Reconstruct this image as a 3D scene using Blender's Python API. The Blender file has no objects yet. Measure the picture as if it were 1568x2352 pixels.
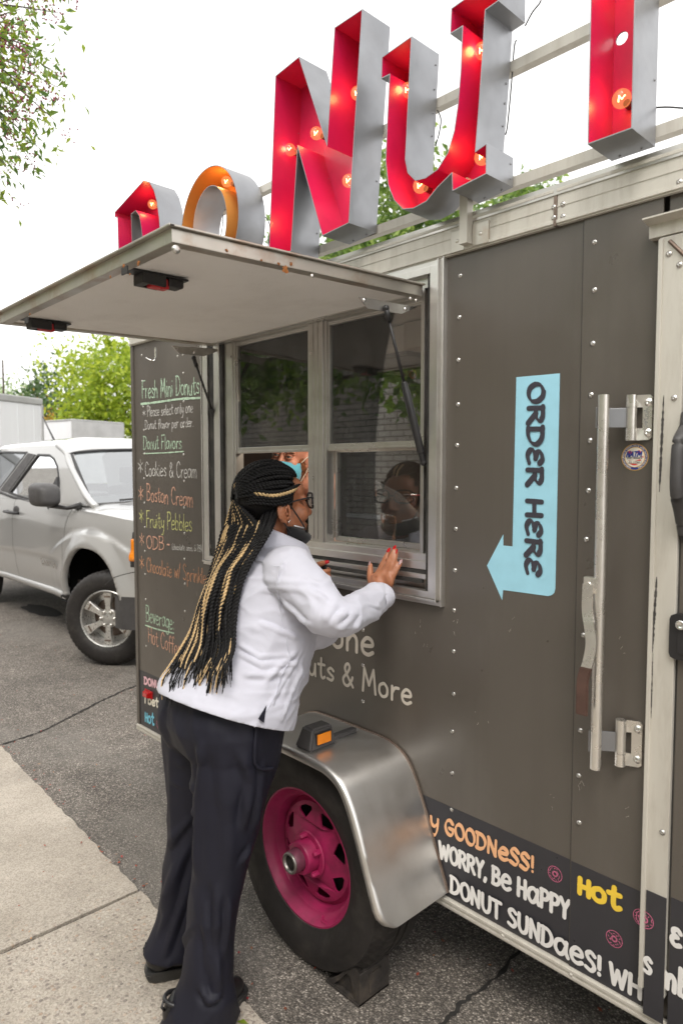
import bpy, bmesh, math, random
import numpy as np
from mathutils import Vector, Matrix, noise
R_ = math.radians
rng = random.Random(7)
C = bpy.context.scene.collection
scene = bpy.context.scene

# ------------------------------------------------------------------ camera
CAM = Vector((0.0, -1.49, 1.48))
THETA, PITCH, FPX = R_(43.6), R_(3.47), 1568.0
FH = Vector((-math.sin(R_(90)-THETA), math.cos(R_(90)-THETA), 0))   # horizontal forward
RT = Vector((math.cos(R_(90)-THETA), math.sin(R_(90)-THETA), 0))
FW = FH*math.cos(PITCH) - Vector((0, 0, 1))*math.sin(PITCH)
UPV = FH*math.sin(PITCH) + Vector((0, 0, 1))*math.cos(PITCH)
cd = bpy.data.cameras.new('camera'); cam = bpy.data.objects.new('camera', cd); C.objects.link(cam)
cam.location = CAM
cam.rotation_euler = Matrix((RT, UPV, -FW)).transposed().to_euler()
cd.sensor_fit = 'VERTICAL'; cd.sensor_height = 36.0; cd.lens = 24.0
cd.clip_start = 0.05; cd.clip_end = 600
cd.dof.use_dof = True; cd.dof.focus_distance = 2.05; cd.dof.aperture_fstop = 4.0
scene.camera = cam

# ------------------------------------------------------------------ sky, sun, exposure
SUN_EL, SUN_AZ = R_(56), R_(-48)          # azimuth from +X, counter-clockwise: from behind right of the photographer
w = bpy.data.worlds.new('World'); scene.world = w; w.use_nodes = True
nt = w.node_tree; nt.nodes.clear()
wo = nt.nodes.new('ShaderNodeOutputWorld'); bg = nt.nodes.new('ShaderNodeBackground')
sky = nt.nodes.new('ShaderNodeTexSky'); sky.sky_type = 'NISHITA'; sky.sun_disc = False
sky.sun_elevation = SUN_EL; sky.sun_rotation = R_(90)-SUN_AZ
sky.air_density = 1.0; sky.dust_density = 3.0; sky.ozone_density = 1.0
hs = nt.nodes.new('ShaderNodeHueSaturation'); hs.inputs['Saturation'].default_value = 0.12   # thin white overcast
hs.inputs['Value'].default_value = 1.0
cl = nt.nodes.new('ShaderNodeMix'); cl.data_type = 'RGBA'; cl.inputs[0].default_value = .55; cl.inputs[7].default_value = (7.0, 6.85, 6.6, 1)   # even bright cloud layer
nt.links.new(sky.outputs[0], hs.inputs['Color']); nt.links.new(hs.outputs[0], cl.inputs[6]); nt.links.new(cl.outputs[2], bg.inputs[0])
bg.inputs[1].default_value = 0.15
nt.links.new(bg.outputs[0], wo.inputs[0])
sl = bpy.data.lights.new('sun', 'SUN'); sl.energy = .7; sl.angle = R_(22); sl.color = (1, .93, .83)
so = bpy.data.objects.new('sun', sl); C.objects.link(so)
sd = Vector((math.cos(SUN_EL)*math.cos(SUN_AZ), math.cos(SUN_EL)*math.sin(SUN_AZ), math.sin(SUN_EL)))
so.rotation_euler = sd.to_track_quat('Z', 'Y').to_euler(); so.location = sd*30
scene.view_settings.view_transform = 'Standard'; scene.view_settings.look = 'None'
scene.view_settings.exposure = 1.15; scene.view_settings.gamma = 1.0
try: scene.view_settings.use_curve_mapping = False
except Exception: pass

# ------------------------------------------------------------------ pixel of the photograph (at 1568 x 2352) -> a point on a real plane
def ray(px, py): return FW + RT*((px-784)/FPX) + UPV*((1176-py)/FPX)
def onY(px, py, Y=0.0):
    r = ray(px, py); return CAM + r*((Y-CAM.y)/r.y)
def onX(px, py, X):
    r = ray(px, py); return CAM + r*((X-CAM.x)/r.x)
def onZ(px, py, Z=0.0):
    r = ray(px, py); return CAM + r*((Z-CAM.z)/r.z)
def atD(px, py, d):                       # at a horizontal distance along the view axis
    r = ray(px, py); return CAM + r*d

# ------------------------------------------------------------------ object helpers
def obj(name, bm, mat=None, parent=None, smooth=False, mats=None, auto=None):
    me = bpy.data.meshes.new(name)
    if isinstance(bm, bmesh.types.BMesh):
        bm.normal_update(); bm.to_mesh(me); bm.free()
    else: me = bm; me.name = name
    for m in (mats or ([mat] if mat else [])): me.materials.append(m)
    if smooth:
        me.polygons.foreach_set('use_smooth', [True]*len(me.polygons))
    if auto is not None:
        me.polygons.foreach_set('use_smooth', [True]*len(me.polygons))
        me.set_sharp_from_angle(angle=R_(auto))
    o = bpy.data.objects.new(name, me); C.objects.link(o)
    if parent: adopt(o, parent)
    return o
def root_matrix(o):
    m = Matrix.Translation(o.location) @ o.rotation_euler.to_matrix().to_4x4()
    return (root_matrix(o.parent) @ o.matrix_parent_inverse @ m) if o.parent else m
def adopt(o, parent):
    o.parent = parent; o.matrix_parent_inverse = root_matrix(parent).inverted()
def thing(name, label, cat, loc=(0, 0, 0), group=None):
    o = bpy.data.objects.new(name, None); C.objects.link(o); o.location = loc
    o.empty_display_size = .1
    return tag(o, label, cat, group)
def tag(o, label, cat, group=None):
    o['label'] = label; o['category'] = cat
    if group: o['group'] = group
    return o
def struct(o, kind='structure', label=None, cat=None):
    o['kind'] = kind
    if label: o['label'] = label
    if cat: o['category'] = cat
    return o

# ------------------------------------------------------------------ mesh helpers
def box(bm, x0, x1, y0, y1, z0, z1, M=None, bev=0.0):
    r = bmesh.ops.create_cube(bm, size=1.0)
    vs = r['verts']
    for v in vs:
        v.co = Vector(((x0+x1)/2+v.co.x*(x1-x0), (y0+y1)/2+v.co.y*(y1-y0), (z0+z1)/2+v.co.z*(z1-z0)))
    if bev:
        es = list({e for v in vs for e in v.link_edges})
        rb = bmesh.ops.bevel(bm, geom=es, offset=bev, segments=2, profile=.6, affect='EDGES')
        vs = list({v for f in rb['faces'] for v in f.verts} | {v for v in vs if v.is_valid})
    if M is not None:
        for v in vs: v.co = M @ v.co
    return vs
def frame_from(d, hint=None):
    d = d.normalized(); h = hint or (Vector((0, 0, 1)) if abs(d.z) < .9 else Vector((1, 0, 0)))
    a = d.cross(h).normalized(); b = d.cross(a).normalized()
    return a, b
def tube(bm, pts, rad, seg=10, caps=True, closed=False, flat=1.0, hint=None):
    pts = [Vector(p) for p in pts]; n = len(pts)
    rads = rad if isinstance(rad, (list, tuple)) else [rad]*n
    rings = []
    for i, p in enumerate(pts):
        if closed: d = pts[(i+1) % n]-pts[i-1]
        else: d = pts[min(i+1, n-1)]-pts[max(i-1, 0)]
        a, b = frame_from(d, hint)
        rings.append([bm.verts.new(p + a*math.cos(2*math.pi*k/seg)*rads[i] + b*math.sin(2*math.pi*k/seg)*rads[i]*flat) for k in range(seg)])
    m = n if closed else n-1
    for i in range(m):
        A, B = rings[i], rings[(i+1) % n]
        for k in range(seg):
            bm.faces.new((A[k], A[(k+1) % seg], B[(k+1) % seg], B[k]))
    if caps and not closed:
        bm.faces.new(list(reversed(rings[0]))); bm.faces.new(rings[-1])
    return rings
def smoothpts(P, n=8, closed=False):
    P = [Vector(p) for p in P]; out = []
    N = len(P)
    if N < 3 and not closed:
        return [P[0].lerp(P[-1], i/n) for i in range(n+1)]
    last = N if closed else N-1
    for i in range(last):
        p0 = P[(i-1) % N] if closed else P[max(i-1, 0)]
        p1, p2 = P[i], P[(i+1) % N]
        p3 = P[(i+2) % N] if closed else P[min(i+2, N-1)]
        for k in range(n):
            t = k/n
            out.append(.5*((2*p1)+(-p0+p2)*t+(2*p0-5*p1+4*p2-p3)*t*t+(-p0+3*p1-3*p2+p3)*t**3))
    if not closed: out.append(P[-1])
    return out
def lathe(bm, prof, center, axis='Y', seg=48, flip=False):
    """prof: list of (radius, offset along axis)"""
    rings = []
    c = Vector(center)
    for r, h in prof:
        ring = []
        for k in range(seg):
            a = 2*math.pi*k/seg
            if axis == 'Y': v = Vector((r*math.cos(a), h, r*math.sin(a)))
            elif axis == 'Z': v = Vector((r*math.cos(a), r*math.sin(a), h))
            else: v = Vector((h, r*math.cos(a), r*math.sin(a)))
            ring.append(bm.verts.new(c+v))
        rings.append(ring)
    for A, B in zip(rings, rings[1:]):
        for k in range(seg):
            bm.faces.new((A[k], A[(k+1) % seg], B[(k+1) % seg], B[k]))
    return rings
def capring(bm, ring): return bm.faces.new(ring)
def fixn(bm): bmesh.ops.recalc_face_normals(bm, faces=bm.faces[:]); return bm
def poly_plate(bm, outer, holes, fn, t0, t1):
    """outer/holes 2-D loops, fn(u,v,t)->Vector; plate between depths t0 (front) and t1"""
    loops = [outer]+list(holes)
    rings = []
    edges = []
    for L in loops:
        vs = [bm.verts.new(fn(u, v, t0)) for u, v in L]
        rings.append(vs)
        for i in range(len(vs)): edges.append(bm.edges.new((vs[i], vs[(i+1) % len(vs)])))
    r = bmesh.ops.triangle_fill(bm, edges=edges, use_beauty=True, use_dissolve=False)
    fs = [g for g in r['geom'] if isinstance(g, bmesh.types.BMFace)]
    if t1 is not None:
        vmap = {}
        for vs, L in zip(rings, loops):
            for v, (a, b) in zip(vs, L): vmap[v] = bm.verts.new(fn(a, b, t1))
        for f in fs: bm.faces.new([vmap[v] for v in reversed(f.verts)])
        for vs in rings:
            n = len(vs)
            for i in range(n):
                a, b = vs[i], vs[(i+1) % n]
                bm.faces.new((a, b, vmap[b], vmap[a]))
    return fs
def ellipsoid(bm, c, r, M=None, seg=20, rings=12):
    res = bmesh.ops.create_uvsphere(bm, u_segments=seg, v_segments=rings, radius=1.0)
    for v in res['verts']:
        p = Vector((v.co.x*r[0], v.co.y*r[1], v.co.z*r[2]))
        v.co = (M @ p if M is not None else p) + Vector(c)
    return res['verts']
def capsule(bm, pts, rads, seg=14, n=5):
    P = smoothpts(pts, n); N = len(pts)
    rr = []
    for i in range(len(P)):
        t = i/(len(P)-1)*(N-1); k = min(int(t), N-2); rr.append(rads[k]+(rads[k+1]-rads[k])*(t-k))
    tube(bm, P, rr, seg)
    ellipsoid(bm, P[0], (rr[0],)*3, seg=seg, rings=8); ellipsoid(bm, P[-1], (rr[-1],)*3, seg=seg, rings=8)
def loft(bm, rings, seg=28):
    """rings: (center, axis_a*ra, axis_b*rb, power) closed volume"""
    R = []
    for c, a, b in rings:
        c = Vector(c); ring = []
        for k in range(seg):
            t = 2*math.pi*k/seg
            ring.append(bm.verts.new(c + Vector(a)*math.cos(t) + Vector(b)*math.sin(t)))
        R.append(ring)
    for A, B in zip(R, R[1:]):
        for k in range(seg): bm.faces.new((A[k], A[(k+1) % seg], B[(k+1) % seg], B[k]))
    bm.faces.new(list(reversed(R[0]))); bm.faces.new(R[-1])
def remesh(bm, voxel, smooth=3, factor=.5):
    fixn(bm)
    me = bpy.data.meshes.new('tmp'); bm.to_mesh(me); bm.free()
    o = bpy.data.objects.new('tmp', me); C.objects.link(o)
    m = o.modifiers.new('r', 'REMESH'); m.mode = 'VOXEL'; m.voxel_size = voxel; m.use_smooth_shade = True
    if smooth:
        s = o.modifiers.new('s', 'SMOOTH'); s.factor = factor; s.iterations = smooth
    dg = bpy.context.evaluated_depsgraph_get(); dg.update()
    out = bpy.data.meshes.new_from_object(o.evaluated_get(dg))
    bpy.data.objects.remove(o); bpy.data.meshes.remove(me)
    return out
def mesh_np(me):
    n = len(me.vertices); co = np.empty(n*3); me.vertices.foreach_get('co', co)
    no = np.empty(n*3); me.vertices.foreach_get('normal', no)
    return co.reshape(-1, 3), no.reshape(-1, 3)
def set_np(me, co): me.vertices.foreach_set('co', co.reshape(-1)); me.update()
def folds(me, L):
    """cloth folds: (A, B, width, amplitude) ridge lines running from A to B"""
    co, no = mesh_np(me); d = np.zeros(len(co))
    for A, B, wd, am in L:
        A = np.array(A); B = np.array(B); ab = B-A
        t = np.clip(((co-A)@ab)/(ab@ab), 0, 1)
        q = co-(A+t[:, None]*ab); s = np.linalg.norm(q, axis=1)/wd
        # signed side gives a ridge with a trough beside it
        side = np.cross(ab/np.linalg.norm(ab), no); sg = np.einsum('ij,ij->i', q, side)/wd
        prof = np.exp(-s*s)*(1.0) - .7*np.exp(-((sg-1.3)**2))*np.exp(-(s*s-sg*sg).clip(0)*1.0)*(s < 3)
        taper = np.sin(np.pi*np.clip(t*.9+.05, 0, 1))**.6
        d += am*prof*taper
    set_np(me, co+no*d[:, None])
def creases(me, amp, scale, stretch=(1, 1, 1), seed=0, warp=.5):
    """sharp cloth creases: ridged, domain-warped noise pushed along the normals"""
    co, no = mesh_np(me); d = np.empty(len(co)); sx, sy, sz = stretch
    for i, p in enumerate(co):
        q = Vector((p[0]*scale*sx+seed, p[1]*scale*sy, p[2]*scale*sz)); q += warp*noise.noise_vector(q*.7)
        d[i] = max(0.0, 1-2.6*abs(noise.noise(q)))**1.6*(.35+.65*max(0, .5+noise.noise(q*.45+Vector((9, 3, seed)))))
    set_np(me, co+no*(d*amp)[:, None])
def wrinkle(me, amp, scale, stretch=(1, 1, 1), seed=0):
    co, no = mesh_np(me); d = np.empty(len(co))
    sx, sy, sz = stretch
    for i, p in enumerate(co):
        d[i] = noise.noise(Vector((p[0]*scale*sx+seed, p[1]*scale*sy, p[2]*scale*sz)))
    set_np(me, co+no*(d*amp)[:, None])

# ------------------------------------------------------------------ materials
def nm(name):
    m = bpy.data.materials.new(name); m.use_nodes = True
    t = m.node_tree; t.nodes.clear()
    o = t.nodes.new('ShaderNodeOutputMaterial')
    return m, t, o
def N(t, kind, **kw):
    n = t.nodes.new(kind)
    for k, v in kw.items():
        if k in n.inputs: n.inputs[k].default_value = v
        else: setattr(n, k, v)
    return n
def mapping(t, scale=(1, 1, 1), loc=(0, 0, 0), rot=(0, 0, 0)):
    tc = t.nodes.new('ShaderNodeTexCoord'); mp = t.nodes.new('ShaderNodeMapping')
    mp.inputs['Scale'].default_value = scale; mp.inputs['Location'].default_value = loc; mp.inputs['Rotation'].default_value = rot
    t.links.new(tc.outputs['Object'], mp.inputs[0]); return mp
def noise_tex(t, vec, scale, detail=4, rough=.55):
    n = t.nodes.new('ShaderNodeTexNoise'); n.inputs['Scale'].default_value = scale
    n.inputs['Detail'].default_value = detail; n.inputs['Roughness'].default_value = rough
    t.links.new(vec.outputs[0], n.inputs['Vector']); return n
def ramp(t, fac, stops):
    r = t.nodes.new('ShaderNodeValToRGB'); cr = r.color_ramp
    while len(cr.elements) < len(stops): cr.elements.new(.5)
    for e, (p, c) in zip(cr.elements, stops):
        e.position = p; e.color = (c, c, c, 1) if isinstance(c, (int, float)) else (*c, 1)
    t.links.new(fac, r.inputs[0]); return r
def mix(t, fac, a, b, kind='MIX'):
    m = t.nodes.new('ShaderNodeMix'); m.data_type = 'RGBA'; m.blend_type = kind
    for sock, v in ((m.inputs[0], fac), (m.inputs[6], a), (m.inputs[7], b)):
        if hasattr(v, 'is_linked') or hasattr(v, 'links'): t.links.new(v, sock)
        elif isinstance(v, (int, float)): sock.default_value = v if sock == m.inputs[0] else (v, v, v, 1)
        else: sock.default_value = (*v, 1)
    return m.outputs[2]
def PM(name, col, rough=.5, metal=0.0, var=.12, vs=6, bump=0.0, bs=60, rv=.12, coat=0.0, spec=.5, stretch=(1, 1, 1),
       dirt=None, dirt_amt=.3, dirt_scale=14, emit=None, sheen=0.0, detail=5, bdist=.01, sss=0.0):
    m, t, o = nm(name)
    b = t.nodes.new('ShaderNodeBsdfPrincipled'); t.links.new(b.outputs[0], o.inputs[0])
    mp = mapping(t, stretch)
    n1 = noise_tex(t, mp, vs, detail)
    lo = tuple(max(0, c*(1-var)) for c in col); hi = tuple(min(1, c*(1+var)) for c in col)
    r = ramp(t, n1.outputs['Fac'], [(.3, lo), (.7, hi)])
    colout = r.outputs[0]
    if dirt is not None:
        n3 = noise_tex(t, mp, dirt_scale, 8, .65)
        r3 = ramp(t, n3.outputs['Fac'], [(.5, 0.0), (.72, dirt_amt)])
        colout = mix(t, r3.outputs[0], colout, dirt)
    t.links.new(colout, b.inputs['Base Color'])
    n2 = noise_tex(t, mp, vs*3.1, 4)
    rr = ramp(t, n2.outputs['Fac'], [(.25, max(.02, rough-rv)), (.75, min(1, rough+rv))])
    t.links.new(rr.outputs[0], b.inputs['Roughness'])
    b.inputs['Metallic'].default_value = metal
    b.inputs['Coat Weight'].default_value = coat; b.inputs['Coat Roughness'].default_value = .08
    b.inputs['Specular IOR Level'].default_value = spec
    if sheen: b.inputs['Sheen Weight'].default_value = sheen
    if sss:
        b.inputs['Subsurface Weight'].default_value = sss; b.inputs['Subsurface Radius'].default_value = (.012, .004, .002)
        b.inputs['Subsurface Scale'].default_value = .5
    if emit: b.inputs['Emission Color'].default_value = (*emit[0], 1); b.inputs['Emission Strength'].default_value = emit[1]
    if bump:
        nb = noise_tex(t, mp, bs, 3)
        bp = t.nodes.new('ShaderNodeBump'); bp.inputs['Strength'].default_value = bump; bp.inputs['Distance'].default_value = bdist
        t.links.new(nb.outputs['Fac'], bp.inputs['Height']); t.links.new(bp.outputs[0], b.inputs['Normal'])
    return m
M = {}
M['alu'] = PM('aluminium', (.55, .53, .50), .34, .9, .10, 3, bump=.05, bs=14, stretch=(1, 1, 1), dirt=(.30, .26, .21), dirt_amt=.35, dirt_scale=9)
M['alu_rust'] = PM('stained_aluminium', (.50, .47, .42), .4, .85, .15, 4, dirt=(.32, .15, .05), dirt_amt=.75, dirt_scale=7)
M['alu_brush'] = PM('brushed_aluminium', (.72, .70, .675), .38, .95, .08, 3, bump=.15, bs=5, rv=.1, dirt=(.42, .38, .33), dirt_amt=.25, dirt_scale=12, bdist=.004)
M['galv'] = PM('sheet_metal', (.29, .295, .31), .42, .9, .14, 4, bump=.06, bs=9, dirt=(.25, .24, .24), dirt_amt=.35, dirt_scale=6)
M['cream_alu'] = PM('pale_trim', (.59, .56, .50), .5, .35, .06, 5, dirt=(.30, .25, .19), dirt_amt=.3, dirt_scale=11, stretch=(3, 3, .5))
M['steel'] = PM('zinc_steel', (.74, .71, .66), .3, .9, .08, 9, dirt=(.42, .34, .25), dirt_amt=.2, dirt_scale=7)
M['worn_steel'] = PM('worn_steel', (.22, .17, .14), .5, .8, .3, 12, dirt=(.12, .07, .05), dirt_amt=.7, dirt_scale=16)
M['well'] = PM('wheel_well', (.006, .006, .006), .95, 0, .1, 5, spec=.1)
M['chrome'] = PM('chrome', (.78, .77, .75), .14, 1.0, .04, 9)
M['rubber'] = PM('black_rubber', (.015, .0125, .0115), .62, 0, .25, 8, bump=.25, bs=90, dirt=(.08, .07, .06), dirt_amt=.35, bdist=.002)
M['black'] = PM('black_plastic', (.018, .017, .018), .42, 0, .2, 8, bump=.1, bs=200, bdist=.001)
M['greyblack'] = PM('weathered_black_plastic', (.055, .052, .052), .5, 0, .2, 12, bump=.2, bs=250, bdist=.001)
M['red_plastic'] = PM('red_plastic', (.5, .015, .02), .3, 0, .1, 9)
M['seal'] = PM('dark_seal', (.03, .028, .026), .7, 0, .3, 14, dirt=(.1, .09, .075), dirt_amt=.5)
M['white_panel'] = PM('white_panel', (.76, .735, .71), .62, 0, .06, 2, bump=.35, bs=160, dirt=(.42, .38, .34), dirt_amt=.25, dirt_scale=5, bdist=.003)
M['red_in'] = PM('red_paint', (.52, .012, .085), .42, 0, .12, 5, coat=.15, dirt=(.2, .0, .02), dirt_amt=.25, dirt_scale=7)
M['yellow_in'] = PM('yellow_paint', (.62, .29, .07), .42, 0, .1, 5, coat=.15)
M['pink_rim'] = PM('magenta_paint', (.30, .012, .075), .48, 0, .2, 14, dirt=(.09, .012, .03), dirt_amt=.5, dirt_scale=16)
M['amber'] = PM('amber_lens', (.75, .22, .01), .15, 0, .1, 30, coat=.5)
M['redlens'] = PM('red_lens', (.45, .01, .01), .15, 0, .1, 30, coat=.5)
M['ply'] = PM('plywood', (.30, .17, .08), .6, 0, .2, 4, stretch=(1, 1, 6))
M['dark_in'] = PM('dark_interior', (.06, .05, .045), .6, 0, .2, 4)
M['scuff'] = PM('scuff', (.05, .045, .042), .8, 0, .5, 30)
# ------------------------------------------------------------------ special materials
def wall_paint():
    m, t, o = nm('charcoal_panel'); b = t.nodes.new('ShaderNodeBsdfPrincipled'); t.links.new(b.outputs[0], o.inputs[0])
    mp = mapping(t, (1, 1, 1))
    n1 = noise_tex(t, mp, 1.6, 6)
    base = ramp(t, n1.outputs['Fac'], [(.25, (.080, .069, .058)), (.75, (.102, .088, .074))]).outputs[0]
    fine = noise_tex(t, mapping(t, (260, 260, 420)), 1.0, 2)
    base = mix(t, .12, base, fine.outputs['Color'], 'OVERLAY')
    # faint wiped chalk haze and small scratches
    sm = noise_tex(t, mapping(t, (2.2, 1, .9), rot=(0, .5, 0)), 2.0, 7, .6)
    base = mix(t, ramp(t, sm.outputs['Fac'], [(.52, 0.0), (.8, .22)]).outputs[0], base, (.2, .185, .165))
    dr = noise_tex(t, mapping(t, (26, 1, .55)), 1.0, 6, .6)
    base = mix(t, ramp(t, dr.outputs['Fac'], [(.5, 0.0), (.78, .14)]).outputs[0], base, (.045, .038, .032))
    sc = noise_tex(t, mapping(t, (70, 1, 9), rot=(0, .9, 0)), 1.0, 3, .5)
    base = mix(t, ramp(t, sc.outputs['Fac'], [(.755, 0.0), (.77, .5)]).outputs[0], base, (.4, .37, .33))
    t.links.new(base, b.inputs['Base Color'])
    n2 = noise_tex(t, mp, 9, 5)
    t.links.new(ramp(t, n2.outputs['Fac'], [(.3, .27), (.7, .40)]).outputs[0], b.inputs['Roughness'])
    b.inputs['Specular IOR Level'].default_value = .6
    wv = noise_tex(t, mapping(t, (2.6, 1, 1.3)), 1.0, 2, .4)
    bp = N(t, 'ShaderNodeBump'); bp.inputs['Strength'].default_value = .8; bp.inputs['Distance'].default_value = .014
    t.links.new(wv.outputs['Fac'], bp.inputs['Height'])
    f2 = noise_tex(t, mp, 700, 2)
    b2 = N(t, 'ShaderNodeBump'); b2.inputs['Strength'].default_value = .08; b2.inputs['Distance'].default_value = .001
    t.links.new(f2.outputs['Fac'], b2.inputs['Height']); t.links.new(bp.outputs[0], b2.inputs['Normal'])
    t.links.new(b2.outputs[0], b.inputs['Normal']); return m
M['wall'] = wall_paint()
def chalk(name, col):
    m, t, o = nm(name); d = N(t, 'ShaderNodeBsdfDiffuse'); d.inputs[0].default_value = (*col, 1)
    tr = N(t, 'ShaderNodeBsdfTransparent'); mx = N(t, 'ShaderNodeMixShader')
    n = noise_tex(t, mapping(t, (1, 1, 1)), 420, 3, .6)
    n2 = noise_tex(t, mapping(t, (1, 1, 1)), 40, 3, .6)
    ad = N(t, 'ShaderNodeMath', operation='ADD'); t.links.new(n.outputs['Fac'], ad.inputs[0]); t.links.new(n2.outputs['Fac'], ad.inputs[1])
    r = ramp(t, ad.outputs[0], [(.78, .30), (.98, .95)])
    t.links.new(r.outputs[0], mx.inputs[0]); t.links.new(tr.outputs[0], mx.inputs[1]); t.links.new(d.outputs[0], mx.inputs[2])
    t.links.new(mx.outputs[0], o.inputs[0]); return m
CH = {'g': chalk('chalk_green', (.50, .66, .50)), 'w': chalk('chalk_white', (.68, .66, .63)), 's': chalk('chalk_salmon', (.70, .40, .29)),
      'y': chalk('chalk_yellow', (.62, .62, .26)), 'o': chalk('chalk_orange', (.62, .33, .20))}
def vinyl(name, col, rough=.35): return PM(name, col, rough, 0, .05, 20, rv=.06)
V = {'blue': vinyl('vinyl_light_blue', (.33, .62, .75)), 'white': vinyl('vinyl_white', (.70, .68, .66)), 'tan': vinyl('vinyl_tan', (.78, .42, .22)),
     'yellow': vinyl('vinyl_yellow', (.80, .55, .05)), 'pink': vinyl('vinyl_pink', (.70, .17, .30)), 'lpink': vinyl('vinyl_pale_pink', (.75, .45, .50)),
     'dark': vinyl('vinyl_charcoal', (.030, .029, .034), .33), 'beige': vinyl('vinyl_beige', (.58, .53, .46)), 'ltblue': vinyl('vinyl_sky', (.16, .50, .65)),
     'navy': vinyl('vinyl_navy', (.02, .04, .22)), 'gold': vinyl('vinyl_gold', (.80, .48, .10)), 'cream': vinyl('vinyl_cream', (.75, .70, .60)),
     'red': vinyl('vinyl_red', (.60, .05, .04)), 'ink': vinyl('vinyl_ink', (.045, .042, .055))}
def glass_mat(name, tint=(1, 1, 1), refl=1.55, extra=0.05, dirt=.06):
    m, t, o = nm(name)
    tr = N(t, 'ShaderNodeBsdfTransparent'); tr.inputs[0].default_value = (*tint, 1)
    gl = N(t, 'ShaderNodeBsdfGlossy'); gl.inputs['Roughness'].default_value = .0; gl.inputs[0].default_value = (.95, .97, 1, 1)
    fr = N(t, 'ShaderNodeFresnel'); fr.inputs[0].default_value = refl
    ad = N(t, 'ShaderNodeMath', operation='ADD'); ad.inputs[1].default_value = extra; t.links.new(fr.outputs[0], ad.inputs[0])
    mx = N(t, 'ShaderNodeMixShader'); t.links.new(ad.outputs[0], mx.inputs[0]); t.links.new(tr.outputs[0], mx.inputs[1]); t.links.new(gl.outputs[0], mx.inputs[2])
    df = N(t, 'ShaderNodeBsdfDiffuse'); df.inputs[0].default_value = (.5, .48, .45, 1)
    n = noise_tex(t, mapping(t, (1, 1, .5)), 9, 8, .7)
    mx2 = N(t, 'ShaderNodeMixShader'); t.links.new(ramp(t, n.outputs['Fac'], [(.45, dirt*.25), (.8, dirt)]).outputs[0], mx2.inputs[0])
    t.links.new(mx.outputs[0], mx2.inputs[1]); t.links.new(df.outputs[0], mx2.inputs[2])
    t.links.new(mx2.outputs[0], o.inputs[0]); return m
M['glass'] = glass_mat('window_glass', (.85, .85, .83), 1.45, .036)
M['carglass'] = glass_mat('car_glass', (.10, .11, .11), 1.7, .10, .03)
M['bulb'] = glass_mat('bulb_glass', (1, .93, .8), 1.45, .03, 0.0)
def emit_mat(name, col, s):
    m, t, o = nm(name); e = N(t, 'ShaderNodeEmission'); e.inputs[0].default_value = (*col, 1); e.inputs[1].default_value = s
    t.links.new(e.outputs[0], o.inputs[0]); return m
M['filament'] = emit_mat('glowing_filament', (1, .45, .12), 9)
def glow_bulb():
    m, t, o = nm('lit_bulb_glass'); tr = N(t, 'ShaderNodeBsdfTransparent'); gl = N(t, 'ShaderNodeBsdfGlossy'); gl.inputs['Roughness'].default_value = .03
    e = N(t, 'ShaderNodeEmission'); e.inputs[0].default_value = (1, .30, .10, 1); e.inputs[1].default_value = .9
    a = N(t, 'ShaderNodeMixShader'); a.inputs[0].default_value = .22; t.links.new(tr.outputs[0], a.inputs[1]); t.links.new(e.outputs[0], a.inputs[2])
    b = N(t, 'ShaderNodeMixShader'); b.inputs[0].default_value = .06; t.links.new(a.outputs[0], b.inputs[1]); t.links.new(gl.outputs[0], b.inputs[2]); t.links.new(b.outputs[0], o.inputs[0]); return m
M['bulb'] = glow_bulb()
def leaf_mat(name, stops, trans=.45):
    m, t, o = nm(name)
    g = N(t, 'ShaderNodeNewGeometry'); n = noise_tex(t, mapping(t), .9, 3)
    ad = N(t, 'ShaderNodeMath', operation='MULTIPLY_ADD'); ad.inputs[1].default_value = .55; t.links.new(g.outputs['Random Per Island'], ad.inputs[0])
    ml = N(t, 'ShaderNodeMath', operation='MULTIPLY'); ml.inputs[1].default_value = .5; t.links.new(n.outputs['Fac'], ml.inputs[0]); t.links.new(ml.outputs[0], ad.inputs[2])
    c = ramp(t, ad.outputs[0], stops).outputs[0]
    d = N(t, 'ShaderNodeBsdfPrincipled'); t.links.new(c, d.inputs['Base Color']); d.inputs['Roughness'].default_value = .45
    tl = N(t, 'ShaderNodeBsdfTranslucent'); hs = N(t, 'ShaderNodeHueSaturation'); hs.inputs['Value'].default_value = 1.5; hs.inputs['Hue'].default_value = .485
    t.links.new(c, hs.inputs['Color']); t.links.new(hs.outputs[0], tl.inputs[0])
    mx = N(t, 'ShaderNodeMixShader'); mx.inputs[0].default_value = trans
    t.links.new(d.outputs[0], mx.inputs[1]); t.links.new(tl.outputs[0], mx.inputs[2]); t.links.new(mx.outputs[0], o.inputs[0]); return m
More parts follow.
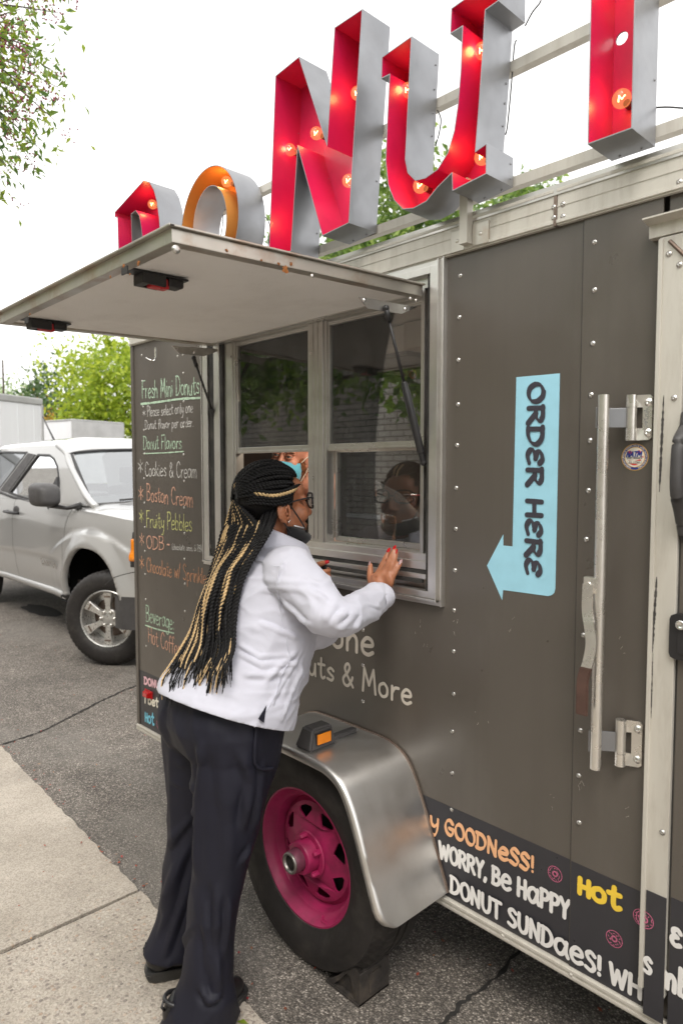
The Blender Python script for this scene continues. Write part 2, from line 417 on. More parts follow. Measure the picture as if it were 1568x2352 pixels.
def asphalt_mat():
    m, t, o = nm('asphalt'); b = N(t, 'ShaderNodeBsdfPrincipled'); t.links.new(b.outputs[0], o.inputs[0])
    mp = mapping(t)
    v = N(t, 'ShaderNodeTexVoronoi'); v.inputs['Scale'].default_value = 175; v.inputs['Randomness'].default_value = 1; t.links.new(mp.outputs[0], v.inputs['Vector'])
    sep = N(t, 'ShaderNodeSeparateColor'); t.links.new(v.outputs['Color'], sep.inputs[0])
    stone = ramp(t, sep.outputs[0], [(0, (.125, .108, .092)), (.5, (.215, .188, .162)), (.8, (.31, .272, .235)), (1, (.56, .50, .44))]).outputs[0]
    gap = ramp(t, v.outputs['Distance'], [(.25, 1.0), (.62, .42)])
    col = mix(t, 1.0, stone, gap.outputs[0], 'MULTIPLY')
    big = noise_tex(t, mp, .7, 6, .6)
    col = mix(t, 1.0, col, ramp(t, big.outputs['Fac'], [(.3, .75), (.7, 1.35)]).outputs[0], 'MULTIPLY')
    mid = noise_tex(t, mp, 9, 5, .6)
    col = mix(t, 1.0, col, ramp(t, mid.outputs['Fac'], [(.3, .75), (.75, 1.2)]).outputs[0], 'MULTIPLY')
    st2 = noise_tex(t, mapping(t, (1, 1, 1), loc=(4, 2, 0)), 1.7, 6, .65)
    col = mix(t, 1.0, col, ramp(t, st2.outputs['Fac'], [(.56, 1.0), (.72, .62)]).outputs[0], 'MULTIPLY')   # old drips and oil
    # paler worn patch
    g = noise_tex(t, mapping(t, (.45, .8, 1), loc=(.3, .6, 0)), 1.2, 5)
    col = mix(t, ramp(t, g.outputs['Fac'], [(.52, 0.0), (.62, .45)]).outputs[0], col, (.20, .185, .165))
    t.links.new(col, b.inputs['Base Color']); b.inputs['Roughness'].default_value = .8
    bp = N(t, 'ShaderNodeBump'); bp.inputs['Strength'].default_value = .9; bp.inputs['Distance'].default_value = .004; bp.invert = True
    t.links.new(v.outputs['Distance'], bp.inputs['Height']); t.links.new(bp.outputs[0], b.inputs['Normal']); return m
def concrete_mat():
    m, t, o = nm('exposed_aggregate_concrete'); b = N(t, 'ShaderNodeBsdfPrincipled'); t.links.new(b.outputs[0], o.inputs[0])
    mp = mapping(t)
    n = noise_tex(t, mp, 3.0, 8, .6)
    base = ramp(t, n.outputs['Fac'], [(.3, (.33, .29, .24)), (.7, (.47, .42, .36))]).outputs[0]
    v = N(t, 'ShaderNodeTexVoronoi'); v.inputs['Scale'].default_value = 62; t.links.new(mp.outputs[0], v.inputs['Vector'])
    sep = N(t, 'ShaderNodeSeparateColor'); t.links.new(v.outputs['Color'], sep.inputs[0])
    st = ramp(t, sep.outputs[0], [(0, (.20, .17, .15)), (.4, (.36, .31, .26)), (.7, (.50, .46, .40)), (1, (.36, .26, .19))]).outputs[0]
    msk = ramp(t, v.outputs['Distance'], [(.28, 1.0), (.42, 0.0)])
    pres = noise_tex(t, mp, 2.4, 3)
    # more stones show on the nearer, worn slab
    grad = N(t, 'ShaderNodeSeparateXYZ'); t.links.new(mp.outputs[0], grad.inputs[0])
    mr = N(t, 'ShaderNodeMapRange'); mr.inputs[1].default_value = -2.35; mr.inputs[2].default_value = -2.1; t.links.new(grad.outputs[0], mr.inputs[0])
    ad = N(t, 'ShaderNodeMath', operation='MULTIPLY_ADD'); ad.inputs[1].default_value = .30; t.links.new(mr.outputs[0], ad.inputs[0]); t.links.new(pres.outputs['Fac'], ad.inputs[2])
    pm = ramp(t, ad.outputs[0], [(.52, .10), (.75, .85)])
    mm = N(t, 'ShaderNodeMath', operation='MULTIPLY'); t.links.new(msk.outputs[0], mm.inputs[0]); t.links.new(pm.outputs[0], mm.inputs[1])
    col = mix(t, mm.outputs[0], base, st)
    st2 = noise_tex(t, mapping(t, (1, 1, 1), loc=(1, 5, 0)), 2.2, 7, .65)
    col = mix(t, 1.0, col, ramp(t, st2.outputs['Fac'], [(.5, 1.0), (.75, .74)]).outputs[0], 'MULTIPLY')
    v2 = N(t, 'ShaderNodeTexVoronoi'); v2.inputs['Scale'].default_value = 230; t.links.new(mp.outputs[0], v2.inputs['Vector'])
    s2 = N(t, 'ShaderNodeSeparateColor'); t.links.new(v2.outputs['Color'], s2.inputs[0])
    col = mix(t, 1.0, col, ramp(t, s2.outputs[0], [(0, .75), (.5, 1.0), (1, 1.18)]).outputs[0], 'MULTIPLY')
    t.links.new(col, b.inputs['Base Color']); b.inputs['Roughness'].default_value = .85
    h = mix(t, .35, mm.outputs[0], s2.outputs[0])
    bp = N(t, 'ShaderNodeBump'); bp.inputs['Strength'].default_value = .6; bp.inputs['Distance'].default_value = .004
    t.links.new(h, bp.inputs['Height']); t.links.new(bp.outputs[0], b.inputs['Normal']); return m
def brick_mat():
    m, t, o = nm('painted_brick'); b = N(t, 'ShaderNodeBsdfPrincipled'); t.links.new(b.outputs[0], o.inputs[0])
    tc = N(t, 'ShaderNodeTexCoord'); sx = N(t, 'ShaderNodeSeparateXYZ'); cx = N(t, 'ShaderNodeCombineXYZ')
    t.links.new(tc.outputs['Object'], sx.inputs[0]); t.links.new(sx.outputs[0], cx.inputs[0]); t.links.new(sx.outputs[2], cx.inputs[1])
    br = N(t, 'ShaderNodeTexBrick'); t.links.new(cx.outputs[0], br.inputs['Vector'])
    br.inputs['Scale'].default_value = 1; br.inputs['Brick Width'].default_value = .24; br.inputs['Row Height'].default_value = .085
    br.inputs['Mortar Size'].default_value = .008; br.inputs['Color1'].default_value = (.50, .47, .43, 1); br.inputs['Color2'].default_value = (.42, .39, .35, 1)
    br.inputs['Mortar'].default_value = (.12, .11, .10, 1)
    t.links.new(br.outputs['Color'], b.inputs['Base Color']); b.inputs['Roughness'].default_value = .8
    return m
M['asphalt'] = asphalt_mat(); M['concrete'] = concrete_mat(); M['brick'] = brick_mat()
M['bark'] = PM('bark', (.07, .052, .04), .85, 0, .35, 20, bump=.6, bs=40, stretch=(1, 1, .3))

# ------------------------------------------------------------------ hand lettering: single-stroke glyphs
def P_(s): return [tuple(float(q) for q in p.split(',')) for p in s.split()]
GL = {}
def g(ch, wd, s): GL[ch] = (wd, [P_(k) for k in s.split('|')])
ring = '.25,.56 .08,.44 .06,.16 .22,0 .42,.1 .45,.38 .32,.55 .25,.56'
g('a', .58, '.47,.42 .3,.56 .1,.44 .06,.18 .2,0 .36,.08 .47,.34|.49,.55 .47,.2 .55,.0')
g('b', .55, '.09,1 .08,.5 .07,.02|.08,.36 .25,.56 .46,.42 .44,.12 .25,0 .08,.1')
g('c', .5, '.45,.46 .3,.56 .1,.44 .06,.2 .18,.02 .34,.02 .46,.12')
g('d', .58, '.46,.38 .3,.55 .1,.44 .06,.2 .18,0 .36,.06 .47,.3|.5,1 .48,.4 .52,0')
g('e', .53, '.07,.29 .27,.30 .45,.35 .40,.52 .22,.56 .06,.34 .1,.08 .28,0 .46,.1')
g('f', .42, '.45,.9 .33,1 .2,.85 .18,.4 .16,-.08|.02,.52 .4,.56')
g('g', .56, '.46,.42 .3,.56 .1,.44 .06,.18 .2,.02 .38,.1 .47,.36|.49,.55 .48,.0 .4,-.33 .22,-.4 .06,-.28')
g('h', .55, '.09,1 .07,0|.08,.33 .25,.55 .43,.42 .44,0')
g('i', .24, '.12,.55 .12,0|.12,.8 .125,.83')
g('j', .3, '.2,.55 .2,-.2 .05,-.35|.2,.8 .205,.83')
g('k', .5, '.09,1 .07,0|.43,.56 .1,.24|.16,.28 .46,0')
g('l', .24, '.12,1 .1,.3 .14,0')
g('m', .74, '.06,.55 .06,0|.06,.33 .2,.56 .33,.42 .33,0|.33,.33 .48,.56 .62,.42 .62,0')
g('n', .55, '.08,.55 .07,0|.08,.32 .26,.56 .43,.44 .44,0')
g('o', .54, ring)
g('p', .55, '.09,.55 .07,-.4|.08,.34 .25,.56 .46,.42 .44,.12 .25,0 .08,.1')
g('r', .45, '.09,.55 .08,0|.09,.28 .22,.5 .4,.53')
g('s', .48, '.41,.47 .25,.57 .09,.44 .22,.3 .39,.18 .3,.02 .06,.06')
g('t', .45, '.21,.9 .19,.2 .28,0 .42,.08|.02,.6 .41,.63')
g('u', .56, '.08,.55 .09,.16 .24,0 .4,.14 .46,.55|.46,.5 .48,0')
g('v', .47, '.04,.55 .23,0|.23,0 .43,.56')
g('w', .68, '.04,.55 .19,0|.19,0 .34,.45|.34,.45 .49,0|.49,0 .63,.56')
g('y', .54, '.06,.55 .1,.2 .26,.1 .42,.28|.47,.55 .43,.0 .3,-.35 .1,-.38')
g('z', .5, '.06,.54 .44,.54|.44,.54 .06,.02|.06,.02 .46,.02')
g('A', .66, '.04,0 .32,1|.32,1 .6,0|.14,.36 .5,.36')
g('B', .62, '.09,1 .08,0|.05,.98 .4,.96 .5,.76 .34,.54 .12,.52|.2,.53 .5,.45 .54,.2 .36,.02 .05,.0')
g('C', .62, '.56,.82 .38,1 .16,.86 .06,.48 .16,.12 .36,0 .58,.14')
g('D', .68, '.1,1 .08,0|.03,.98 .4,.94 .6,.62 .54,.24 .3,.02 .04,.0')
g('E', .58, '.1,1 .08,0|.1,.98 .52,1|.09,.52 .45,.54|.08,.02 .54,.02')
g('F', .55, '.1,1 .07,0|.08,.98 .54,1|.09,.52 .42,.54')
g('G', .68, '.56,.84 .38,1 .15,.84 .06,.46 .18,.1 .4,0 .58,.16 .58,.44|.36,.44 .62,.45')
g('H', .66, '.1,1 .08,0|.56,1 .56,0|.08,.5 .56,.52')
g('I', .26, '.13,1 .12,0')
g('L', .5, '.1,1 .09,.04|.09,.02 .48,.02')
g('M', .8, '.06,0 .14,1|.14,1 .38,.3|.38,.3 .62,1|.62,1 .72,0')
g('N', .68, '.08,0 .1,1|.1,1 .54,0|.54,0 .58,1')
g('O', .7, '.34,1 .12,.82 .06,.44 .18,.08 .4,.0 .6,.2 .63,.6 .5,.92 .34,1')
g('P', .6, '.1,1 .08,0|.05,.97 .38,.97 .54,.78 .42,.52 .1,.46')
g('R', .64, '.1,1 .08,0|.05,.97 .38,.97 .52,.78 .4,.54 .1,.5|.28,.5 .58,0')
g('S', .58, '.5,.86 .3,1 .1,.84 .18,.62 .4,.46 .5,.24 .34,.02 .06,.1')
g('T', .62, '.3,1 .3,0|.03,.98 .58,.99')
g('U', .66, '.08,1 .09,.28 .26,.0 .48,.08 .57,.4 .58,1')
g('W', .88, '.05,1 .22,0|.22,0 .42,.8|.42,.8 .62,0|.62,0 .82,1')
g('Y', .6, '.05,1 .3,.5|.57,1 .3,.5|.3,.5 .28,0')
g('&', .66, '.6,.0 .2,.62 .2,.88 .34,.98 .42,.82 .3,.58 .08,.3 .12,.06 .32,0 .52,.26 .58,.42')
g('E#', .58, '.5,.84 .36,1 .14,.9 .14,.66 .34,.55|.34,.55 .08,.42 .06,.16 .24,0 .5,.12')   # rounded E of the hand-drawn face
g('*', .5, '.25,.95 .25,.15|.05,.75 .46,.32|.05,.34 .46,.76')
g('!', .24, '.13,1 .12,.36|.12,.06 .125,.09')
g('.', .2, '.08,.03 .1,.05'); g(',', .2, '.12,.08 .05,-.12'); g(':', .24, '.12,.42 .125,.45|.12,.06 .125,.09')
g("'", .2, '.1,1 .08,.78'); g('-', .42, '.05,.36 .36,.38'); g('(', .3, '.26,1.05 .1,.75 .08,.25 .24,-.12'); g(')', .3, '.05,1.05 .2,.75 .22,.25 .06,-.12')
g('/', .4, '.04,-.05 .36,1.02'); g('1', .3, '.08,.8 .18,1 .17,0'); g('5', .5, '.44,1 .12,.98 .1,.56 .36,.6 .46,.3 .3,.02 .06,.08'); g('8', .5, '.25,.52 .08,.76 .25,1 .42,.76 .08,.26 .25,0 .44,.26 .25,.52'); g('6', .5, '.4,.95 .12,.6 .08,.2 .25,0 .44,.2 .3,.5 .1,.36')
def text_width(s, lw=1.0, gap=.0):
    w_ = 0; i = 0
    for ch in s: w_ += .36 if ch == ' ' else (GL['E#' if ch == '3' else ch][0]*(lw if ch.islower() else 1)+gap)
    return w_
def ribbon(bm, pts, wd, fn, k0, nib=None, jit=0.0):
    """flat pen stroke; fn(u,v,off) -> Vector"""
    n = len(pts); L, Rr, Cc = [], [], []
    for i, p in enumerate(pts):
        d = pts[min(i+1, n-1)]-pts[max(i-1, 0)]
        if d.length < 1e-9: d = Vector((1, 0, 0))
        d.normalize(); nr = Vector((-d.y, d.x, 0)); w_ = wd
        if nib is not None: w_ = wd*(.45+.75*abs(math.sin(math.atan2(d.y, d.x)-nib)))
        if jit: w_ *= 1+rng.uniform(-jit, jit)
        off = k0+.00012*i/n
        L.append(bm.verts.new(fn(p.x+nr.x*w_/2, p.y+nr.y*w_/2, off))); Rr.append(bm.verts.new(fn(p.x-nr.x*w_/2, p.y-nr.y*w_/2, off)))
        Cc.append(bm.verts.new(fn(p.x, p.y, off+.00018)))
    for i in range(n-1):
        bm.faces.new((L[i], Cc[i], Cc[i+1], L[i+1])); bm.faces.new((Cc[i], Rr[i], Rr[i+1], Cc[i+1]))
    for i, sg in ((0, -1), (n-1, 1)):
        d = pts[min(i+1, n-1)]-pts[max(i-1, 0)]
        if d.length < 1e-9: d = Vector((1, 0, 0))
        d.normalize(); nr = Vector((-d.y, d.x, 0)); off = k0+.00012*i/n
        h = ((L[i].co-Rr[i].co).length)/2
        w_ = wd if nib is None else wd*(.45+.75*abs(math.sin(math.atan2(d.y, d.x)-nib)))
        prev = L[i]
        for k in range(1, 6):
            a = math.pi*k/6
            q = pts[i]+nr*math.cos(a)*w_/2+d*sg*math.sin(a)*w_/2
            v = bm.verts.new(fn(q.x, q.y, off)); bm.faces.new((Cc[i], prev, v) if sg > 0 else (Cc[i], v, prev)); prev = v
        bm.faces.new((Cc[i], prev, Rr[i]) if sg > 0 else (Cc[i], Rr[i], prev))
def lettering(bm, s, fn, size, pen, lw=1.0, gap=0.0, fit=None, nib=None, wob=0.0, jit=0.0, dip=0.0):
    """writes s along u with cap height `size`; fit = total length in metres"""
    total = text_width(s, lw, gap); sx = size if fit is None else fit/total
    x = 0.0; k = 0
    for ch in s:
        if ch == ' ': x += .36; continue
        wd, strokes = GL['E#' if ch == '3' else ch]; sc = lw if ch.islower() else 1.0
        oy = rng.uniform(-wob, wob); rs = 1+rng.uniform(-wob, wob)
        for st in strokes:
            P = [Vector(((x+px*sc)*sx, (py*sc*rs+oy)*size, 0)) for px, py in st]
            if len(P) > 2: P = smoothpts(P, 7)
            else: P = smoothpts(P, 4)
            ribbon(bm, P, pen, fn, .0001*(k % 9), nib, jit); k += 1
        x += wd*sc+gap
def wall_fn(p0, p1, Y=0.0, up=None):
    p0, p1 = Vector(p0), Vector(p1); d = (p1-p0); L = d.length; d.normalize(); up = up or Vector((0, 0, 1))
    return (lambda u, v, o: p0+d*u+up*v+Vector((0, -o-.0012, 0))), L
# ================================================================== THE SETTING
bm = bmesh.new()
bmesh.ops.create_grid(bm, x_segments=2, y_segments=2, size=160)
struct(obj('asphalt_ground', bm, M['asphalt']))
# cracks in the asphalt: irregular dark slits
M['crack'] = PM('crack_dirt_and_shade', (.022, .02, .018), .9, 0, .3, 30)
def crack(pix, wd, seed):
    r = random.Random(seed); pts = smoothpts([onZ(*p) for p in pix], 16)
    bm = bmesh.new(); prev = None
    for i, p in enumerate(pts):
        d = (pts[min(i+1, len(pts)-1)]-pts[max(i-1, 0)]).normalized(); nr = Vector((-d.y, d.x, 0))
        c = p+nr*(.018*noise.noise(p*9)+.010*noise.noise(p*31)); ww = wd*r.uniform(.3, 1.4)*min(1, i/4+.2, (len(pts)-1-i)/4+.2)
        a = bm.verts.new((c.x+nr.x*ww, c.y+nr.y*ww, .004)); b = bm.verts.new((c.x-nr.x*ww, c.y-nr.y*ww, .004))
        if prev: bm.faces.new((prev[0], a, b, prev[1]))
        prev = (a, b)
    fixn(bm); return bm
struct(obj('asphalt_crack', crack([(-60, 1730), (60, 1693), (140, 1660), (200, 1628), (260, 1598), (330, 1570), (420, 1545)], .008, 1), M['crack']))
struct(obj('asphalt_crack', crack([(1215, 2160), (1150, 2235), (1080, 2290), (1020, 2345), (960, 2400)], .006, 2), M['crack']))
# sidewalk: worn concrete slabs with an open joint
def slab(x0, x1, y0, y1, seed):
    r = random.Random(seed); bm = bmesh.new(); P = []
    def side(a, b, n, j):
        for i in range(n):
            t = i/n; P.append((a[0]+(b[0]-a[0])*t+r.uniform(-j, j), a[1]+(b[1]-a[1])*t+r.uniform(-j, j)))
    side((x0, y0), (x1, y0), 4, 0); side((x1, y0), (x1, ye(x1)), 30, .003); side((x1, ye(x1)), (x0, ye(x0)), 60, .006); side((x0, ye(x0)), (x0, y0), 30, .003)
    poly_plate(bm, P, [], lambda u, v, t: Vector((u, v, t)), .010, -.03); fixn(bm); return bm
ye = lambda x: -.418 - (x+1.93)*.037
xs = [-8.4, -6.32, -4.24, -2.165, -.10, 2.0, 4.1]
for i in range(len(xs)-1):
    o = obj('sidewalk', slab(xs[i]+.009, xs[i+1]-.009, -5.5, -.385, i), M['concrete']); struct(o)
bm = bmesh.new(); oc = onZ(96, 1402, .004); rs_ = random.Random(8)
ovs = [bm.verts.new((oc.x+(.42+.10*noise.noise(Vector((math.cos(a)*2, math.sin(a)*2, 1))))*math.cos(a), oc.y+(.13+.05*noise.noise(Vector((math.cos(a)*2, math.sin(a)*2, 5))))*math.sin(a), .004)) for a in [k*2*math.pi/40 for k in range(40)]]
bm.faces.new(ovs); struct(obj('shade_patch', bm, M['crack']))  # flat dark blot: shade under the pickup painted on the asphalt
# petals and grit fallen on the ground
bm = bmesh.new(); r = random.Random(3)
for i in range(500):
    x = r.uniform(-7.5, -.6); y = r.uniform(-1.6, .9) if r.random() < .8 else r.uniform(-3, 2.5)
    if i > 420: x = r.uniform(-5.5, -1.2); y = ye(x)+abs(r.gauss(.0, .05))-.01
    s = r.uniform(.003, .009); a = r.uniform(0, 6.28); z = .0145 if y < ye(x) else .006
    vs = [bm.verts.new((x+math.cos(a+k*1.57)*s*(1 if k % 2 else .55), y+math.sin(a+k*1.57)*s*(1 if k % 2 else .55), z+r.uniform(0, .004))) for k in range(4)]
    bm.faces.new(vs)
M['petal'] = leaf_mat('fallen_petals', [(.2, (.28, .02, .03)), (.45, (.35, .08, .04)), (.6, (.20, .06, .03)), (.8, (.45, .25, .12))], .1)
o = obj('fallen_petals', bm, M['petal']); struct(o, 'stuff', 'red and brown petals scattered over asphalt and sidewalk', 'petals')

# ================================================================== FOOD TRAILER
XL, XR, ZB, ZT, YB = -2.955, 2.6, .279, 2.128, 2.05
TR = thing('food_trailer', 'charcoal food trailer with open serving hatch, chalk menu and magenta wheel', 'trailer', (-1.5, 1.0, 0))
WX0, WX1, WZ0, WZ1 = -2.345, -1.165, 1.118, 2.045            # hatch opening in the wall
DX0 = -.612                                                  # side door frame begins
SEAM = onY(1329, 1300).x
def add(name, bm, mat=None, parent=None, **k): return obj(name, bm, mat, parent or TR, **k)
bm = bmesh.new()
X = [XL, WX0, WX1, SEAM]; Z = [ZB, WZ0, WZ1, ZT]
for i in range(3):
    for j in range(3):
        if i == 1 and j == 1: continue
        nx, nz = 8, 8
        gx = [X[i]+(X[i+1]-X[i])*k/nx for k in range(nx+1)]; gz = [Z[j]+(Z[j+1]-Z[j])*k/nz for k in range(nz+1)]
        vv = [[bm.verts.new((a, 0, b)) for b in gz] for a in gx]
        for a in range(nx):
            for b in range(nz): bm.faces.new((vv[a][b], vv[a+1][b], vv[a+1][b+1], vv[a][b+1]))
bmesh.ops.remove_doubles(bm, verts=bm.verts[:], dist=1e-5)
add('side_panel', bm, M['wall'])
bm = bmesh.new(); box(bm, SEAM-.004, DX0+.02, -.0035, .002, ZB, ZT-.02, bev=.001); add('side_panel', bm, M['wall'])
bm = bmesh.new(); box(bm, SEAM-.006, SEAM-.003, -.0015, .001, ZB, ZT-.05); add('panel_seam', bm, M['seal'])
# shell: ends, floor, roof, inner lining
bm = bmesh.new()
box(bm, XL, XL+.03, .003, YB, ZB, ZT); box(bm, XR-.03, XR, .003, YB, ZB, ZT)
box(bm, XL, XR, YB, YB+.03, ZB, ZT); box(bm, DX0+.03, XR, .004, .03, ZB, ZT); add('shell', bm, M['wall'])
def holed_roof(z0, z1, x0, x1, y0, y1, name, mat):
    bm = bmesh.new(); light_openings = [(-2.55, -1.95, .75, 1.3), (-1.35, -.75, .75, 1.3), (-2.5, -1.0, 1.40, 1.92)]       # three unseen roof openings, added to daylight the dark interior
    poly_plate(bm, [(x0, y0), (x1, y0), (x1, y1), (x0, y1)], [[(a, c), (b, c), (b, d), (a, d)] for a, b, c, d in light_openings], lambda u, v, t: Vector((u, v, t)), z1, z0); fixn(bm); add(name, bm, mat)
holed_roof(ZT-.012, ZT+.012, XL, XR, -.015, YB+.03, 'roof', M['alu'])
bm = bmesh.new(); box(bm, XL+.03, XR-.03, .035, YB, .40, .43); add('floor', bm, M['dark_in'])
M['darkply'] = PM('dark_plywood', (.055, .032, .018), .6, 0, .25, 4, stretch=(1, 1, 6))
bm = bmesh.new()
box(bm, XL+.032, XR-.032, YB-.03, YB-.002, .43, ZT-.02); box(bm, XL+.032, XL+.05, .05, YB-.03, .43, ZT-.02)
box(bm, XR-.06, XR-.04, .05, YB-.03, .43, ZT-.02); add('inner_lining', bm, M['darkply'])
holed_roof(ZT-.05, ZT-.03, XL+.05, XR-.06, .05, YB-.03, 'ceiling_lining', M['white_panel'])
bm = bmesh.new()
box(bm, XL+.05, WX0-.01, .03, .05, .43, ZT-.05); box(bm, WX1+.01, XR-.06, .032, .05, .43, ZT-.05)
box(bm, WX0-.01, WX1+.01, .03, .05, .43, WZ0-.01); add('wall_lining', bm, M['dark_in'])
# top rail with lips and joint
zt0, zt1 = onY(1500, onY and 452).z, ZT
def rail(x0, x1, z0, z1, y, lip=.004):
    bm = bmesh.new(); box(bm, x0, x1, -y, .0, z0, z1, bev=.0015)
    box(bm, x0, x1, -y-lip, -y+.001, z0+.004, z0+.012, bev=.001); box(bm, x0, x1, -y-lip, -y+.001, z1-.010, z1-.002, bev=.001)
    box(bm, x0, x1, -y-.0015, -y+.001, (z0+z1)/2-.001, (z0+z1)/2+.001); return bm
XJ = onY(1281, 480).x
ZR0 = onY(1500, 455, -.012).z
add('roof_rail', rail(XL, XJ-.004, ZR0, ZT+.004, .012), M['cream_alu']); add('roof_rail', rail(XJ+.004, XR, ZR0, ZT+.004, .012), M['cream_alu'])
bm = bmesh.new(); box(bm, XJ-.004, XJ+.004, -.014, .002, ZR0, ZT+.004); add('rail_joint', bm, M['worn_steel'])
# bottom rail
add('bottom_rail', rail(XL, XR, ZB-.020, ZB+.008, .010, .003), M['cream_alu'])
# corner trim at the far end
bm = bmesh.new(); box(bm, XL-.006, XL+.018, -.006, .01, ZB, ZT-.06, bev=.002); add('corner_trim', bm, M['wall'])
# ---- screws: domed heads; each one a part
M['screwmetal'] = PM('screw_metal', (.50, .485, .46), .25, 1.0, .1, 30)
def dome_mesh(rad, h, mat):
    bm = bmesh.new(); lathe(bm, [(rad*1.12, 0), (rad*1.12, -h*.18), (rad, -h*.25), (rad*.82, -h*.68), (rad*.45, -h*.95), (rad*.28, -h), (rad*.22, -h*.7), (.00005, -h*.68)], (0, 0, 0), 'Y', 14)
    me = bpy.data.meshes.new('screw'); bm.normal_update(); bm.to_mesh(me); bm.free(); me.materials.append(mat)
    me.polygons.foreach_set('use_smooth', [True]*len(me.polygons)); return me
SCREW = dome_mesh(.0056, .0036, M['screwmetal']); SMALL = dome_mesh(.0045, .003, M['steel']); BOLT = dome_mesh(.0085, .0045, M['chrome']); RIV = dome_mesh(.0048, .003, M['alu'])
def screw(x, z, y=0.0, me=None, parent=None, name='screw'):
    o = bpy.data.objects.new(name, me or SCREW); C.objects.link(o); o.location = (x, y, z); o.rotation_euler = (0, rng.uniform(0, 6), 0); adopt(o, parent or TR); return o
def scol(pix, y=0.0, me=None, nom=None):
    for p in pix:
        q = onY(p[0], p[1], y); screw(q.x, q.z, y, me)
scol([(1056, 633), (1054, 729), (1052, 827), (1051, 929), (1049, 1023), (1047, 1121), (1046, 1215), (1044, 1310), (1042, 1402), (1041, 1496), (1041, 1594), (1038, 1680), (1038, 1776), (1037, 1860)])
scol([(1364, 556), (1364, 666), (1360, 789), (1356, 907), (1354, 1012), (1350, 1127), (1345, 1239), (1339, 1459), (1332, 1678), (1328, 1782), (1329, 1890)], -.0035)
scol([(833, 1447), (833, 1528), (833, 1611)]); scol([(326, 816), (420, 815)], me=RIV)
scol([(408, 818), (327, 875), (421, 857), (422, 922), (329, 934), (331, 988), (422, 981), (332, 1042), (422, 1044), (331, 1099), (423, 1105), (332, 1155), (423, 1166), (333, 1211), (424, 1225), (333, 1266), (424, 1284), (334, 1319), (425, 1341), (335, 1377), (425, 1404), (336, 1484)], me=RIV)
for px, py in ((1154, 2150), (1310, 2240)): screw(onY(px, py, -.012).x, ZB-.006, -.0115, SMALL)
scol([(1271, 476), (1271, 500), (1292, 469), (1292, 497), (1559, 418)], -.0125, SCREW)
# ---- roof sign rack
bm = bmesh.new()
def sq(bm, a, b, s):
    a, b = Vector(a), Vector(b); d = (b-a).normalized(); u, v = frame_from(d, Vector((0, 1, 0)))
    vs = []
    for p in (a, b): vs.append([bm.verts.new(p+u*s*i/2+v*s*j/2) for i, j in ((-1, -1), (1, -1), (1, 1), (-1, 1))])
    for k in range(4): bm.faces.new((vs[0][k], vs[0][(k+1) % 4], vs[1][(k+1) % 4], vs[1][k]))
    bm.faces.new(vs[0][::-1]); bm.faces.new(vs[1])
YK = .018
lb = [onY(p[0], p[1], YK) for p in ((1184, 425), (1494, 308))]; zl = (lb[0].z+lb[1].z)/2
ub = [onY(p[0], p[1], YK) for p in ((1180, 158), (1350, 74))]; zu = (ub[0].z+ub[1].z)/2
sq(bm, (XL+.1, YK, zl), (1.6, YK, zl), .025); sq(bm, (XL+.1, YK, zu), (1.6, YK, zu), .025)
xp = onY(1078, 520, -.01).x
fixn(bm); add('sign_rack', bm, M['cream_alu'])
for px in (xp, xp-1.25, xp+1.35):
    bm = bmesh.new(); sq(bm, (px, -.026, ZR0+.012), (px, -.026, zl+.03), .024); sq(bm, (px, .0, zl), (px, -.02, zl), .02)
    if px > xp: sq(bm, (px, .02, zl), (px, .02, zu), .02)
    fixn(bm); add('rack_post', bm, M['cream_alu'])
    bm = bmesh.new(); box(bm, px-.055, px-.012, -.0175, -.010, ZR0+.003, ZR0+.058, bev=.001); box(bm, px+.013, px+.062, -.0175, -.010, ZR0+.005, ZR0+.06, bev=.001); add('post_bracket', bm, M['alu_rust'])
    screw(px+.038, ZR0+.032, -.0175, SMALL); screw(px-.034, ZR0+.03, -.0175, SMALL)

# ---- serving hatch frame and windows
def rect_frame(bm, x0, x1, z0, z1, y0, y1, wd):
    wl, wr, wb, wt = wd
    box(bm, x0, x0+wl, y0, y1, z0, z1, bev=.0012); box(bm, x1-wr, x1, y0, y1, z0, z1, bev=.0012)
    box(bm, x0+wl, x1-wr, y0, y1, z0, z0+wb, bev=.0012); box(bm, x0+wl, x1-wr, y0, y1, z1-wt, z1, bev=.0012)
bm = bmesh.new()
rect_frame(bm, WX0-.012, WX1+.012, WZ0-.012, WZ1+.006, -.010, .004, (.020, .016, .020, .018))
box(bm, WX1-.0035, WX1+.0, -.026, -.010, WZ0, WZ1, bev=.001); box(bm, WX0, WX0+.0035, -.022, -.010, WZ0, WZ1, bev=.001)
box(bm, WX1+.0085, WX1+.012, -.017, -.010, WZ0-.012, WZ1+.004, bev=.001)
box(bm, WX0, WX1, -.024, -.010, WZ0+.0, WZ0+.006, bev=.001)
FR = add('hatch_frame', bm, M['alu_brush'])
for px, pz in ((WX1-.02, 0), ): pass
bm = bmesh.new()   # inner jamb, second step
rect_frame(bm, WX0+.006, WX1-.004, WZ0+.008, WZ1-.012, -.018, .012, (.036, .030, .018, .02)); box(bm, WX0+.079, WX0+.118, -.014, .03, WZ0+.03, WZ1-.03, bev=.003); obj('jamb', bm, M['alu_brush'], FR)
for a_, b_, c_, d_ in ((WX1-.047, WX1-.035, .02, WZ0+.012), (WX0+.046, WX0+.079, .02, WZ0+.03), (WX0+.119, WX0+.139, .03, WZ0+.03)):
    bm = bmesh.new(); box(bm, a_, b_, -.012, c_, d_, WZ1-.03, bev=.002); obj('rubber_seal', bm, M['seal'], FR)   # rubber seals
zs = lambda y: onY(970, y, -.0).z
bm = bmesh.new()   # sill: ledges
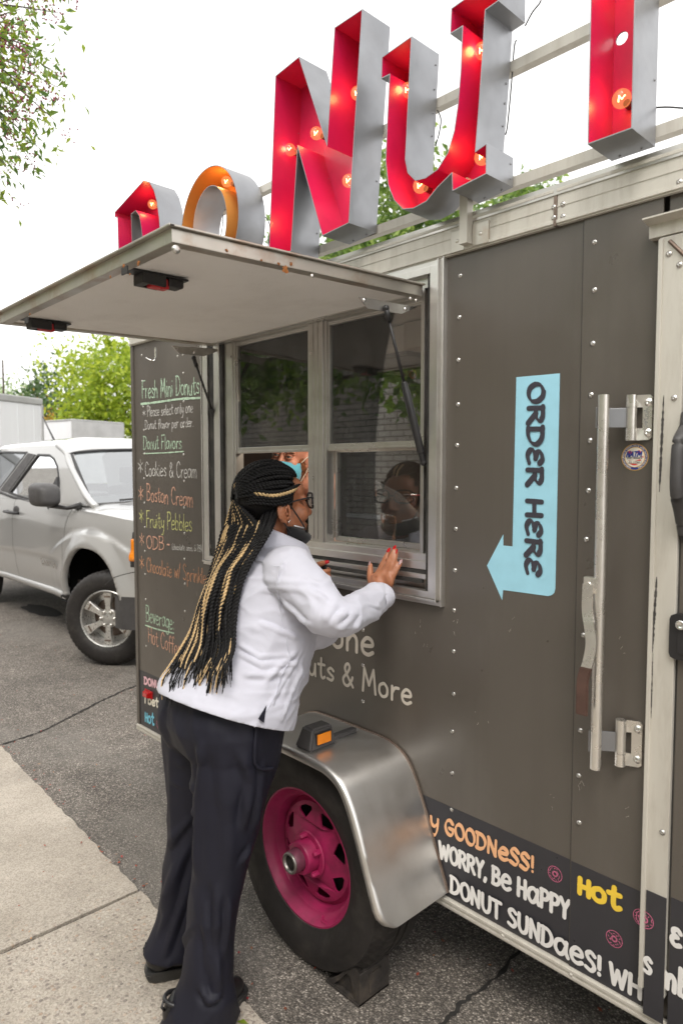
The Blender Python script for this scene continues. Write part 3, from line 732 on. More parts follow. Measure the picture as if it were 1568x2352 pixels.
box(bm, WX0+.063, WX1-.047, -.008, .05, zs(1307), zs(1288), bev=.002); box(bm, WX0+.063, WX1-.047, -.004, .05, zs(1288), zs(1271), bev=.002)
box(bm, WX0+.043, WX1-.047, -.010, .05, zs(1329), zs(1317), bev=.002); box(bm, WX0+.02, WX1-.02, .03, .055, WZ0-.01, zs(1290)); obj('sill', bm, M['alu_brush'], FR)
bm = bmesh.new()
box(bm, WX0+.045, WX1-.048, -.006, .05, zs(1317)+.0005, zs(1307)-.0005); box(bm, WX0+.045, WX1-.06, -.013, -.001, zs(1338), zs(1329)-.0005, bev=.001); obj('sill_seal', bm, M['seal'], FR)
for px, py in ((832, 1336), (1001, 1365)): q = onY(px, py, -.0105); screw(q.x, q.z, -.0105, SMALL, FR)
for px, py in ((1002, 653), (1003, 1050), (992, 653)): q = onY(px, py, -.0105); screw(q.x, q.z, -.0105, SMALL, FR)
# window: two double-hung units
gx0, gx1 = onY(549, 900, .012).x, onY(972, 900, .012).x
mx0, mx1 = onY(713, 1100, .0).x, onY(744, 1100, .0).x
zw0, zw1 = zs(1271), WZ1-.062
zm = onY(740, 1028, .0).z
def unit(x0, x1, name, open_):
    W = thing_part = bpy.data.objects.new('window', None); C.objects.link(W); W.location = ((x0+x1)/2, 0, zw0); adopt(W, TR)
    bm = bmesh.new(); rect_frame(bm, x0, x1, zw0, zw1, .0, .035, (.012, .012, .004, .022)); box(bm, x0+.012, x1-.012, .004, .03, zw1-.034, zw1-.022, bev=.002); obj('window_frame', bm, M['alu'], W)
    bm = bmesh.new(); rect_frame(bm, x0+.012, x1-.012, zm-.011, zw1-.034, .006, .022, (.008, .006, .022, .006)); box(bm, x0+.014, x1-.014, .002, .007, zm-.008, zm-.002, bev=.001)
    for q in (.04, -.06): box(bm, (x1 if q < 0 else x0)+q, (x1 if q < 0 else x0)+q+.012, .001, .007, zm-.010, zm+.001, bev=.001)
    obj('sash', bm, M['alu'], W)
    bm = bmesh.new(); box(bm, x0+.016, x1-.016, .013, .0145, zm+.009, zw1-.038); obj('glass_pane', bm, M['glass'], W)
    if open_:
        bm = bmesh.new(); box(bm, x0+.014, x1-.014, .026, .0275, zm+.012, zw1-.05); obj('glass_pane', bm, M['glass'], W)
        bm = bmesh.new(); rect_frame(bm, x0+.012, x1-.012, zm-.004, zw1-.036, .024, .034, (.006, .006, .016, .006)); obj('raised_sash', bm, M['alu'], W)
    else:
        bm = bmesh.new(); rect_frame(bm, x0+.012, x1-.012, zw0+.004, zm-.004, .036, .056, (.012, .008, .016, .012)); obj('lower_sash', bm, M['alu'], W)
        bm = bmesh.new(); box(bm, x0+.022, x1-.018, .045, .0465, zw0+.019, zm-.015); obj('glass_pane', bm, M['glass'], W)
    return W
unit(gx0-.02, mx0, 'left', True); WR = unit(mx1, gx1+.012, 'right', False)
bm = bmesh.new(); box(bm, mx0, mx1, -.006, .034, zw0-.0, zw1, bev=.002)
for q in (.3, .62): box(bm, mx0+(mx1-mx0)*q, mx0+(mx1-mx0)*q+.003, -.0085, -.004, zw0+.01, zw1-.01)
add('mullion', bm, M['alu'])
bm = bmesh.new(); box(bm, WX0+.045, WX1-.047, .0, .045, zw1, WZ1-.01); box(bm, WX0+.139, gx0-.02, -.004, .045, zw0, zw1, bev=.002); obj('head_jamb', bm, M['alu'], FR)

# ---- raised hatch door (awning)
AX0, AX1 = -2.262, -1.222
hz, oz, oy = 1.957, 1.930, -.785
HT = bpy.data.objects.new('hatch_door', None); C.objects.link(HT); HT.location = (AX1, -.02, hz); adopt(HT, TR)
ang = math.atan2(oz-hz, oy+.02)
def hp(x, s, n):      # s: along the panel from hinge (0) to outer edge (1); n: thickness upwards
    L = math.hypot(oz-hz, oy+.02)
    d = Vector((0, oy+.02, oz-hz)).normalized(); nn = Vector((0, -d.z, d.y)) * -1
    if nn.z < 0: nn = -nn
    return Vector((x, -.02, hz))+d*(s*L)+nn*n
def hbox(bm, x0, x1, s0, s1, n0, n1, bev=.0):
    vs = box(bm, x0, x1, s0, s1, n0, n1, bev=bev)
    for v in vs: v.co = hp(v.co.x, v.co.y, v.co.z)
bm = bmesh.new(); hbox(bm, AX0+.03, AX1-.03, .03, .965, .004, .026); obj('hatch_panel', bm, M['white_panel'], HT)
bm = bmesh.new(); hbox(bm, AX0, AX1, .0, 1.0, .0262, .030); obj('hatch_skin', bm, M['wall'], HT)
bm = bmesh.new(); hbox(bm, AX1-.03, AX1, 0, 1, -.002, .026, .0015); hbox(bm, AX1-.003, AX1+.010, 0, 1.012, .0262, .0305, .001)
obj('side_rail', bm, M['alu_rust'], HT)
bm = bmesh.new(); hbox(bm, AX0, AX0+.03, 0, 1, -.002, .026, .0015); hbox(bm, AX0-.010, AX0+.003, 0, 1.012, .0262, .0305, .001); obj('side_rail', bm, M['alu_rust'], HT)
bm = bmesh.new(); hbox(bm, AX0+.0305, AX1-.0305, .962, 1.0, -.0015, .026, .0015); hbox(bm, AX0-.010, AX1+.010, .998, 1.014, .0262, .0307, .001); obj('front_rail', bm, M['alu_rust'], HT)
bm = bmesh.new(); hbox(bm, AX0+.031, AX1-.031, -.012, .03, .0, .026, .002); obj('hinge_rail', bm, M['alu'], HT)
# rust blisters and bolts on the rail
M['rust'] = PM('rust', (.30, .11, .025), .7, .2, .35, 60, bump=.5, bs=300, dirt=(.12, .04, .01), dirt_amt=.6, bdist=.002)
def blot(bm, c, nrm, r, seed):
    rr = random.Random(seed); u, v = frame_from(nrm); n = 16
    ring = [bm.verts.new(Vector(c)+(u*math.cos(k*2*math.pi/n)+v*math.sin(k*2*math.pi/n))*r*rr.uniform(.55, 1.2)) for k in range(n)]
    ctr = bm.verts.new(Vector(c)+nrm*.0012)
    for k in range(n): bm.faces.new((ctr, ring[k], ring[(k+1) % n]))
for px, py, r_, sd_ in ((655, 619, .010, 1), (655, 621, .006, 9), (640, 606, .004, 2), (668, 607, .005, 3), (520, 575, .004, 4), (600, 598, .003, 6)):
    q = onX(px, py, AX1); bm = bmesh.new(); blot(bm, q+Vector((.0008+.0004*sd_/9, 0, 0)), Vector((1, 0, 0)), r_, sd_); fixn(bm); obj('rust_patch', bm, M['rust'], HT)
for px, py, r_, sd_ in ((319, 604, .006, 5), (255, 636, .005, 7), (285, 612, .007, 8), (300, 630, .003, 11), (70, 722, .005, 12)):
    q = onY(px, py, oy); q.y = hp(q.x, 1, 0).y-.001; bm = bmesh.new(); blot(bm, q, Vector((0, -1, 0)), r_, sd_); fixn(bm); obj('rust_patch', bm, M['rust'], HT)
q = onX(404, 573, AX1); bm = bmesh.new(); lathe(bm, [(.009, 0), (.009, .002), (.007, .005), (.003, .006), (.0001, .0058)], (AX1, q.y, q.z), 'X', 16); obj('bolt', bm, M['alu'], HT, smooth=True)
for px, py in ((717, 634), (955, 690), (942, 686)): 
    q = onX(px, py, AX1); bm = bmesh.new(); lathe(bm, [(.005, 0), (.0045, .002), (.0001, .003)], (AX1, q.y, q.z), 'X', 10); obj('bolt', bm, M['steel'], HT, smooth=True)
# latch slots in the front rail
for px, py in ((287, 620), (62, 735)):
    q = onY(px, py, oy); yf = hp(q.x, 1, .01).y
    bm = bmesh.new(); box(bm, q.x-.014, q.x+.014, yf-.0012, yf+.002, q.z-.009, q.z+.007); obj('latch_slot', bm, M['seal'], HT)
# two black latches with red catches under the panel
def latch(px, py):
    Zp = hp(0, .86, 0).z; q = onZ(px, py, Zp-.02); s_ = -(q.y+.02)/(-(oy+.02)); zc = hp(q.x, s_, 0).z
    L = bpy.data.objects.new('latch', None); C.objects.link(L); L.location = (q.x, q.y, zc); adopt(L, HT)
    bm = bmesh.new()
    box(bm, q.x-.022, q.x+.022, q.y-.078, q.y+.07, zc-.003, zc+.002, bev=.002)
    for sx in (-1, 1): box(bm, q.x+sx*.019-.005, q.x+sx*.019+.005, q.y-.05, q.y+.01, zc-.027, zc-.002, bev=.003)
    box(bm, q.x-.018, q.x+.018, q.y-.05, q.y-.030, zc-.027, zc-.002, bev=.003)
    box(bm, q.x-.020, q.x+.020, q.y+.018, q.y+.058, zc-.022, zc-.002, bev=.005)
    obj('latch_body', bm, M['black'], L)
    bm = bmesh.new(); box(bm, q.x-.0135, q.x+.0145, q.y-.022, q.y+.022, zc-.029, zc-.006, bev=.003); obj('catch', bm, M['red_plastic'], L)
latch(363, 655); latch(106, 754)
# gas struts and their brackets
def strut(top, bot, xb):
    S = bpy.data.objects.new('gas_strut', None); C.objects.link(S); S.location = bot; adopt(S, TR)
    top, bot = Vector(top), Vector(bot); mid = top.lerp(bot, .47); u = (bot-top).normalized()
    bm = bmesh.new(); tube(bm, [top+u*.03, mid], .0042, 10); obj('rod', bm, M['black'], S, smooth=True)
    bm = bmesh.new(); tube(bm, [mid-u*.004, mid, mid+u*.02, mid+u*.022, bot-u*.03, bot-u*.028, bot], [.006, .0085, .009, .0105, .0105, .0085, .0085], 14); obj('cylinder', bm, M['black'], S, auto=40)
    bm = bmesh.new(); tube(bm, [top, top+u*.034], .0075, 12); ellipsoid(bm, top, (.009, .009, .009), seg=10, rings=6); ellipsoid(bm, bot, (.010, .010, .010), seg=10, rings=6); obj('end_joint', bm, M['black'], S, smooth=True)
t1 = onX(886, 708, AX1-.012); b1 = onX(972, 1062, WX1-.058); strut(t1, b1, 0)
t0 = onX(445, 822, AX0+.012); b0 = onX(530, 1066, WX0+.052); strut(t0, b0, 0)
def bracket(X, a, b, c, d, th):
    bm = bmesh.new()
    P = [onX(px, py, X) for px, py in (a, b, c, d)]
    vs = [bm.verts.new(p) for p in P]; vt = [bm.verts.new(p+Vector((th, 0, 0))) for p in P]
    bm.faces.new(vs); bm.faces.new(vt[::-1])
    for k in range(4): bm.faces.new((vs[k], vt[k], vt[(k+1) % 4], vs[(k+1) % 4]))
    fixn(bm); add('strut_bracket', bm, M['alu'])
bracket(AX1-.022, (822, 682), (955, 706), (920, 721), (842, 709), .003); bracket(AX0+.022, (395, 794), (512, 802), (470, 818), (412, 812), -.003)
for px, py, X_ in ((836, 689, AX1-.018), (930, 710, AX1-.018), (446, 809, AX0+.026)):
    q = onX(px, py, X_); bm = bmesh.new(); lathe(bm, [(.006, 0), (.005, .003), (.0001, .004)], (q.x, q.y, q.z), 'X', 12); add('bolt', bm, M['chrome'], smooth=True)
# small hook on the menu panel
q = onY(358, 815); bm = bmesh.new(); tube(bm, smoothpts([q+Vector((0, -.002, .03)), q+Vector((0, -.004, -.02)), q+Vector((-.012, -.022, -.022)), q+Vector((-.03, -.03, -.012))], 5), .0022, 6)
box(bm, q.x-.006, q.x+.006, -.003, 0, q.z-.012, q.z+.03); add('hook', bm, M['chrome'])
# stuff fixed inside: light grey cupboard, counter, shelf edge
bm = bmesh.new(); CX0, CX1 = onY(590, 850, .62).x, onY(928, 790, .62).x
box(bm, CX0, CX1, .62, .95, onY(740, 836, .62).z+.0, ZT-.06, bev=.004); add('wall_cabinet', bm, M['white_panel'])
bm = bmesh.new(); box(bm, CX0, CX1+.01, .63, .95, onY(740, 846, .62).z, onY(740, 836, .62).z-.001); add('cabinet_light_rail', bm, M['dark_in'])
bm = bmesh.new(); box(bm, CX1+.012, CX1+.22, .60, .9, onY(945, 800, .6).z, ZT-.06, bev=.004); add('ducting', bm, M['cream_alu'])
bm = bmesh.new(); box(bm, XL+.06, XR-.07, 1.35, YB-.04, 1.02, 1.06, bev=.003); box(bm, XL+.06, XR-.07, 1.36, YB-.04, .44, 1.02); add('back_counter', bm, M['worn_steel'])
bm = bmesh.new(); box(bm, XL+.06, -.9, .07, .36, 1.085, 1.11, bev=.003); add('serving_counter', bm, M['alu'])
bm = bmesh.new(); box(bm, XL+.06, XR-.07, YB-.09, YB-.032, 1.66, 1.72, bev=.003); add('batten', bm, PM('orange_wood', (.50, .22, .07), .5, 0, .2, 5, stretch=(.3, 1, 1)))

# ---- side door frame, hinges, lock bar
bm = bmesh.new()
DXa, DXb = onY(1487, 1529, -.022).x, onY(1546, 1529, -.022).x
zd = onY(1520, 545, -.022).z
box(bm, DXa, DXb, -.022, .0, .345, zd, bev=.002); box(bm, DXa-.001, DXa+.008, -.026, -.020, .345, zd-.004, bev=.001)
DF = add('door_frame', bm, M['cream_alu'])
bm = bmesh.new(); box(bm, DXb, .3, -.022, -.001, zd-.075, zd-.001, bev=.002); obj('door_header', bm, M['cream_alu'], DF)
bm = bmesh.new(); x0 = onY(1490, 535, -.022).x
box(bm, x0, .32, -.024, .0, zd+.002, zd+.030, bev=.001)
vs = box(bm, x0-.003, .32, -.024, .0, zd+.030, zd+.033)
vs = box(bm, x0-.003, .32, -.052, -.024, zd+.029, zd+.032)
for v in vs:
    if v.co.y < -.04: v.co.z += .006
add('drip_rail', bm, M['cream_alu'])
bm = bmesh.new(); box(bm, DXb+.004, .28, -.014, -.001, .365, zd-.08, bev=.002); DR = add('side_door', bm, M['wall'])
bm = bmesh.new(); box(bm, DXb, DXb+.004, -.012, -.001, .37, zd-.08); obj('door_seal', bm, M['seal'], DR)
bm = bmesh.new(); a = onY(1536, 553, -.024); b = onY(1575, 590, -.024); tube(bm, [a, a.lerp(b, .5), b], .004, 8); obj('door_cord', bm, M['worn_steel'], DF)
for px, py in ((1547, 914), (1559, 608), (1520, 1912), (1535, 583)): 
    q = onY(px, py, -.0225); screw(q.x, q.z, -.0225, SCREW, DF)
# scuffs worn into the frame
for (xa, ya, xb, yb, w0, sd_) in ((1523, 908, 1513, 1130, .0032, 3), (1507, 1325, 1496, 1500, .0035, 5), (1498, 1500, 1494, 1650, .0014, 8)):
    bm = bmesh.new(); r2 = random.Random(sd_); A = onY(xa, ya, -.0228); B = onY(xb, yb, -.0228); prev = None
    for i in range(41):
        t = i/40; p = A.lerp(B, t); ww = w0*r2.uniform(.4, 1.1)*math.sin(math.pi*min(1, max(0, t*.96+.02)))**.5
        a = bm.verts.new((p.x-ww, p.y, p.z)); b = bm.verts.new((p.x+ww, p.y, p.z))
        if prev: bm.faces.new((prev[0], prev[1], b, a))
        prev = (a, b)
    obj('scuff_mark', bm, M['scuff'], DF)
# lock bar
LB = bpy.data.objects.new('lock_bar', None); C.objects.link(LB); yb_ = -.062
pa, pb = onY(1387, 907, yb_), onY(1365, 1765, yb_); xb = (pa.x+pb.x)/2; LB.location = (xb, yb_, pb.z); adopt(LB, TR)
bm = bmesh.new(); tube(bm, [Vector((xb, yb_, pa.z)), Vector((xb, yb_, pb.z))], .0118, 20)
lathe(bm, [(.0118, 0), (.0090, .0005), (.0088, -.01)], (xb, yb_, pa.z), 'Z', 20); obj('bar', bm, M['steel'], LB, auto=40)
def hinge(pz0, pz1, key):
    """barrel, strap to the bar and plate with two bolts"""
    H = bpy.data.objects.new('hinge', None); C.objects.link(H); z0, z1 = pz1, pz0; zc = (z0+z1)/2; h = z1-z0
    xh = onY(1449 if key else 1424, 960 if key else 1700, -.024).x; xpl = onY(1497 if key else 1474, 960 if key else 1700, -.006).x
    H.location = (xh, 0, zc); adopt(H, TR)
    bm = bmesh.new()
    for a, b, r_ in ((z0, z0+h*.27, .0115), (z0+h*.275, z0+h*.725, .0108), (z0+h*.73, z1, .0115)):
        tube(bm, [Vector((xh, -.024, a)), Vector((xh, -.024, b))], r_, 18)
    obj('barrel', bm, M['steel'], H, auto=40)
    bm = bmesh.new()
    P = [(xh+.004, z0), (xpl-.006, z0+.001), (xpl, z0+.006), (xpl, z1-.006), (xpl-.006, z1), (xh+.004, z1), (xh+.004, z1-h*.27), (xh+.018, z1-h*.27), (xh+.018, z0+h*.27), (xh+.004, z0+h*.27)]
    poly_plate(bm, P, [], lambda u, v, t: Vector((u, t-.012*max(0, min(1, (xh+.022-u)/.02)), v)), -.008, -.0036); fixn(bm); obj('plate', bm, M['steel'], H)
    bm = bmesh.new(); box(bm, xb-.004, xh-.004, -.055, -.050, z0+h*.29, z0+h*.72, bev=.001)
    vs = box(bm, xb-.014, xb-.010, -.07, -.052, z0+h*.28, z0+h*.74, bev=.001); 
    for v in bm.verts:
        if v.co.x > xh-.02: v.co.y += .026
    obj('strap', bm, M['galv'], H)
    for zz in (z1-h*.17, z0+h*.17): screw((xpl+xh+.018)/2+.001, zz, -.008, BOLT, H, 'hinge_bolt')
    return H, xh, xpl, z0, z1
H1 = hinge(onY(1470, 908, -.006).z, onY(1470, 1012, -.006).z, True); H2 = hinge(onY(1440, 1650, -.006).z, onY(1440, 1755, -.006).z, False)
bm = bmesh.new(); fn, L = wall_fn((H1[2]-.008, -.0082, H1[3]+.027), (H1[2]-.008, -.0082, H1[4]-.025), up=Vector((-1, 0, 0)))
lettering(bm, 'IMPERIAL', fn, .0085, .0009, fit=L); obj('stamped_text', bm, M['galv'], H1[0])
# lever handle
bm = bmesh.new()
hl = [onY(px, py, yy) for px, py, yy in ((1350, 1342, -.075), (1348, 1400, -.080), (1353, 1440, -.088), (1357, 1480, -.094), (1350, 1520, -.098), (1338, 1560, -.102), (1336, 1610, -.104), (1335, 1642, -.104))]
P = smoothpts(hl, 6)
def strap(bm, P, wd, th):
    rings = []
    for i, p in enumerate(P):
        rings.append([bm.verts.new(p+Vector((a*wd/2, b*th/2, 0))) for a, b in ((-1, -1), (1, -1), (1, 1), (-1, 1))])
    for A, B in zip(rings, rings[1:]):
        for k in range(4): bm.faces.new((A[k], A[(k+1) % 4], B[(k+1) % 4], B[k]))
    bm.faces.new(rings[0][::-1]); bm.faces.new(rings[-1])
k = int(len(P)*.62); strap(bm, P[:k+1], .024, .005); fixn(bm); HL = obj('lever', bm, M['steel'], LB)
bm = bmesh.new(); strap(bm, P[k:], .026, .009); fixn(bm); bmesh.ops.bevel(bm, geom=bm.edges[:], offset=.002, segments=2, affect='EDGES'); obj('lever_grip', bm, PM('brown_grip', (.085, .045, .034), .55, .1, .3, 14), HL)
bm = bmesh.new(); q = onY(1356, 1343, -.07); box(bm, q.x-.016, xb+.002, -.074, -.058, q.z-.019, q.z+.017, bev=.003); lathe(bm, [(.007, 0), (.006, -.003), (.003, -.003), (.0028, -.001), (.0001, -.001)], (q.x-.004, -.0745, q.z), 'Y', 14); obj('lever_bracket', bm, M['steel'], HL, auto=40)
# black grab handle and lock on the door
bm = bmesh.new()
gh = [onY(px, py, yy) for px, py, yy in ((1566, 950, -.02), (1564, 985, -.03), (1556, 1015, -.06), (1554, 1070, -.07), (1553, 1130, -.07), (1560, 1165, -.05), (1566, 1200, -.03), (1568, 1225, -.02))]
for p in gh: p.x = max(p.x, DXb+.012)
tube(bm, smoothpts(gh, 5), .014, 10, flat=.9); ellipsoid(bm, gh[0]+Vector((.01, .01, 0)), (.024, .012, .03), seg=12, rings=8); ellipsoid(bm, gh[-1]+Vector((.01, .01, 0)), (.024, .012, .03), seg=12, rings=8)
obj('grab_handle', bm, M['greyblack'], DR, smooth=True)
bm = bmesh.new(); a = onY(1537, 1408, -.03); b = onY(1537, 1512, -.03)
poly_plate(bm, [(a.x+.012, b.z), (a.x+.14, b.z), (a.x+.14, a.z), (a.x+.012, a.z), (a.x+.003, a.z-.004), (a.x, a.z-.012), (a.x, b.z+.012), (a.x+.003, b.z+.004)], [], lambda u, v, t: Vector((u, t, v)), -.031, -.012); fixn(bm)
box(bm, a.x+.017, a.x+.125, -.0335, -.030, b.z+.014, a.z-.014, bev=.001); LK = obj('door_lock', bm, M['black'], DR)
bm = bmesh.new(); q = onY(1562, 1436, -.034); lathe(bm, [(.010, .002), (.010, -.003), (.007, -.004), (.005, -.001), (.0001, -.001)], (q.x, -.034, q.z), 'Y', 16); obj('keyhole', bm, M['chrome'], LK, smooth=True)

# ---- fender over the wheel
FX0, FX1 = -1.895, onY(1030, 2085).x; FZ = .672; fzb = .302; FY = -.268
prof = [(FX1, fzb), (FX1-.05, fzb+.125), (FX1-.095, fzb+.235), (FX1-.13, fzb+.305), (FX1-.165, FZ-.025), (FX1-.215, FZ-.003), (FX1-.27, FZ+.002), (-1.52, FZ+.003)]
prof = prof + [(2*-1.52-x, z) for x, z in prof[-2::-1]]
pp = smoothpts([Vector((x, 0, z)) for x, z in prof], 6)
bm = bmesh.new(); rings = []; n = len(pp)
for i, p in enumerate(pp):
    d = (pp[min(i+1, n-1)]-pp[max(i-1, 0)]).normalized(); nr = Vector((d.z, 0, -d.x)); nr = nr if (p-Vector((-1.52, 0, .3))).dot(nr) > 0 else -nr
    endt = min(i, n-1-i); yo = FY + (.045*(1-endt/3)**2 if endt < 3 else 0)
    dent = -.003*math.exp(-((i-7)/3)**2)
    cs = [(0, 0), (-.06, 0), (-.12, .001), (-.18, .001+dent*.5), (yo+.016, .001+dent), (yo+.006, .0), (yo+.001, -.005), (yo, -.012), (yo+.002, -.022), (yo+.009, -.025), (yo+.011, -.02), (yo+.012, -.010), (yo+.02, -.009), (-.15, -.010), (0, -.010)]
    rings.append([bm.verts.new(Vector((p.x, a, p.z))+nr*b) for a, b in cs])
for A, B in zip(rings, rings[1:]):
    for k in range(len(A)-1): bm.faces.new((A[k], A[k+1], B[k+1], B[k]))
fixn(bm); FD = add('fender', bm, M['alu_brush'], auto=50)
bm = bmesh.new(); tube(bm, [p+Vector((0, -.004, 0)) for p in pp], .0045, 6); obj('fender_seal', bm, M['worn_steel'], FD)
# marker lamp on the fender
lc = onZ(722, 1715, FZ+.003); LM = bpy.data.objects.new('marker_lamp', None); C.objects.link(LM); LM.location = lc; adopt(LM, FD)
def frust(bm, x0, x1, y0, y1, z0, z1, ix0, ix1, iy):
    B = [(x0, y0, z0), (x1, y0, z0), (x1, y1, z0), (x0, y1, z0)]; T = [(x0+ix0, y0+iy, z1), (x1-ix1, y0+iy, z1), (x1-ix1, y1-iy, z1), (x0+ix0, y1-iy, z1)]
    b = [bm.verts.new(p) for p in B]; t = [bm.verts.new(p) for p in T]
    bm.faces.new(b[::-1]); bm.faces.new(t)
    for k in range(4): bm.faces.new((b[k], b[(k+1) % 4], t[(k+1) % 4], t[k]))
lx0, lx1 = lc.x-.042, lc.x+.030; ly0, ly1 = FY+.022, FY+.022+.108; lz = FZ+.004
bm = bmesh.new(); frust(bm, lx0, lx1, ly0, ly1, lz, lz+.062, .018, .006, .016); bmesh.ops.bevel(bm, geom=bm.edges[:], offset=.006, segments=3, affect='EDGES')
box(bm, lx0+.03, lx1-.02, ly1-.01, ly1+.10, lz-.001, lz+.014, bev=.004); fixn(bm); obj('lamp_housing', bm, M['greyblack'], LM, auto=45)
bm = bmesh.new(); box(bm, lx1-.007, lx1-.0005, ly0+.023, ly1-.023, lz+.012, lz+.050, bev=.002); obj('bezel', bm, M['black'], LM)
bm = bmesh.new(); box(bm, lx1-.002, lx1+.003, ly0+.028, ly1-.028, lz+.016, lz+.046, bev=.002); obj('lens', bm, M['amber'], LM)
# red side marker at the far end
q = onY(343, 1594); bm = bmesh.new(); box(bm, q.x-.035, q.x+.035, -.004, 0, q.z-.018, q.z+.018, bev=.001); RMk = add('side_marker', bm, M['red_plastic'])
bm = bmesh.new(); frust(bm, q.x-.03, q.x+.03, -.024, -.004, q.z-.015, q.z+.015, .0, .0, 0)
for v in bm.verts:
    if v.co.y < -.02: v.co.x = q.x+(v.co.x-q.x)*.7; v.co.z = q.z+(v.co.z-q.z)*.72
bmesh.ops.bevel(bm, geom=bm.edges[:], offset=.002, segments=2, affect='EDGES'); fixn(bm); obj('lens', bm, M['redlens'], RMk)

# ---- wheel
WC = onY(702, 1995, -.2); wx, wz = -1.507, .330
WH = bpy.data.objects.new('wheel', None); C.objects.link(WH); WH.location = (wx, -.13, wz); adopt(WH, TR)
def tyre(bm, c, R, r, y0, y1, blocks=72):
    w_ = y1-y0; ym = (y0+y1)/2
    pr = [(r-.004, y0+.02), (r+.003, y0+.008), (r+.012, y0+.006), (r+.03, y0-.004), (r+.055, y0-.010), (R-.045, y0-.008), (R-.030, y0+.000), (R-.022, y0+.0005), (R-.018, y0+.006), (R-.008, y0+.018), (R-.002, y0+.03), (R, y0+.045),
          (R, ym-.022), (R-.008, ym-.020), (R-.008, ym-.013), (R, ym-.011), (R, ym+.011), (R-.008, ym+.013), (R-.008, ym+.020), (R, ym+.022), (R, y1-.045), (R-.008, y1-.018), (R-.03, y1), (R-.06, y1+.008), (r, y1-.01)]
    rings = lathe(bm, pr, c, 'Y', blocks*3)
    for ri in (8, 9, 10, 11):                            # tread lugs: nicks along the shoulder
        for k, v in enumerate(rings[ri]):
            if (k+ri) % 3 == 0:
                d = Vector((v.co.x-c[0], 0, v.co.z-c[2])).normalized(); v.co -= d*.006
bm = bmesh.new(); tyre(bm, (wx, 0, wz), .332, .200, -.222, -.020); fixn(bm); obj('tyre', bm, M['rubber'], WH, auto=35)
bm = bmesh.new()
yr = -.206
lathe(bm, [(.1985, yr+.02), (.2045, yr), (.203, yr-.005), (.1965, yr-.006), (.192, yr), (.186, yr+.012), (.179, yr+.022), (.171, yr+.026), (.167, yr+.034), (.164, yr+.05), (.160, yr+.056), (.152, yr+.050), (.146, yr+.043)], (wx, 0, wz), 'Y', 96)
# spoke disc with eight rounded triangular windows
outer = [(.1465*math.cos(2*math.pi*k/96), .1465*math.sin(2*math.pi*k/96)) for k in range(96)]
inner = [(.052*math.cos(2*math.pi*k/48), .052*math.sin(2*math.pi*k/48)) for k in range(48)]
holes = [inner]
for k in range(8):
    a = k*math.pi/4+.32; T = []
    base = [(.134, -.21), (.137, 0), (.134, .21), (.127, .25), (.118, .20), (.104, .075), (.0985, 0), (.104, -.075), (.118, -.20), (.127, -.25)]
    holes.append([(rr*math.cos(a+da), rr*math.sin(a+da)) for rr, da in base])
def disc_fn(u, v, t):
    rr = math.hypot(u, v); return Vector((wx+u, yr+.043-.024*max(0, min(1, (.1465-rr)/.075))+t, wz+v))
poly_plate(bm, outer, holes, disc_fn, 0.0, .006)
lathe(bm, [(.0525, yr+.018), (.064, yr+.016), (.070, yr+.016), (.066, yr+.012), (.052, yr+.012), (.050, yr+.022)], (wx, 0, wz), 'Y', 48)
lathe(bm, [(.163, yr+.055), (.163, yr+.15)], (wx, 0, wz), 'Y', 64)
fixn(bm); RIM = obj('rim', bm, M['pink_rim'], WH, auto=35)
bm = bmesh.new(); lathe(bm, [(.2052, yr-.001), (.2052, yr-.006), (.2025, yr-.0065), (.2025, yr-.001)], (wx, 0, wz), 'Y', 96); obj('rim_edge', bm, M['alu'], WH, smooth=True)
bm = bmesh.new(); lathe(bm, [(.160, yr+.10), (.0001, yr+.10)], (wx, 0, wz), 'Y', 32); obj('brake_drum', bm, M['rubber'], WH)
bm = bmesh.new(); lathe(bm, [(.049, yr+.05), (.049, yr-.018), (.046, yr-.024), (.036, yr-.026), (.034, yr-.026)], (wx, 0, wz), 'Y', 40)
for k in range(5):
    a = k*2*math.pi/5+.5; c_ = (wx+.058*math.cos(a), 0, wz+.058*math.sin(a)); lathe(bm, [(.0095, yr+.014), (.0095, yr-.004), (.006, yr-.010), (.0001, yr-.011)], c_, 'Y', 6)
fixn(bm); obj('hub', bm, M['pink_rim'], WH, auto=40)
bm = bmesh.new(); lathe(bm, [(.033, yr-.024), (.033, yr-.052), (.030, yr-.056)], (wx, 0, wz), 'Y', 32); fixn(bm); obj('dust_cap', bm, PM('dirty_cap', (.16, .04, .07), .45, .3, .3, 40), WH, auto=40)
bm = bmesh.new(); lathe(bm, [(.0305, yr-.054), (.031, yr-.060), (.028, yr-.063), (.0235, yr-.061), (.0225, yr-.052)], (wx, 0, wz), 'Y', 32); obj('cap_ring', bm, PM('dull_ring', (.30, .28, .26), .42, .9, .2, 30), WH, smooth=True)
bm = bmesh.new(); lathe(bm, [(.0225, yr-.053), (.017, yr-.050), (.0155, yr-.055), (.010, yr-.056), (.0001, yr-.055)], (wx, 0, wz), 'Y', 24); obj('grease_plug', bm, M['rubber'], WH, smooth=True)
bm = bmesh.new(); a = -1.25; c_ = Vector((wx+.180*math.cos(a), yr+.02, wz+.180*math.sin(a))); tube(bm, [c_, c_+Vector((.01, -.012, -.002)), c_+Vector((.036, -.016, .002))], .0045, 8); obj('valve', bm, M['pink_rim'], WH)
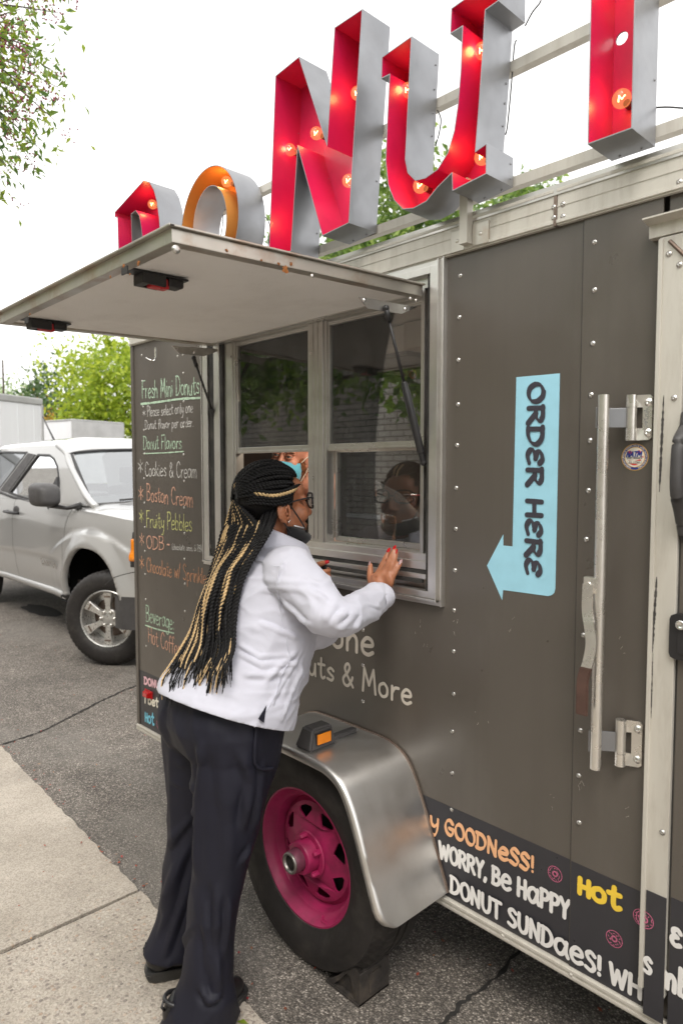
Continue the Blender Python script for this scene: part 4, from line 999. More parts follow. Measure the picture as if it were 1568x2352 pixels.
# axle, far wheel, chassis
bm = bmesh.new(); tube(bm, [Vector((wx, -.02, wz)), Vector((wx, YB-.02, wz))], .03, 10); box(bm, XL+.1, XR-.1, .25, .33, .2, .268); box(bm, XL+.1, XR-.1, YB-.33, YB-.25, .2, .268); add('chassis', bm, M['rubber'])
bm = bmesh.new(); tyre(bm, (wx, 0, wz), .332, .200, YB+.02, YB+.222, 24); fixn(bm); add('far_tyre', bm, M['rubber'])

# ================================================================== WHEEL CHOCKS
M['chock'] = PM('scuffed_chock', (.030, .025, .022), .7, 0, .35, 14, bump=.3, bs=70, dirt=(.11, .085, .06), dirt_amt=.6, dirt_scale=12, bdist=.002)
def chock(name, label, base, yaw, sc=1.0):
    T = thing(name, label, 'wheel chock', base, 'black wheel chocks')
    T.rotation_euler = (0, 0, yaw); T.scale = (.70, .80, .76)
    bm = bmesh.new()
    # wedge profile (x towards the tyre is -), extruded in y with hollow sides
    P = [(-.13, 0), (-.125, .018), (-.10, .03), (-.06, .06), (-.03, .09), (-.012, .12), (-.002, .134), (.03, .140), (.058, .135), (.062, .12), (.062, 0)]
    H = [(-.085, .015), (-.045, .052), (-.012, .092), (.012, .092), (.040, .015)]
    for y0, y1, hs_ in ((-.075, -.062, [H]), (.062, .075, [H]), (-.062, -.052, [])):
        poly_plate(bm, P, hs_, lambda u, v, t: Vector((u, t, v)), y0, y1)
    n = len(P)
    for i in range(n-1):
        a, b = P[i], P[i+1]
        v = [bm.verts.new((a[0], -.0745, a[1])), bm.verts.new((b[0], -.0745, b[1])), bm.verts.new((b[0], .0745, b[1])), bm.verts.new((a[0], .0745, a[1]))]
        bm.faces.new(v)
    box(bm, .056, .066, -.0745, .0745, .010, .124, bev=.003); box(bm, .06, .072, -.03, .03, .03, .105, bev=.003)
    fixn(bm); o = obj('wedge_body', bm, M['chock']); o.parent = T
    bm = bmesh.new(); box(bm, -.13, .062, -.078, .078, -.0, .010, bev=.002); o = obj('base_plate', bm, M['chock']); o.parent = T
    return T
cp = onZ(845, 2318, .03)
chock('wheel_chock', 'black wheel chock wedged under the tyre near the fender tip', (wx+.195, -.155, 0), 0.0)
chock('wheel_chock', 'black wheel chock half hidden behind the tyre near the trouser legs', (wx-.20, -.10, 0), math.pi)
# ================================================================== LETTERING AND DECALS ON THE TRAILER SIDE
def put(name, s, a, b, cap, mat, pen, parent=None, Y=0.0, lw=1.0, gap=.02, nib=None, wob=.0, jit=0.0, scale_to=None):
    """text from pixel a to pixel b along its baseline; cap = height in pixels at a"""
    p0, p1 = onY(*a, Y), onY(*b, Y); size = onY(a[0], a[1]-cap, Y).z-p0.z
    fn, L = wall_fn(p0, p1)
    bm = bmesh.new(); lettering(bm, s, fn, size, pen, lw, gap, fit=L, nib=nib, wob=wob, jit=jit)
    return obj(name, bm, mat, parent or TR)
def line(name, pix, pen, mat, parent=None, Y=0.0, jit=.25):
    P = smoothpts([onY(*p, Y) for p in pix], 8); bm = bmesh.new()
    Q = [Vector((p.x, p.z, 0)) for p in P]; ribbon(bm, Q, pen, lambda u, v, o: Vector((u, Y-o-.0012, v)), 0.0, None, jit); return obj(name, bm, mat, parent or TR)
CB = bpy.data.objects.new('chalk_menu', None); C.objects.link(CB); CB.location = onY(390, 1500); adopt(CB, TR)
def ck(s, a, b, cap, c, pen=.0032): return put('chalk_text', s, a, b, cap, CH[c], pen, CB, gap=.01, wob=.04, jit=.3, lw=.95)
ck('Fresh Mini Donuts', (327, 915), (460, 905), 41, 'g', .0050)
line('chalk_underline', [(325, 928), (360, 924), (410, 917), (460, 914)], .009, CH['g'], CB)
ck('*', (328, 957), (336, 956), 15, 'w', .0026); ck('Please select only one', (339, 957), (445, 947), 24, 'w')
ck('Donut flavor per order.', (334, 986), (446, 980), 21, 'w')
ck('Donut Flavors', (330, 1032), (419, 1030), 31, 'g', .0042); line('chalk_underline', [(330, 1042), (380, 1040), (422, 1037)], .005, CH['g'], CB)
for (x, y, c) in ((318, 1090, 'w'), (319, 1153, 's'), (320, 1205, 'y'), (321, 1259, 's'), (321, 1312, 'o')): ck('*', (x, y), (x+12, y), 36, c, .0038)
ck('Cookies & Cream', (334, 1092), (454, 1099), 33, 'w', .004)
ck('Boston Cream', (338, 1150), (445, 1165), 37, 's', .0046)
ck('Fruity Pebbles', (337, 1211), (443, 1220), 37, 'y', .0042)
ck('ODB', (337, 1259), (379, 1262), 29, 's', .0048); ck('-', (384, 1258), (391, 1259), 20, 's', .006); ck('(chocolate, oreo, & PB)', (396, 1262), (465, 1267), 14, 'w', .0022)
ck('Chocolate w/ Sprinkles', (338, 1313), (483, 1344), 33, 'o', .0042)
ck('Beverage:', (336, 1426), (402, 1447), 37, 'g', .0046); line('chalk_underline', [(335, 1436), (365, 1446), (400, 1454)], .006, CH['g'], CB)
ck('Hot Coffee', (341, 1474), (418, 1508), 36, 's', .0046)
# beige wording under the window
put('beige_text', '3one'.replace('3', 'B'), (726, 1474), (864, 1508), 62, V['beige'], .0125, gap=.05)
put('beige_text', 'Donuts & More', (640, 1526), (950, 1621), 46, V['beige'], .0095, gap=.06)
# dark vinyl strip along the bottom
def strip(x0, x1, Y, name='vinyl_strip', parent=None, zt=None):
    bm = bmesh.new(); box(bm, x0, x1, Y-.0009, Y+.0005, ZB+.010, zt or ZS); return obj(name, bm, V['dark'], parent or TR)
ZS = (onY(976, 1828).z+onY(1311, 1974).z)/2
strip(XL+.005, SEAM-.005, 0.0); strip(SEAM-.002, DXa-.002, -.0036)
ZS2 = onY(1480, 2052, -.022).z
strip(DXa+.010, DXb, -.0225, parent=DF, zt=ZS2+.01); strip(DXb+.006, .27, -.0145, parent=DR, zt=ZS2+.012)
DEC = dict(lw=1.45, gap=.06)
put('strip_text', '3onut'.replace('3onut', 'DONUT'), (332, 1570), (376, 1585), 15, V['lpink'], .010, Y=-.0009, **DEC)
put('strip_text', 'I bet', (333, 1613), (366, 1625), 16, V['cream'], .010, Y=-.0009, lw=1.3, gap=.06)
put('strip_text', 'Hot', (334, 1656), (356, 1666), 19, V['ltblue'], .010, Y=-.0009, **DEC)
put('strip_text', 'my GOODN3SS!'.replace('3', 'e'), (958, 1883), (1229, 2007), 32, V['tan'], .0102, Y=-.0009, lw=1.3, gap=.05, nib=1.1)
put('strip_text', 'WORRY, Be HaPPY', (1008, 1968), (1309, 2113), 36, V['white'], .0102, Y=-.0009, **DEC)
OV = -.0045
put('strip_text', 'DONUT SUNDaeS! WH', (1034, 2047), (1476, 2297), 36, V['white'], .0102, Y=OV, **DEC)
put('strip_text', 'Hot', (1327, 2049), (1428, 2092), 34, V['yellow'], .0125, Y=OV, **DEC)
put('strip_text', '3', (1540, 2165), (1566, 2180), 38, V['white'], .0105, parent=DR, Y=-.0155, gap=.05)
put('strip_text', 's', (1476, 2229), (1497, 2240), 42, V['white'], .009, parent=DF, Y=-.0236, lw=1.45)
put('strip_text', '!mb', (1502, 2252), (1590, 2302), 40, V['white'], .0105, parent=DR, Y=-.0155, lw=1.5, gap=.05)
# donut drawings: outline, ring, sprinkles
def donut(px, py, Y, parent=None, rad=.0185):
    c = onY(px, py, Y); bm = bmesh.new(); f = lambda u, v, o: Vector((c.x+u, Y-o-.0012, c.z+v))
    for r_, k in ((rad, 60), (rad*.36, 30), (rad*.26, 24)):
        ribbon(bm, [Vector((r_*math.cos(i*2*math.pi/k)*(1+.03*math.sin(3*i)), r_*math.sin(i*2*math.pi/k), 0)) for i in range(k+1)], .0011, f, 0.0)
    r2 = random.Random(int(px))
    for i in range(15):
        a = i*2*math.pi/15+r2.uniform(-.15, .15); rr = rad*r2.uniform(.5, .84); d = r2.uniform(0, 3.1); p = Vector((rr*math.cos(a), rr*math.sin(a), 0)); q = Vector((math.cos(d), math.sin(d), 0))*.0018
        ribbon(bm, [p-q, p+q], .0011, f, .0002)
    obj('donut_drawing', bm, V['pink'], parent or TR)
donut(1274, 2007, -.0009); donut(1410, 2156, OV); donut(1473, 2108, OV); donut(365, 1664, -.0009); donut(1480, 2112, -.0236, DF)
# light blue arrow with ORDER HERE reading downwards
pix = [(1185.5, 866.5), (1285, 857.5), (1274.5, 1352), (1272, 1362), (1266, 1367), (1258, 1369), (1155, 1355), (1152.5, 1378), (1118, 1299), (1155, 1228), (1155, 1253), (1176.5, 1255)]
Q = [onY(*p) for p in pix]
bm = bmesh.new(); poly_plate(bm, [(q.x, q.z) for q in Q], [], lambda u, v, t: Vector((u, t, v)), -.0009, .0005); fixn(bm); AR = add('arrow_decal', bm, V['blue'])
a, b = onY(1219, 880, -.001), onY(1203, 1325, -.001)
sz = onY(1253, 880, -.001).x-a.x
fn, L = wall_fn(Vector(((a.x+b.x)/2, -.001, a.z)), Vector(((a.x+b.x)/2, -.001, b.z)), up=Vector((1, 0, 0)))
bm = bmesh.new(); tw = text_width('ORD3R H3R3', 1, .07); o1 = text_width('ORD3R', 1, .07)*L/tw; o2 = (text_width('ORD3R', 1, .07)+.36)*L/tw
lettering(bm, 'ORD3R', fn, sz, .0125, gap=.07, fit=o1, nib=.75); obj('arrow_text', bm, V['ink'], AR)
bm = bmesh.new(); lettering(bm, 'H3R3', lambda u, v, o: fn(u+o2, v, o), sz, .0125, gap=.07, fit=L-o2, nib=.75); obj('arrow_text', bm, V['ink'], AR)
# round compliance sticker
c = onY(1457, 1050, -.0036); rs = .0192
NS = bpy.data.objects.new('round_sticker', None); C.objects.link(NS); NS.location = c; adopt(NS, TR)
def disc(r0, r1, y, mat, name):
    bm = bmesh.new(); lathe(bm, [(r1, y+.0004), (r1, y), (max(r0, .00005), y)], (c.x, c.y, c.z), 'Y', 64); fixn(bm); obj(name, bm, mat, NS)
disc(0, rs, -.0005, V['gold'], 'sticker_base'); disc(0, rs*.955, -.0008, V['navy'], 'sticker_ring'); disc(0, rs*.76, -.0011, V['gold'], 'sticker_ring'); disc(0, rs*.72, -.0014, V['cream'], 'sticker_face')
bm = bmesh.new()
for pts in ([(-.58, .36), (-.36, .52), (-.2, .4), (-.3, .2), (-.5, .22)], [(.1, .3), (.3, .55), (.45, .42), (.5, .26)], [(-.45, -.22), (-.1, -.30), (.42, -.16), (.5, -.26), (.1, -.36), (-.3, -.34)], [(-.4, -.48), (-.1, -.62), (.3, -.6), (.1, -.5)], [(.5, .0), (.66, .1), (.66, -.05)]):
    bm.faces.new([bm.verts.new((c.x+u*rs, c.y-.0017, c.z+v*rs)) for u, v in pts])
fixn(bm); obj('sticker_swash', bm, V['red'], NS)
f = lambda u, v, o: Vector((c.x-.0127+u+v*.28, c.y-.0021-o*.5, c.z+.0008+v))
bm = bmesh.new(); lettering(bm, 'NATM', f, .0072, .0019, fit=.0225); obj('sticker_text', bm, V['navy'], NS)
bm = bmesh.new()
for k, v0 in ((0, -.0010), (1, -.0026)): lettering(bm, 'NATIONAL ASSOCIATION OF', lambda u, v, o, v0=v0: Vector((c.x-.0112+u, c.y-.0021-o*.5, c.z+v0+v)), .0010, .0003, fit=.0224)
box(bm, c.x-.0098, c.x+.0098, c.y-.0019, c.y-.0017, c.z-.0092, c.z-.0052); obj('sticker_small_print', bm, V['ink'], NS)
bm = bmesh.new(); box(bm, c.x-.0094, c.x+.0094, c.y-.0023, c.y-.0018, c.z-.0089, c.z-.0055); obj('serial_box', bm, V['cream'], NS)
bm = bmesh.new(); lettering(bm, '815 011168'.replace('0', 'O'), lambda u, v, o: Vector((c.x-.008+u, c.y-.0025-o*.5, c.z-.0082+v)), .0019, .0004, fit=.0158); obj('serial_text', bm, V['ink'], NS)
def arc(s, a0, a1, r_, h, pen):
    bm = bmesh.new(); tw = text_width(s)
    f = lambda u, v, o: Vector((c.x+(r_+v)*math.cos(a0+(a1-a0)*u/tw), c.y-.0013-o*.4, c.z+(r_+v)*math.sin(a0+(a1-a0)*u/tw)))
    lettering(bm, s, f, h, pen, fit=tw) if False else lettering_arc(bm, s, f, h, pen)
    obj('sticker_ring_text', bm, V['cream'], NS)
def lettering_arc(bm, s, f, h, pen):
    x = 0; k = 0
    for ch in s:
        if ch == ' ': x += .36; continue
        wd, st = GL[ch]
        for q in st:
            pts = [Vector((x+px, py, 0)) for px, py in q]; pts = smoothpts(pts, 4)
            # stroke drawn in arc space
            W = [f(p.x, p.y*h, 0) for p in pts]; fl = [Vector((p.x, p.z, 0)) for p in W]
            ribbon(bm, fl, pen, lambda u, v, o, y=W[0].y: Vector((u, y-o*.5, v)), .0001*(k % 5)); k += 1
        x += wd
arc('MANUFACTURED IN COMPLIANCE WITH NATM GUIDELINES', math.radians(252), math.radians(-72), rs*.80, rs*.11, .0004)
NS.scale = (1.5, 1.0, 1.5)
# scratches in the paint
def scratch(px, py, n, seed, spread=10):
    r2 = random.Random(seed); bm = bmesh.new()
    for k in range(n):
        q = onY(px+r2.uniform(-spread, spread), py+r2.uniform(-spread*1.6, spread*1.6), -.0036 if px > 1325 else 0); a = r2.uniform(.6, 2.4); L_ = r2.uniform(.001, .006)
        P = [Vector((q.x+math.cos(a)*L_*t+.0008*math.sin(7*t), q.z+math.sin(a)*L_*t, 0)) for t in (-1, -.4, .3, 1)]
        ribbon(bm, P, r2.uniform(.0003, .0007), lambda u, v, o, y=q.y: Vector((u, y-o-.0006, v)), .0001*k)
    obj('scratch_mark', bm, V['beige'], TR)
for px, py, n, sd_, sp in ((1335, 1805, 7, 1, 7), (1420, 1480, 3, 2, 14), (1105, 1660, 3, 3, 16), (1270, 1840, 3, 4, 12), (1040, 1445, 4, 5, 12), (960, 1440, 4, 6, 14), (985, 1500, 3, 7, 14), (1180, 1420, 3, 8, 18), (1440, 1860, 2, 9, 12)): scratch(px, py, n, sd_, sp)
# ================================================================== MARQUEE LETTERS: open sheet-metal cans with bulbs
LY0, LY1 = -.112, .0
def inset(P, d):
    n = len(P); A = sum(P[i][0]*P[(i+1) % n][1]-P[(i+1) % n][0]*P[i][1] for i in range(n)); sg = 1 if A > 0 else -1; out = []
    for i in range(n):
        p0, p1, p2 = Vector(P[i-1]), Vector(P[i]), Vector(P[(i+1) % n])
        a = (p1-p0).normalized(); b = (p2-p1).normalized(); na = Vector((-a.y, a.x))*sg; nb = Vector((-b.y, b.x))*sg
        k = na+nb; L = k.length_squared
        out.append(tuple(p1+(k*(2*d/L) if L > .15 else na*d)))
    return out
def can(T, outer, holes, inner_mat, th=.0022, y0=LY0, y1=LY1, bh=[]):
    """aluminium return + painted liner + painted back"""
    bm = bmesh.new(); bl = bmesh.new()
    for k, L in enumerate([outer]+holes):
        n = len(L); I = inset(L, th if k == 0 else -th)
        o0 = [bm.verts.new((u, y0, v)) for u, v in L]; o1 = [bm.verts.new((u, y1, v)) for u, v in L]; i0 = [bm.verts.new((u, y0, v)) for u, v in I]
        j0 = [bl.verts.new((u, y0+.0004, v)) for u, v in I]; j1 = [bl.verts.new((u, y1-.006, v)) for u, v in I]
        for a in range(n):
            b = (a+1) % n
            bm.faces.new((o0[a], o0[b], o1[b], o1[a])); bm.faces.new((o0[a], i0[a], i0[b], o0[b])); bl.faces.new((j0[a], j0[b], j1[b], j1[a]))
    poly_plate(bm, outer, holes+bh, lambda u, v, t: Vector((u, t, v)), y1-.001, None)
    fixn(bm); obj('metal_return', bm, M['galv'], T, auto=30)
    poly_plate(bl, inset(outer, th), [inset(h, -th) for h in holes]+bh, lambda u, v, t: Vector((u, t, v)), y1-.006, y1-.004); fixn(bl)
    obj('painted_inside', bl, inner_mat, T, auto=30)
    bm = bmesh.new()
    for a in range(len(outer)):                         # rivets and drill holes along the back corner
        p, q = Vector(outer[a]), Vector(outer[(a+1) % len(outer)])
        if (q-p).length > .07:
            nrm = Vector((-(q-p).y, (q-p).x)).normalized()
            for t in (.25, .75):
                s = p.lerp(q, t); ellipsoid(bm, (s.x, y1-.012, s.y), (.003, .003, .003), seg=8, rings=5)
    obj('rivets', bm, M['galv'], T)
def bulb(T, x, z, power=.1, yb=-.012, r=.019):
    B = bpy.data.objects.new('light_bulb', None); C.objects.link(B); B.location = (x, yb, z); adopt(B, T)
    bm = bmesh.new(); lathe(bm, [(.0085, 0), (.0085, -.018), (.007, -.020)], (x, yb+.006, z), 'Y', 14); obj('socket', bm, M['worn_steel'], B, smooth=True)
    bm = bmesh.new(); pr = [(.008, -.014)]+[(max(.00005, r*math.sin(a)), -.033-r*math.cos(a)*-1*-1) for a in [.45+k*(math.pi-.45)/12 for k in range(13)]]
    pr = [(.008, -.012), (.010, -.018)]+[(max(.00005, r*math.sin(t)), -.036+r*math.cos(t)) for t in [.6+k*(math.pi-.6)/12 for k in range(13)]]
    lathe(bm, pr, (x, yb, z), 'Y', 20); obj('bulb_glass', bm, M['bulb'], B, smooth=True)
    bm = bmesh.new(); tube(bm, [Vector((x-.007, yb-.036, z-.004)), Vector((x-.003, yb-.042, z+.005)), Vector((x+.003, yb-.042, z-.004)), Vector((x+.007, yb-.036, z+.005))], .0013, 6); obj('filament', bm, M['filament'], B)
    l = bpy.data.lights.new('bulb_light', 'POINT'); l.energy = power; l.color = (1, .42, .13); l.shadow_soft_size = .012
    lo = bpy.data.objects.new('bulb_light', l); C.objects.link(lo); lo.location = (x, yb-.052, z); adopt(lo, B)
def Lp(pts, Y=LY0): return [(onY(px, py, Y).x, onY(px, py, Y).z) for px, py in pts]
def bl(T, pts, power=.1):
    for px, py in pts: q = onY(px, py, LY1-.045); bulb(T, q.x, q.z, power)
def letter(ch, label, outer, holes, mat, bulbs, bh=[]):
    cx = sum(p[0] for p in outer)/len(outer); zb = min(p[1] for p in outer)
    T = thing('marquee_letter', label, 'sign letter', (cx, (LY0+LY1)/2, zb), 'marquee letters on the trailer roof')
    can(T, outer, holes, mat, bh=bh); bl(T, bulbs); return T
# N
letter('N', 'large red metal letter N with glowing bulbs, between letters O and U', Lp([(632.5, 174), (686.8, 129.7), (750.5, 329.7), (768, 63), (832, 20), (801, 512), (740, 542), (683.8, 339.7), (668.5, 577), (616.8, 596)]), [], M['red_in'],
       [(728, 307), (802, 416), (690, 500), (822, 215), (667, 345)])
# U with slab serifs
zb_ = lambda L: [(784+.5*x, .5*y) for x, y in L]
Upts = [(185, 262), (322, 165), (310, 400), (300, 620), (294, 730), (306, 792), (340, 826), (385, 815), (440, 776), (487, 700), (516, 600), (533, 480), (546, 320), (554, 122), (498, 156), (503, 38), (722, -117), (720, 4), (661, 46), (655, 140), (648, 260), (635, 450), (616, 693), (667, 656), (665, 798), (508, 878), (505, 797), (470, 832), (440, 862), (390, 925), (330, 958), (280, 962), (240, 920), (213, 850), (202, 740), (209, 560), (220, 343), (182, 362)]
letter('U', 'red metal letter U with slab serifs beside letter N', Lp(zb_(Upts)), [], M['red_in'], [(966, 428), (1108, 362), (1108, 118), (938, 208)])
# T: stem in view, bar above the frame
a, b = Lp([(1354, 0), (1349, 330)]), Lp([(1457, 0), (1451.5, 296)])
zt_ = a[1][1]+.68
xl, xr = (a[0][0]+a[1][0])/2, (b[0][0]+b[1][0])/2; zb2 = (a[1][1]+b[1][1])/2
hq = onY(1427, 88, LY1-.005)
letter('T', 'red metal letter T nearest the camera, cut off by the top edge', [(xl, zb2), (xr, zb2), (xr, zt_-.16), (xr+.14, zt_-.16), (xr+.14, zt_), (xl-.14, zt_), (xl-.14, zt_-.16), (xl, zt_-.16)], [], M['red_in'], [(1428, 228), (1440, -60)], [[(hq.x+.0135*math.cos(k*math.pi/12), hq.z+.0135*math.sin(k*math.pi/12)) for k in range(24)]])
# O
q0, q1, qt = onY(416, 512, LY0), onY(548.5, 505, LY0), onY(492, 376, LY0)
cx, rx = (q0.x+q1.x)/2, (q1.x-q0.x)/2; zc = (q0.z+q1.z)/2-.015; rz = qt.z-zc
h0, h1 = onY(444, 505, LY0), onY(520, 505, LY0); irx = (h1.x-h0.x)/2; icx = (h0.x+h1.x)/2; irz = rz-(qt.z-onY(484, 427, LY0).z)
el = lambda c, d, a, b, n=56: [(c+a*math.cos(2*math.pi*k/n), d+b*math.sin(2*math.pi*k/n)) for k in range(n)]
OT = letter('O', 'round yellow metal letter O, the only yellow one of the sign', el(cx, zc, rx, rz), [el(icx, zc, irx, irz)], M['yellow_in'], [(522, 418), (540, 500), (500, 590)])
# D
Dp = [(264, 487), (330, 414), (344, 418), (354, 436), (361, 462), (366, 500), (369, 545), (368, 590), (360, 618), (345, 634), (276, 664), (273, 600), (270, 499), (264, 499)]
Dh = [(302, 492), (312, 484), (320, 496), (325, 525), (329, 560), (330, 595), (322, 612), (308, 620), (304, 560)]
letter('D', 'small red metal letter D farthest from the camera', Lp(Dp), [Lp(Dh)], M['red_in'], [(352, 470), (345, 600), (290, 560)])
# thin black wires between the letters
def wire(pts, Y=.01):
    bm = bmesh.new(); tube(bm, smoothpts([onY(px, py, Y) for px, py in pts], 8), .0018, 6); return bm
W_ = [([(1185, 92), (1180, 110), (1174, 190), (1165, 285), (1160, 310)]), ([(1205, 60), (1222, 28), (1238, 8), (1244, -8)]), ([(1494, 248), (1530, 246), (1575, 249)]), ([(1004, 253), (1012, 275), (1007, 310), (999, 335)]), ([(605, 497), (615, 505), (620, 530), (612, 585), (600, 596)]), ([(512, 492), (511, 520), (506, 550)])]
for k, p in enumerate(W_):
    o = add('sign_wire', wire(p), M['black'])
# ================================================================== PICKUP TRUCK
YS = .75; YW = 1.78; YC = YS+YW/2
def car_paint():
    m, t, o = nm('silver_car_paint'); b = N(t, 'ShaderNodeBsdfPrincipled'); t.links.new(b.outputs[0], o.inputs[0])
    mp = mapping(t); fl = noise_tex(t, mp, 900, 2)
    t.links.new(ramp(t, fl.outputs['Fac'], [(.3, (.47, .468, .462)), (.7, (.57, .568, .56))]).outputs[0], b.inputs['Base Color'])
    b.inputs['Metallic'].default_value = .55; b.inputs['Roughness'].default_value = .36; b.inputs['Coat Weight'].default_value = 1; b.inputs['Coat Roughness'].default_value = .04
    n = noise_tex(t, mp, 2.5, 2); bp = N(t, 'ShaderNodeBump'); bp.inputs['Strength'].default_value = .06; bp.inputs['Distance'].default_value = .02
    t.links.new(n.outputs['Fac'], bp.inputs['Height']); t.links.new(bp.outputs[0], b.inputs['Coat Normal']); return m
M['car'] = car_paint()
PK = thing('pickup_truck', 'silver pickup truck parked behind the trailer, front wheel turned', 'pickup truck', (-6.5, YC, 0))
def pk(name, bm, mat, parent=None, **k): return obj(name, bm, mat, parent or PK, **k)
XF, XBK = -4.12, -9.35; ZSILL = .435
AX, AZ, AR_ = -5.18, .385, .50
RX = -8.35
def zhood(x): return 1.205-.07*max(0, (x+5.5)/1.4)**1.6
def ztop(x): return zhood(x)-.05 if x > -5.55 else 1.20
def side_y(x, z):
    y = YS+.02+.05*max(0, (z-.95)/.3)**2+.05*max(0, (.62-z)/.25)**1.5
    for ax in (AX, RX):
        r_ = math.hypot((x-ax)/1.0, (z-AZ)/.95)
        y -= .040*max(0, min(1, 1-(abs(r_-AR_)-.06)/.12)) if r_ >= AR_-.02 else .04
        # shoulder over the arch with a crisp upper crease
        top = 1.02-.16*((x-ax)/.72)**2
        if abs(x-ax) < .95 and z < top: y -= .020*max(0, min(1, (top-z)/.035))*max(0, 1-((x-ax)/.95)**4)
    if x < -5.75:
        cr = .70+.05*math.sin((x+8)*.5); y += .018*max(0, min(1, (cr-z)/.05))*max(0, min(1, (-5.75-x)/.25))
    if x > -4.75: y += .42*((x+4.75)/.62)**2.2
    return y
def in_arch(x, z):
    for ax in (AX, RX):
        if ((abs(x-ax)/.535)**2.4+(abs(z-AZ)/(.49))**2.4) < 1 and z < .95: return True
    return False
def body_side(flip):
    bm = bmesh.new(); nx, nz = 300, 46; G = {}
    for i in range(nx+1):
        x = XBK+(XF-XBK)*i/nx
        for j in range(nz+1):
            zl = ZSILL; z = zl+(ztop(x)-zl)*j/nz
            y = side_y(x, z)
            if flip: y = 2*YC-y
            G[i, j] = bm.verts.new((x, y, z))
    for i in range(nx):
        for j in range(nz):
            vs = (G[i, j], G[i+1, j], G[i+1, j+1], G[i, j+1]); 
            cx_ = sum(v.co.x for v in vs)/4; cz_ = sum(v.co.z for v in vs)/4
            if in_arch(cx_, cz_): continue
            bm.faces.new(vs)
    # snap the ragged arch edge on to the arch curve
    for v in list(bm.verts):
        if not v.link_faces: bm.verts.remove(v); continue
        if v.is_boundary and ZSILL+.01 < v.co.z < .95:
            for ax in (AX, RX):
                if abs(v.co.x-ax) < .62:
                    e = ((abs(v.co.x-ax)/.535)**2.4+(abs(v.co.z-AZ)/.49)**2.4)**(1/2.4)
                    if e < 1.12: 
                        v.co.x = ax+(v.co.x-ax)/e; v.co.z = max(ZSILL, AZ+(v.co.z-AZ)/e)
    # roll the arch lip inwards
    ed = [e for e in bm.edges if e.is_boundary and all(any(abs(v.co.x-ax) < .56 for ax in (AX, RX)) and v.co.z < .9 and ((abs(v.co.x-(AX if v.co.x > -6.7 else RX))/.535)**2.4+(abs(v.co.z-AZ)/.49)**2.4) < 1.05 for v in e.verts)]
    r_ = bmesh.ops.extrude_edge_only(bm, edges=ed)
    for v in r_['geom']:
        if isinstance(v, bmesh.types.BMVert): v.co.y += (-.05 if flip else .05)
    fixn(bm)
    return bm
bm = body_side(False); pk('body_side', bm, M['car'], smooth=True)
bm = body_side(True); pk('body_side', bm, M['car'], smooth=True)
# bonnet
bm = bmesh.new(); G = {}
for i in range(31):
    x = -5.60+1.48*i/30
    for j in range(31):
        t = j/30; y0 = side_y(x, ztop(x)); y = y0+(2*YC-2*y0)*t; e = min(t, 1-t)*2
        z = ztop(x)+.05*min(1, (e/.16))**.6+.035*math.sin(math.pi*t)+(.012*max(0, 1-abs(e-.42)/.06))
        G[i, j] = bm.verts.new((x, y, z))
for i in range(30):
    for j in range(30): bm.faces.new((G[i, j], G[i+1, j], G[i+1, j+1], G[i, j+1]))
fixn(bm); pk('bonnet', bm, M['car'], smooth=True)
# front face, grille, lamp, bumper
bm = bmesh.new(); y0 = side_y(XF, 1.0); box(bm, XF-.25, XF-.02, y0+.02, 2*YC-y0-.02, .62, 1.08, bev=.03); pk('grille', bm, M['black'])
bm = bmesh.new(); box(bm, XF-.35, XF+.06, YS+.32, 2*YC-YS-.32, .40, .64, bev=.05); pk('bumper', bm, M['chrome'])
bm = bmesh.new()      # dark lower bumper corner
G = {}
for i in range(20):
    x = -4.72+.58*i/19
    for j in range(6): G[i, j] = bm.verts.new((x, side_y(x, .48)-.012+.0*j, .33+.24*j/5))
for i in range(19):
    for j in range(5): bm.faces.new((G[i, j], G[i+1, j], G[i+1, j+1], G[i, j+1]))
pk('bumper_corner', bm, M['greyblack'], smooth=True)
def lamp_patch(x0, x1, z0, z1, off, taper=0):
    bm = bmesh.new(); G = {}
    for i in range(16):
        u = i/15; x = x0+(x1-x0)*u
        for j in range(12):
            v = j/11; zz = z0+(z1-z0)*v; ins = .02*(1 if (i in (0, 15) or j in (0, 11)) else 0); xx = x+taper*v
            G[i, j] = bm.verts.new((xx, side_y(xx, zz)-off+ins, zz))
    for i in range(15):
        for j in range(11): bm.faces.new((G[i, j], G[i+1, j], G[i+1, j+1], G[i, j+1]))
    return bm
HLm = pk('headlight', lamp_patch(-4.60, -4.14, .77, 1.06, .008), M['black'], smooth=True)
obj('turn_lens', lamp_patch(-4.585, -4.44, .82, 1.0, .016), M['amber'], HLm, smooth=True)
# door: gaps, handle, badge
def gap(pts, wd=.006, mat='seal', dy=.001):
    bm = bmesh.new(); prev = None
    P = smoothpts([Vector((x, 0, z)) for x, z in pts], 10)
    for i, p in enumerate(P):
        d = (P[min(i+1, len(P)-1)]-P[max(i-1, 0)]).normalized(); n_ = Vector((-d.z, 0, d.x))
        a = p+n_*wd/2; b = p-n_*wd/2
        a = bm.verts.new((a.x, side_y(a.x, a.z)-dy, a.z)); b = bm.verts.new((b.x, side_y(b.x, b.z)-dy, b.z))
        if prev: bm.faces.new((prev[0], a, b, prev[1]))
        prev = (a, b)
    fixn(bm); return pk('panel_gap', bm, M[mat])
gap([(-5.60, 1.19), (-5.72, 1.05), (-5.76, .85), (-5.755, .46)]); gap([(-7.02, 1.2), (-7.03, .8), (-7.0, .46)]); gap([(-4.86, .63), (-4.72, .70), (-4.58, .745), (-4.46, .765)])
bm = bmesh.new(); G = {}
for i in range(60):
    x = -7.8+2.05*i/59
    for j, (dz, dy) in enumerate(((.0, .03), (-.01, -.02), (-.06, -.012), (-.075, .03))): G[i, j] = bm.verts.new((x, side_y(x, ZSILL+.01)+dy, ZSILL+.01+dz))
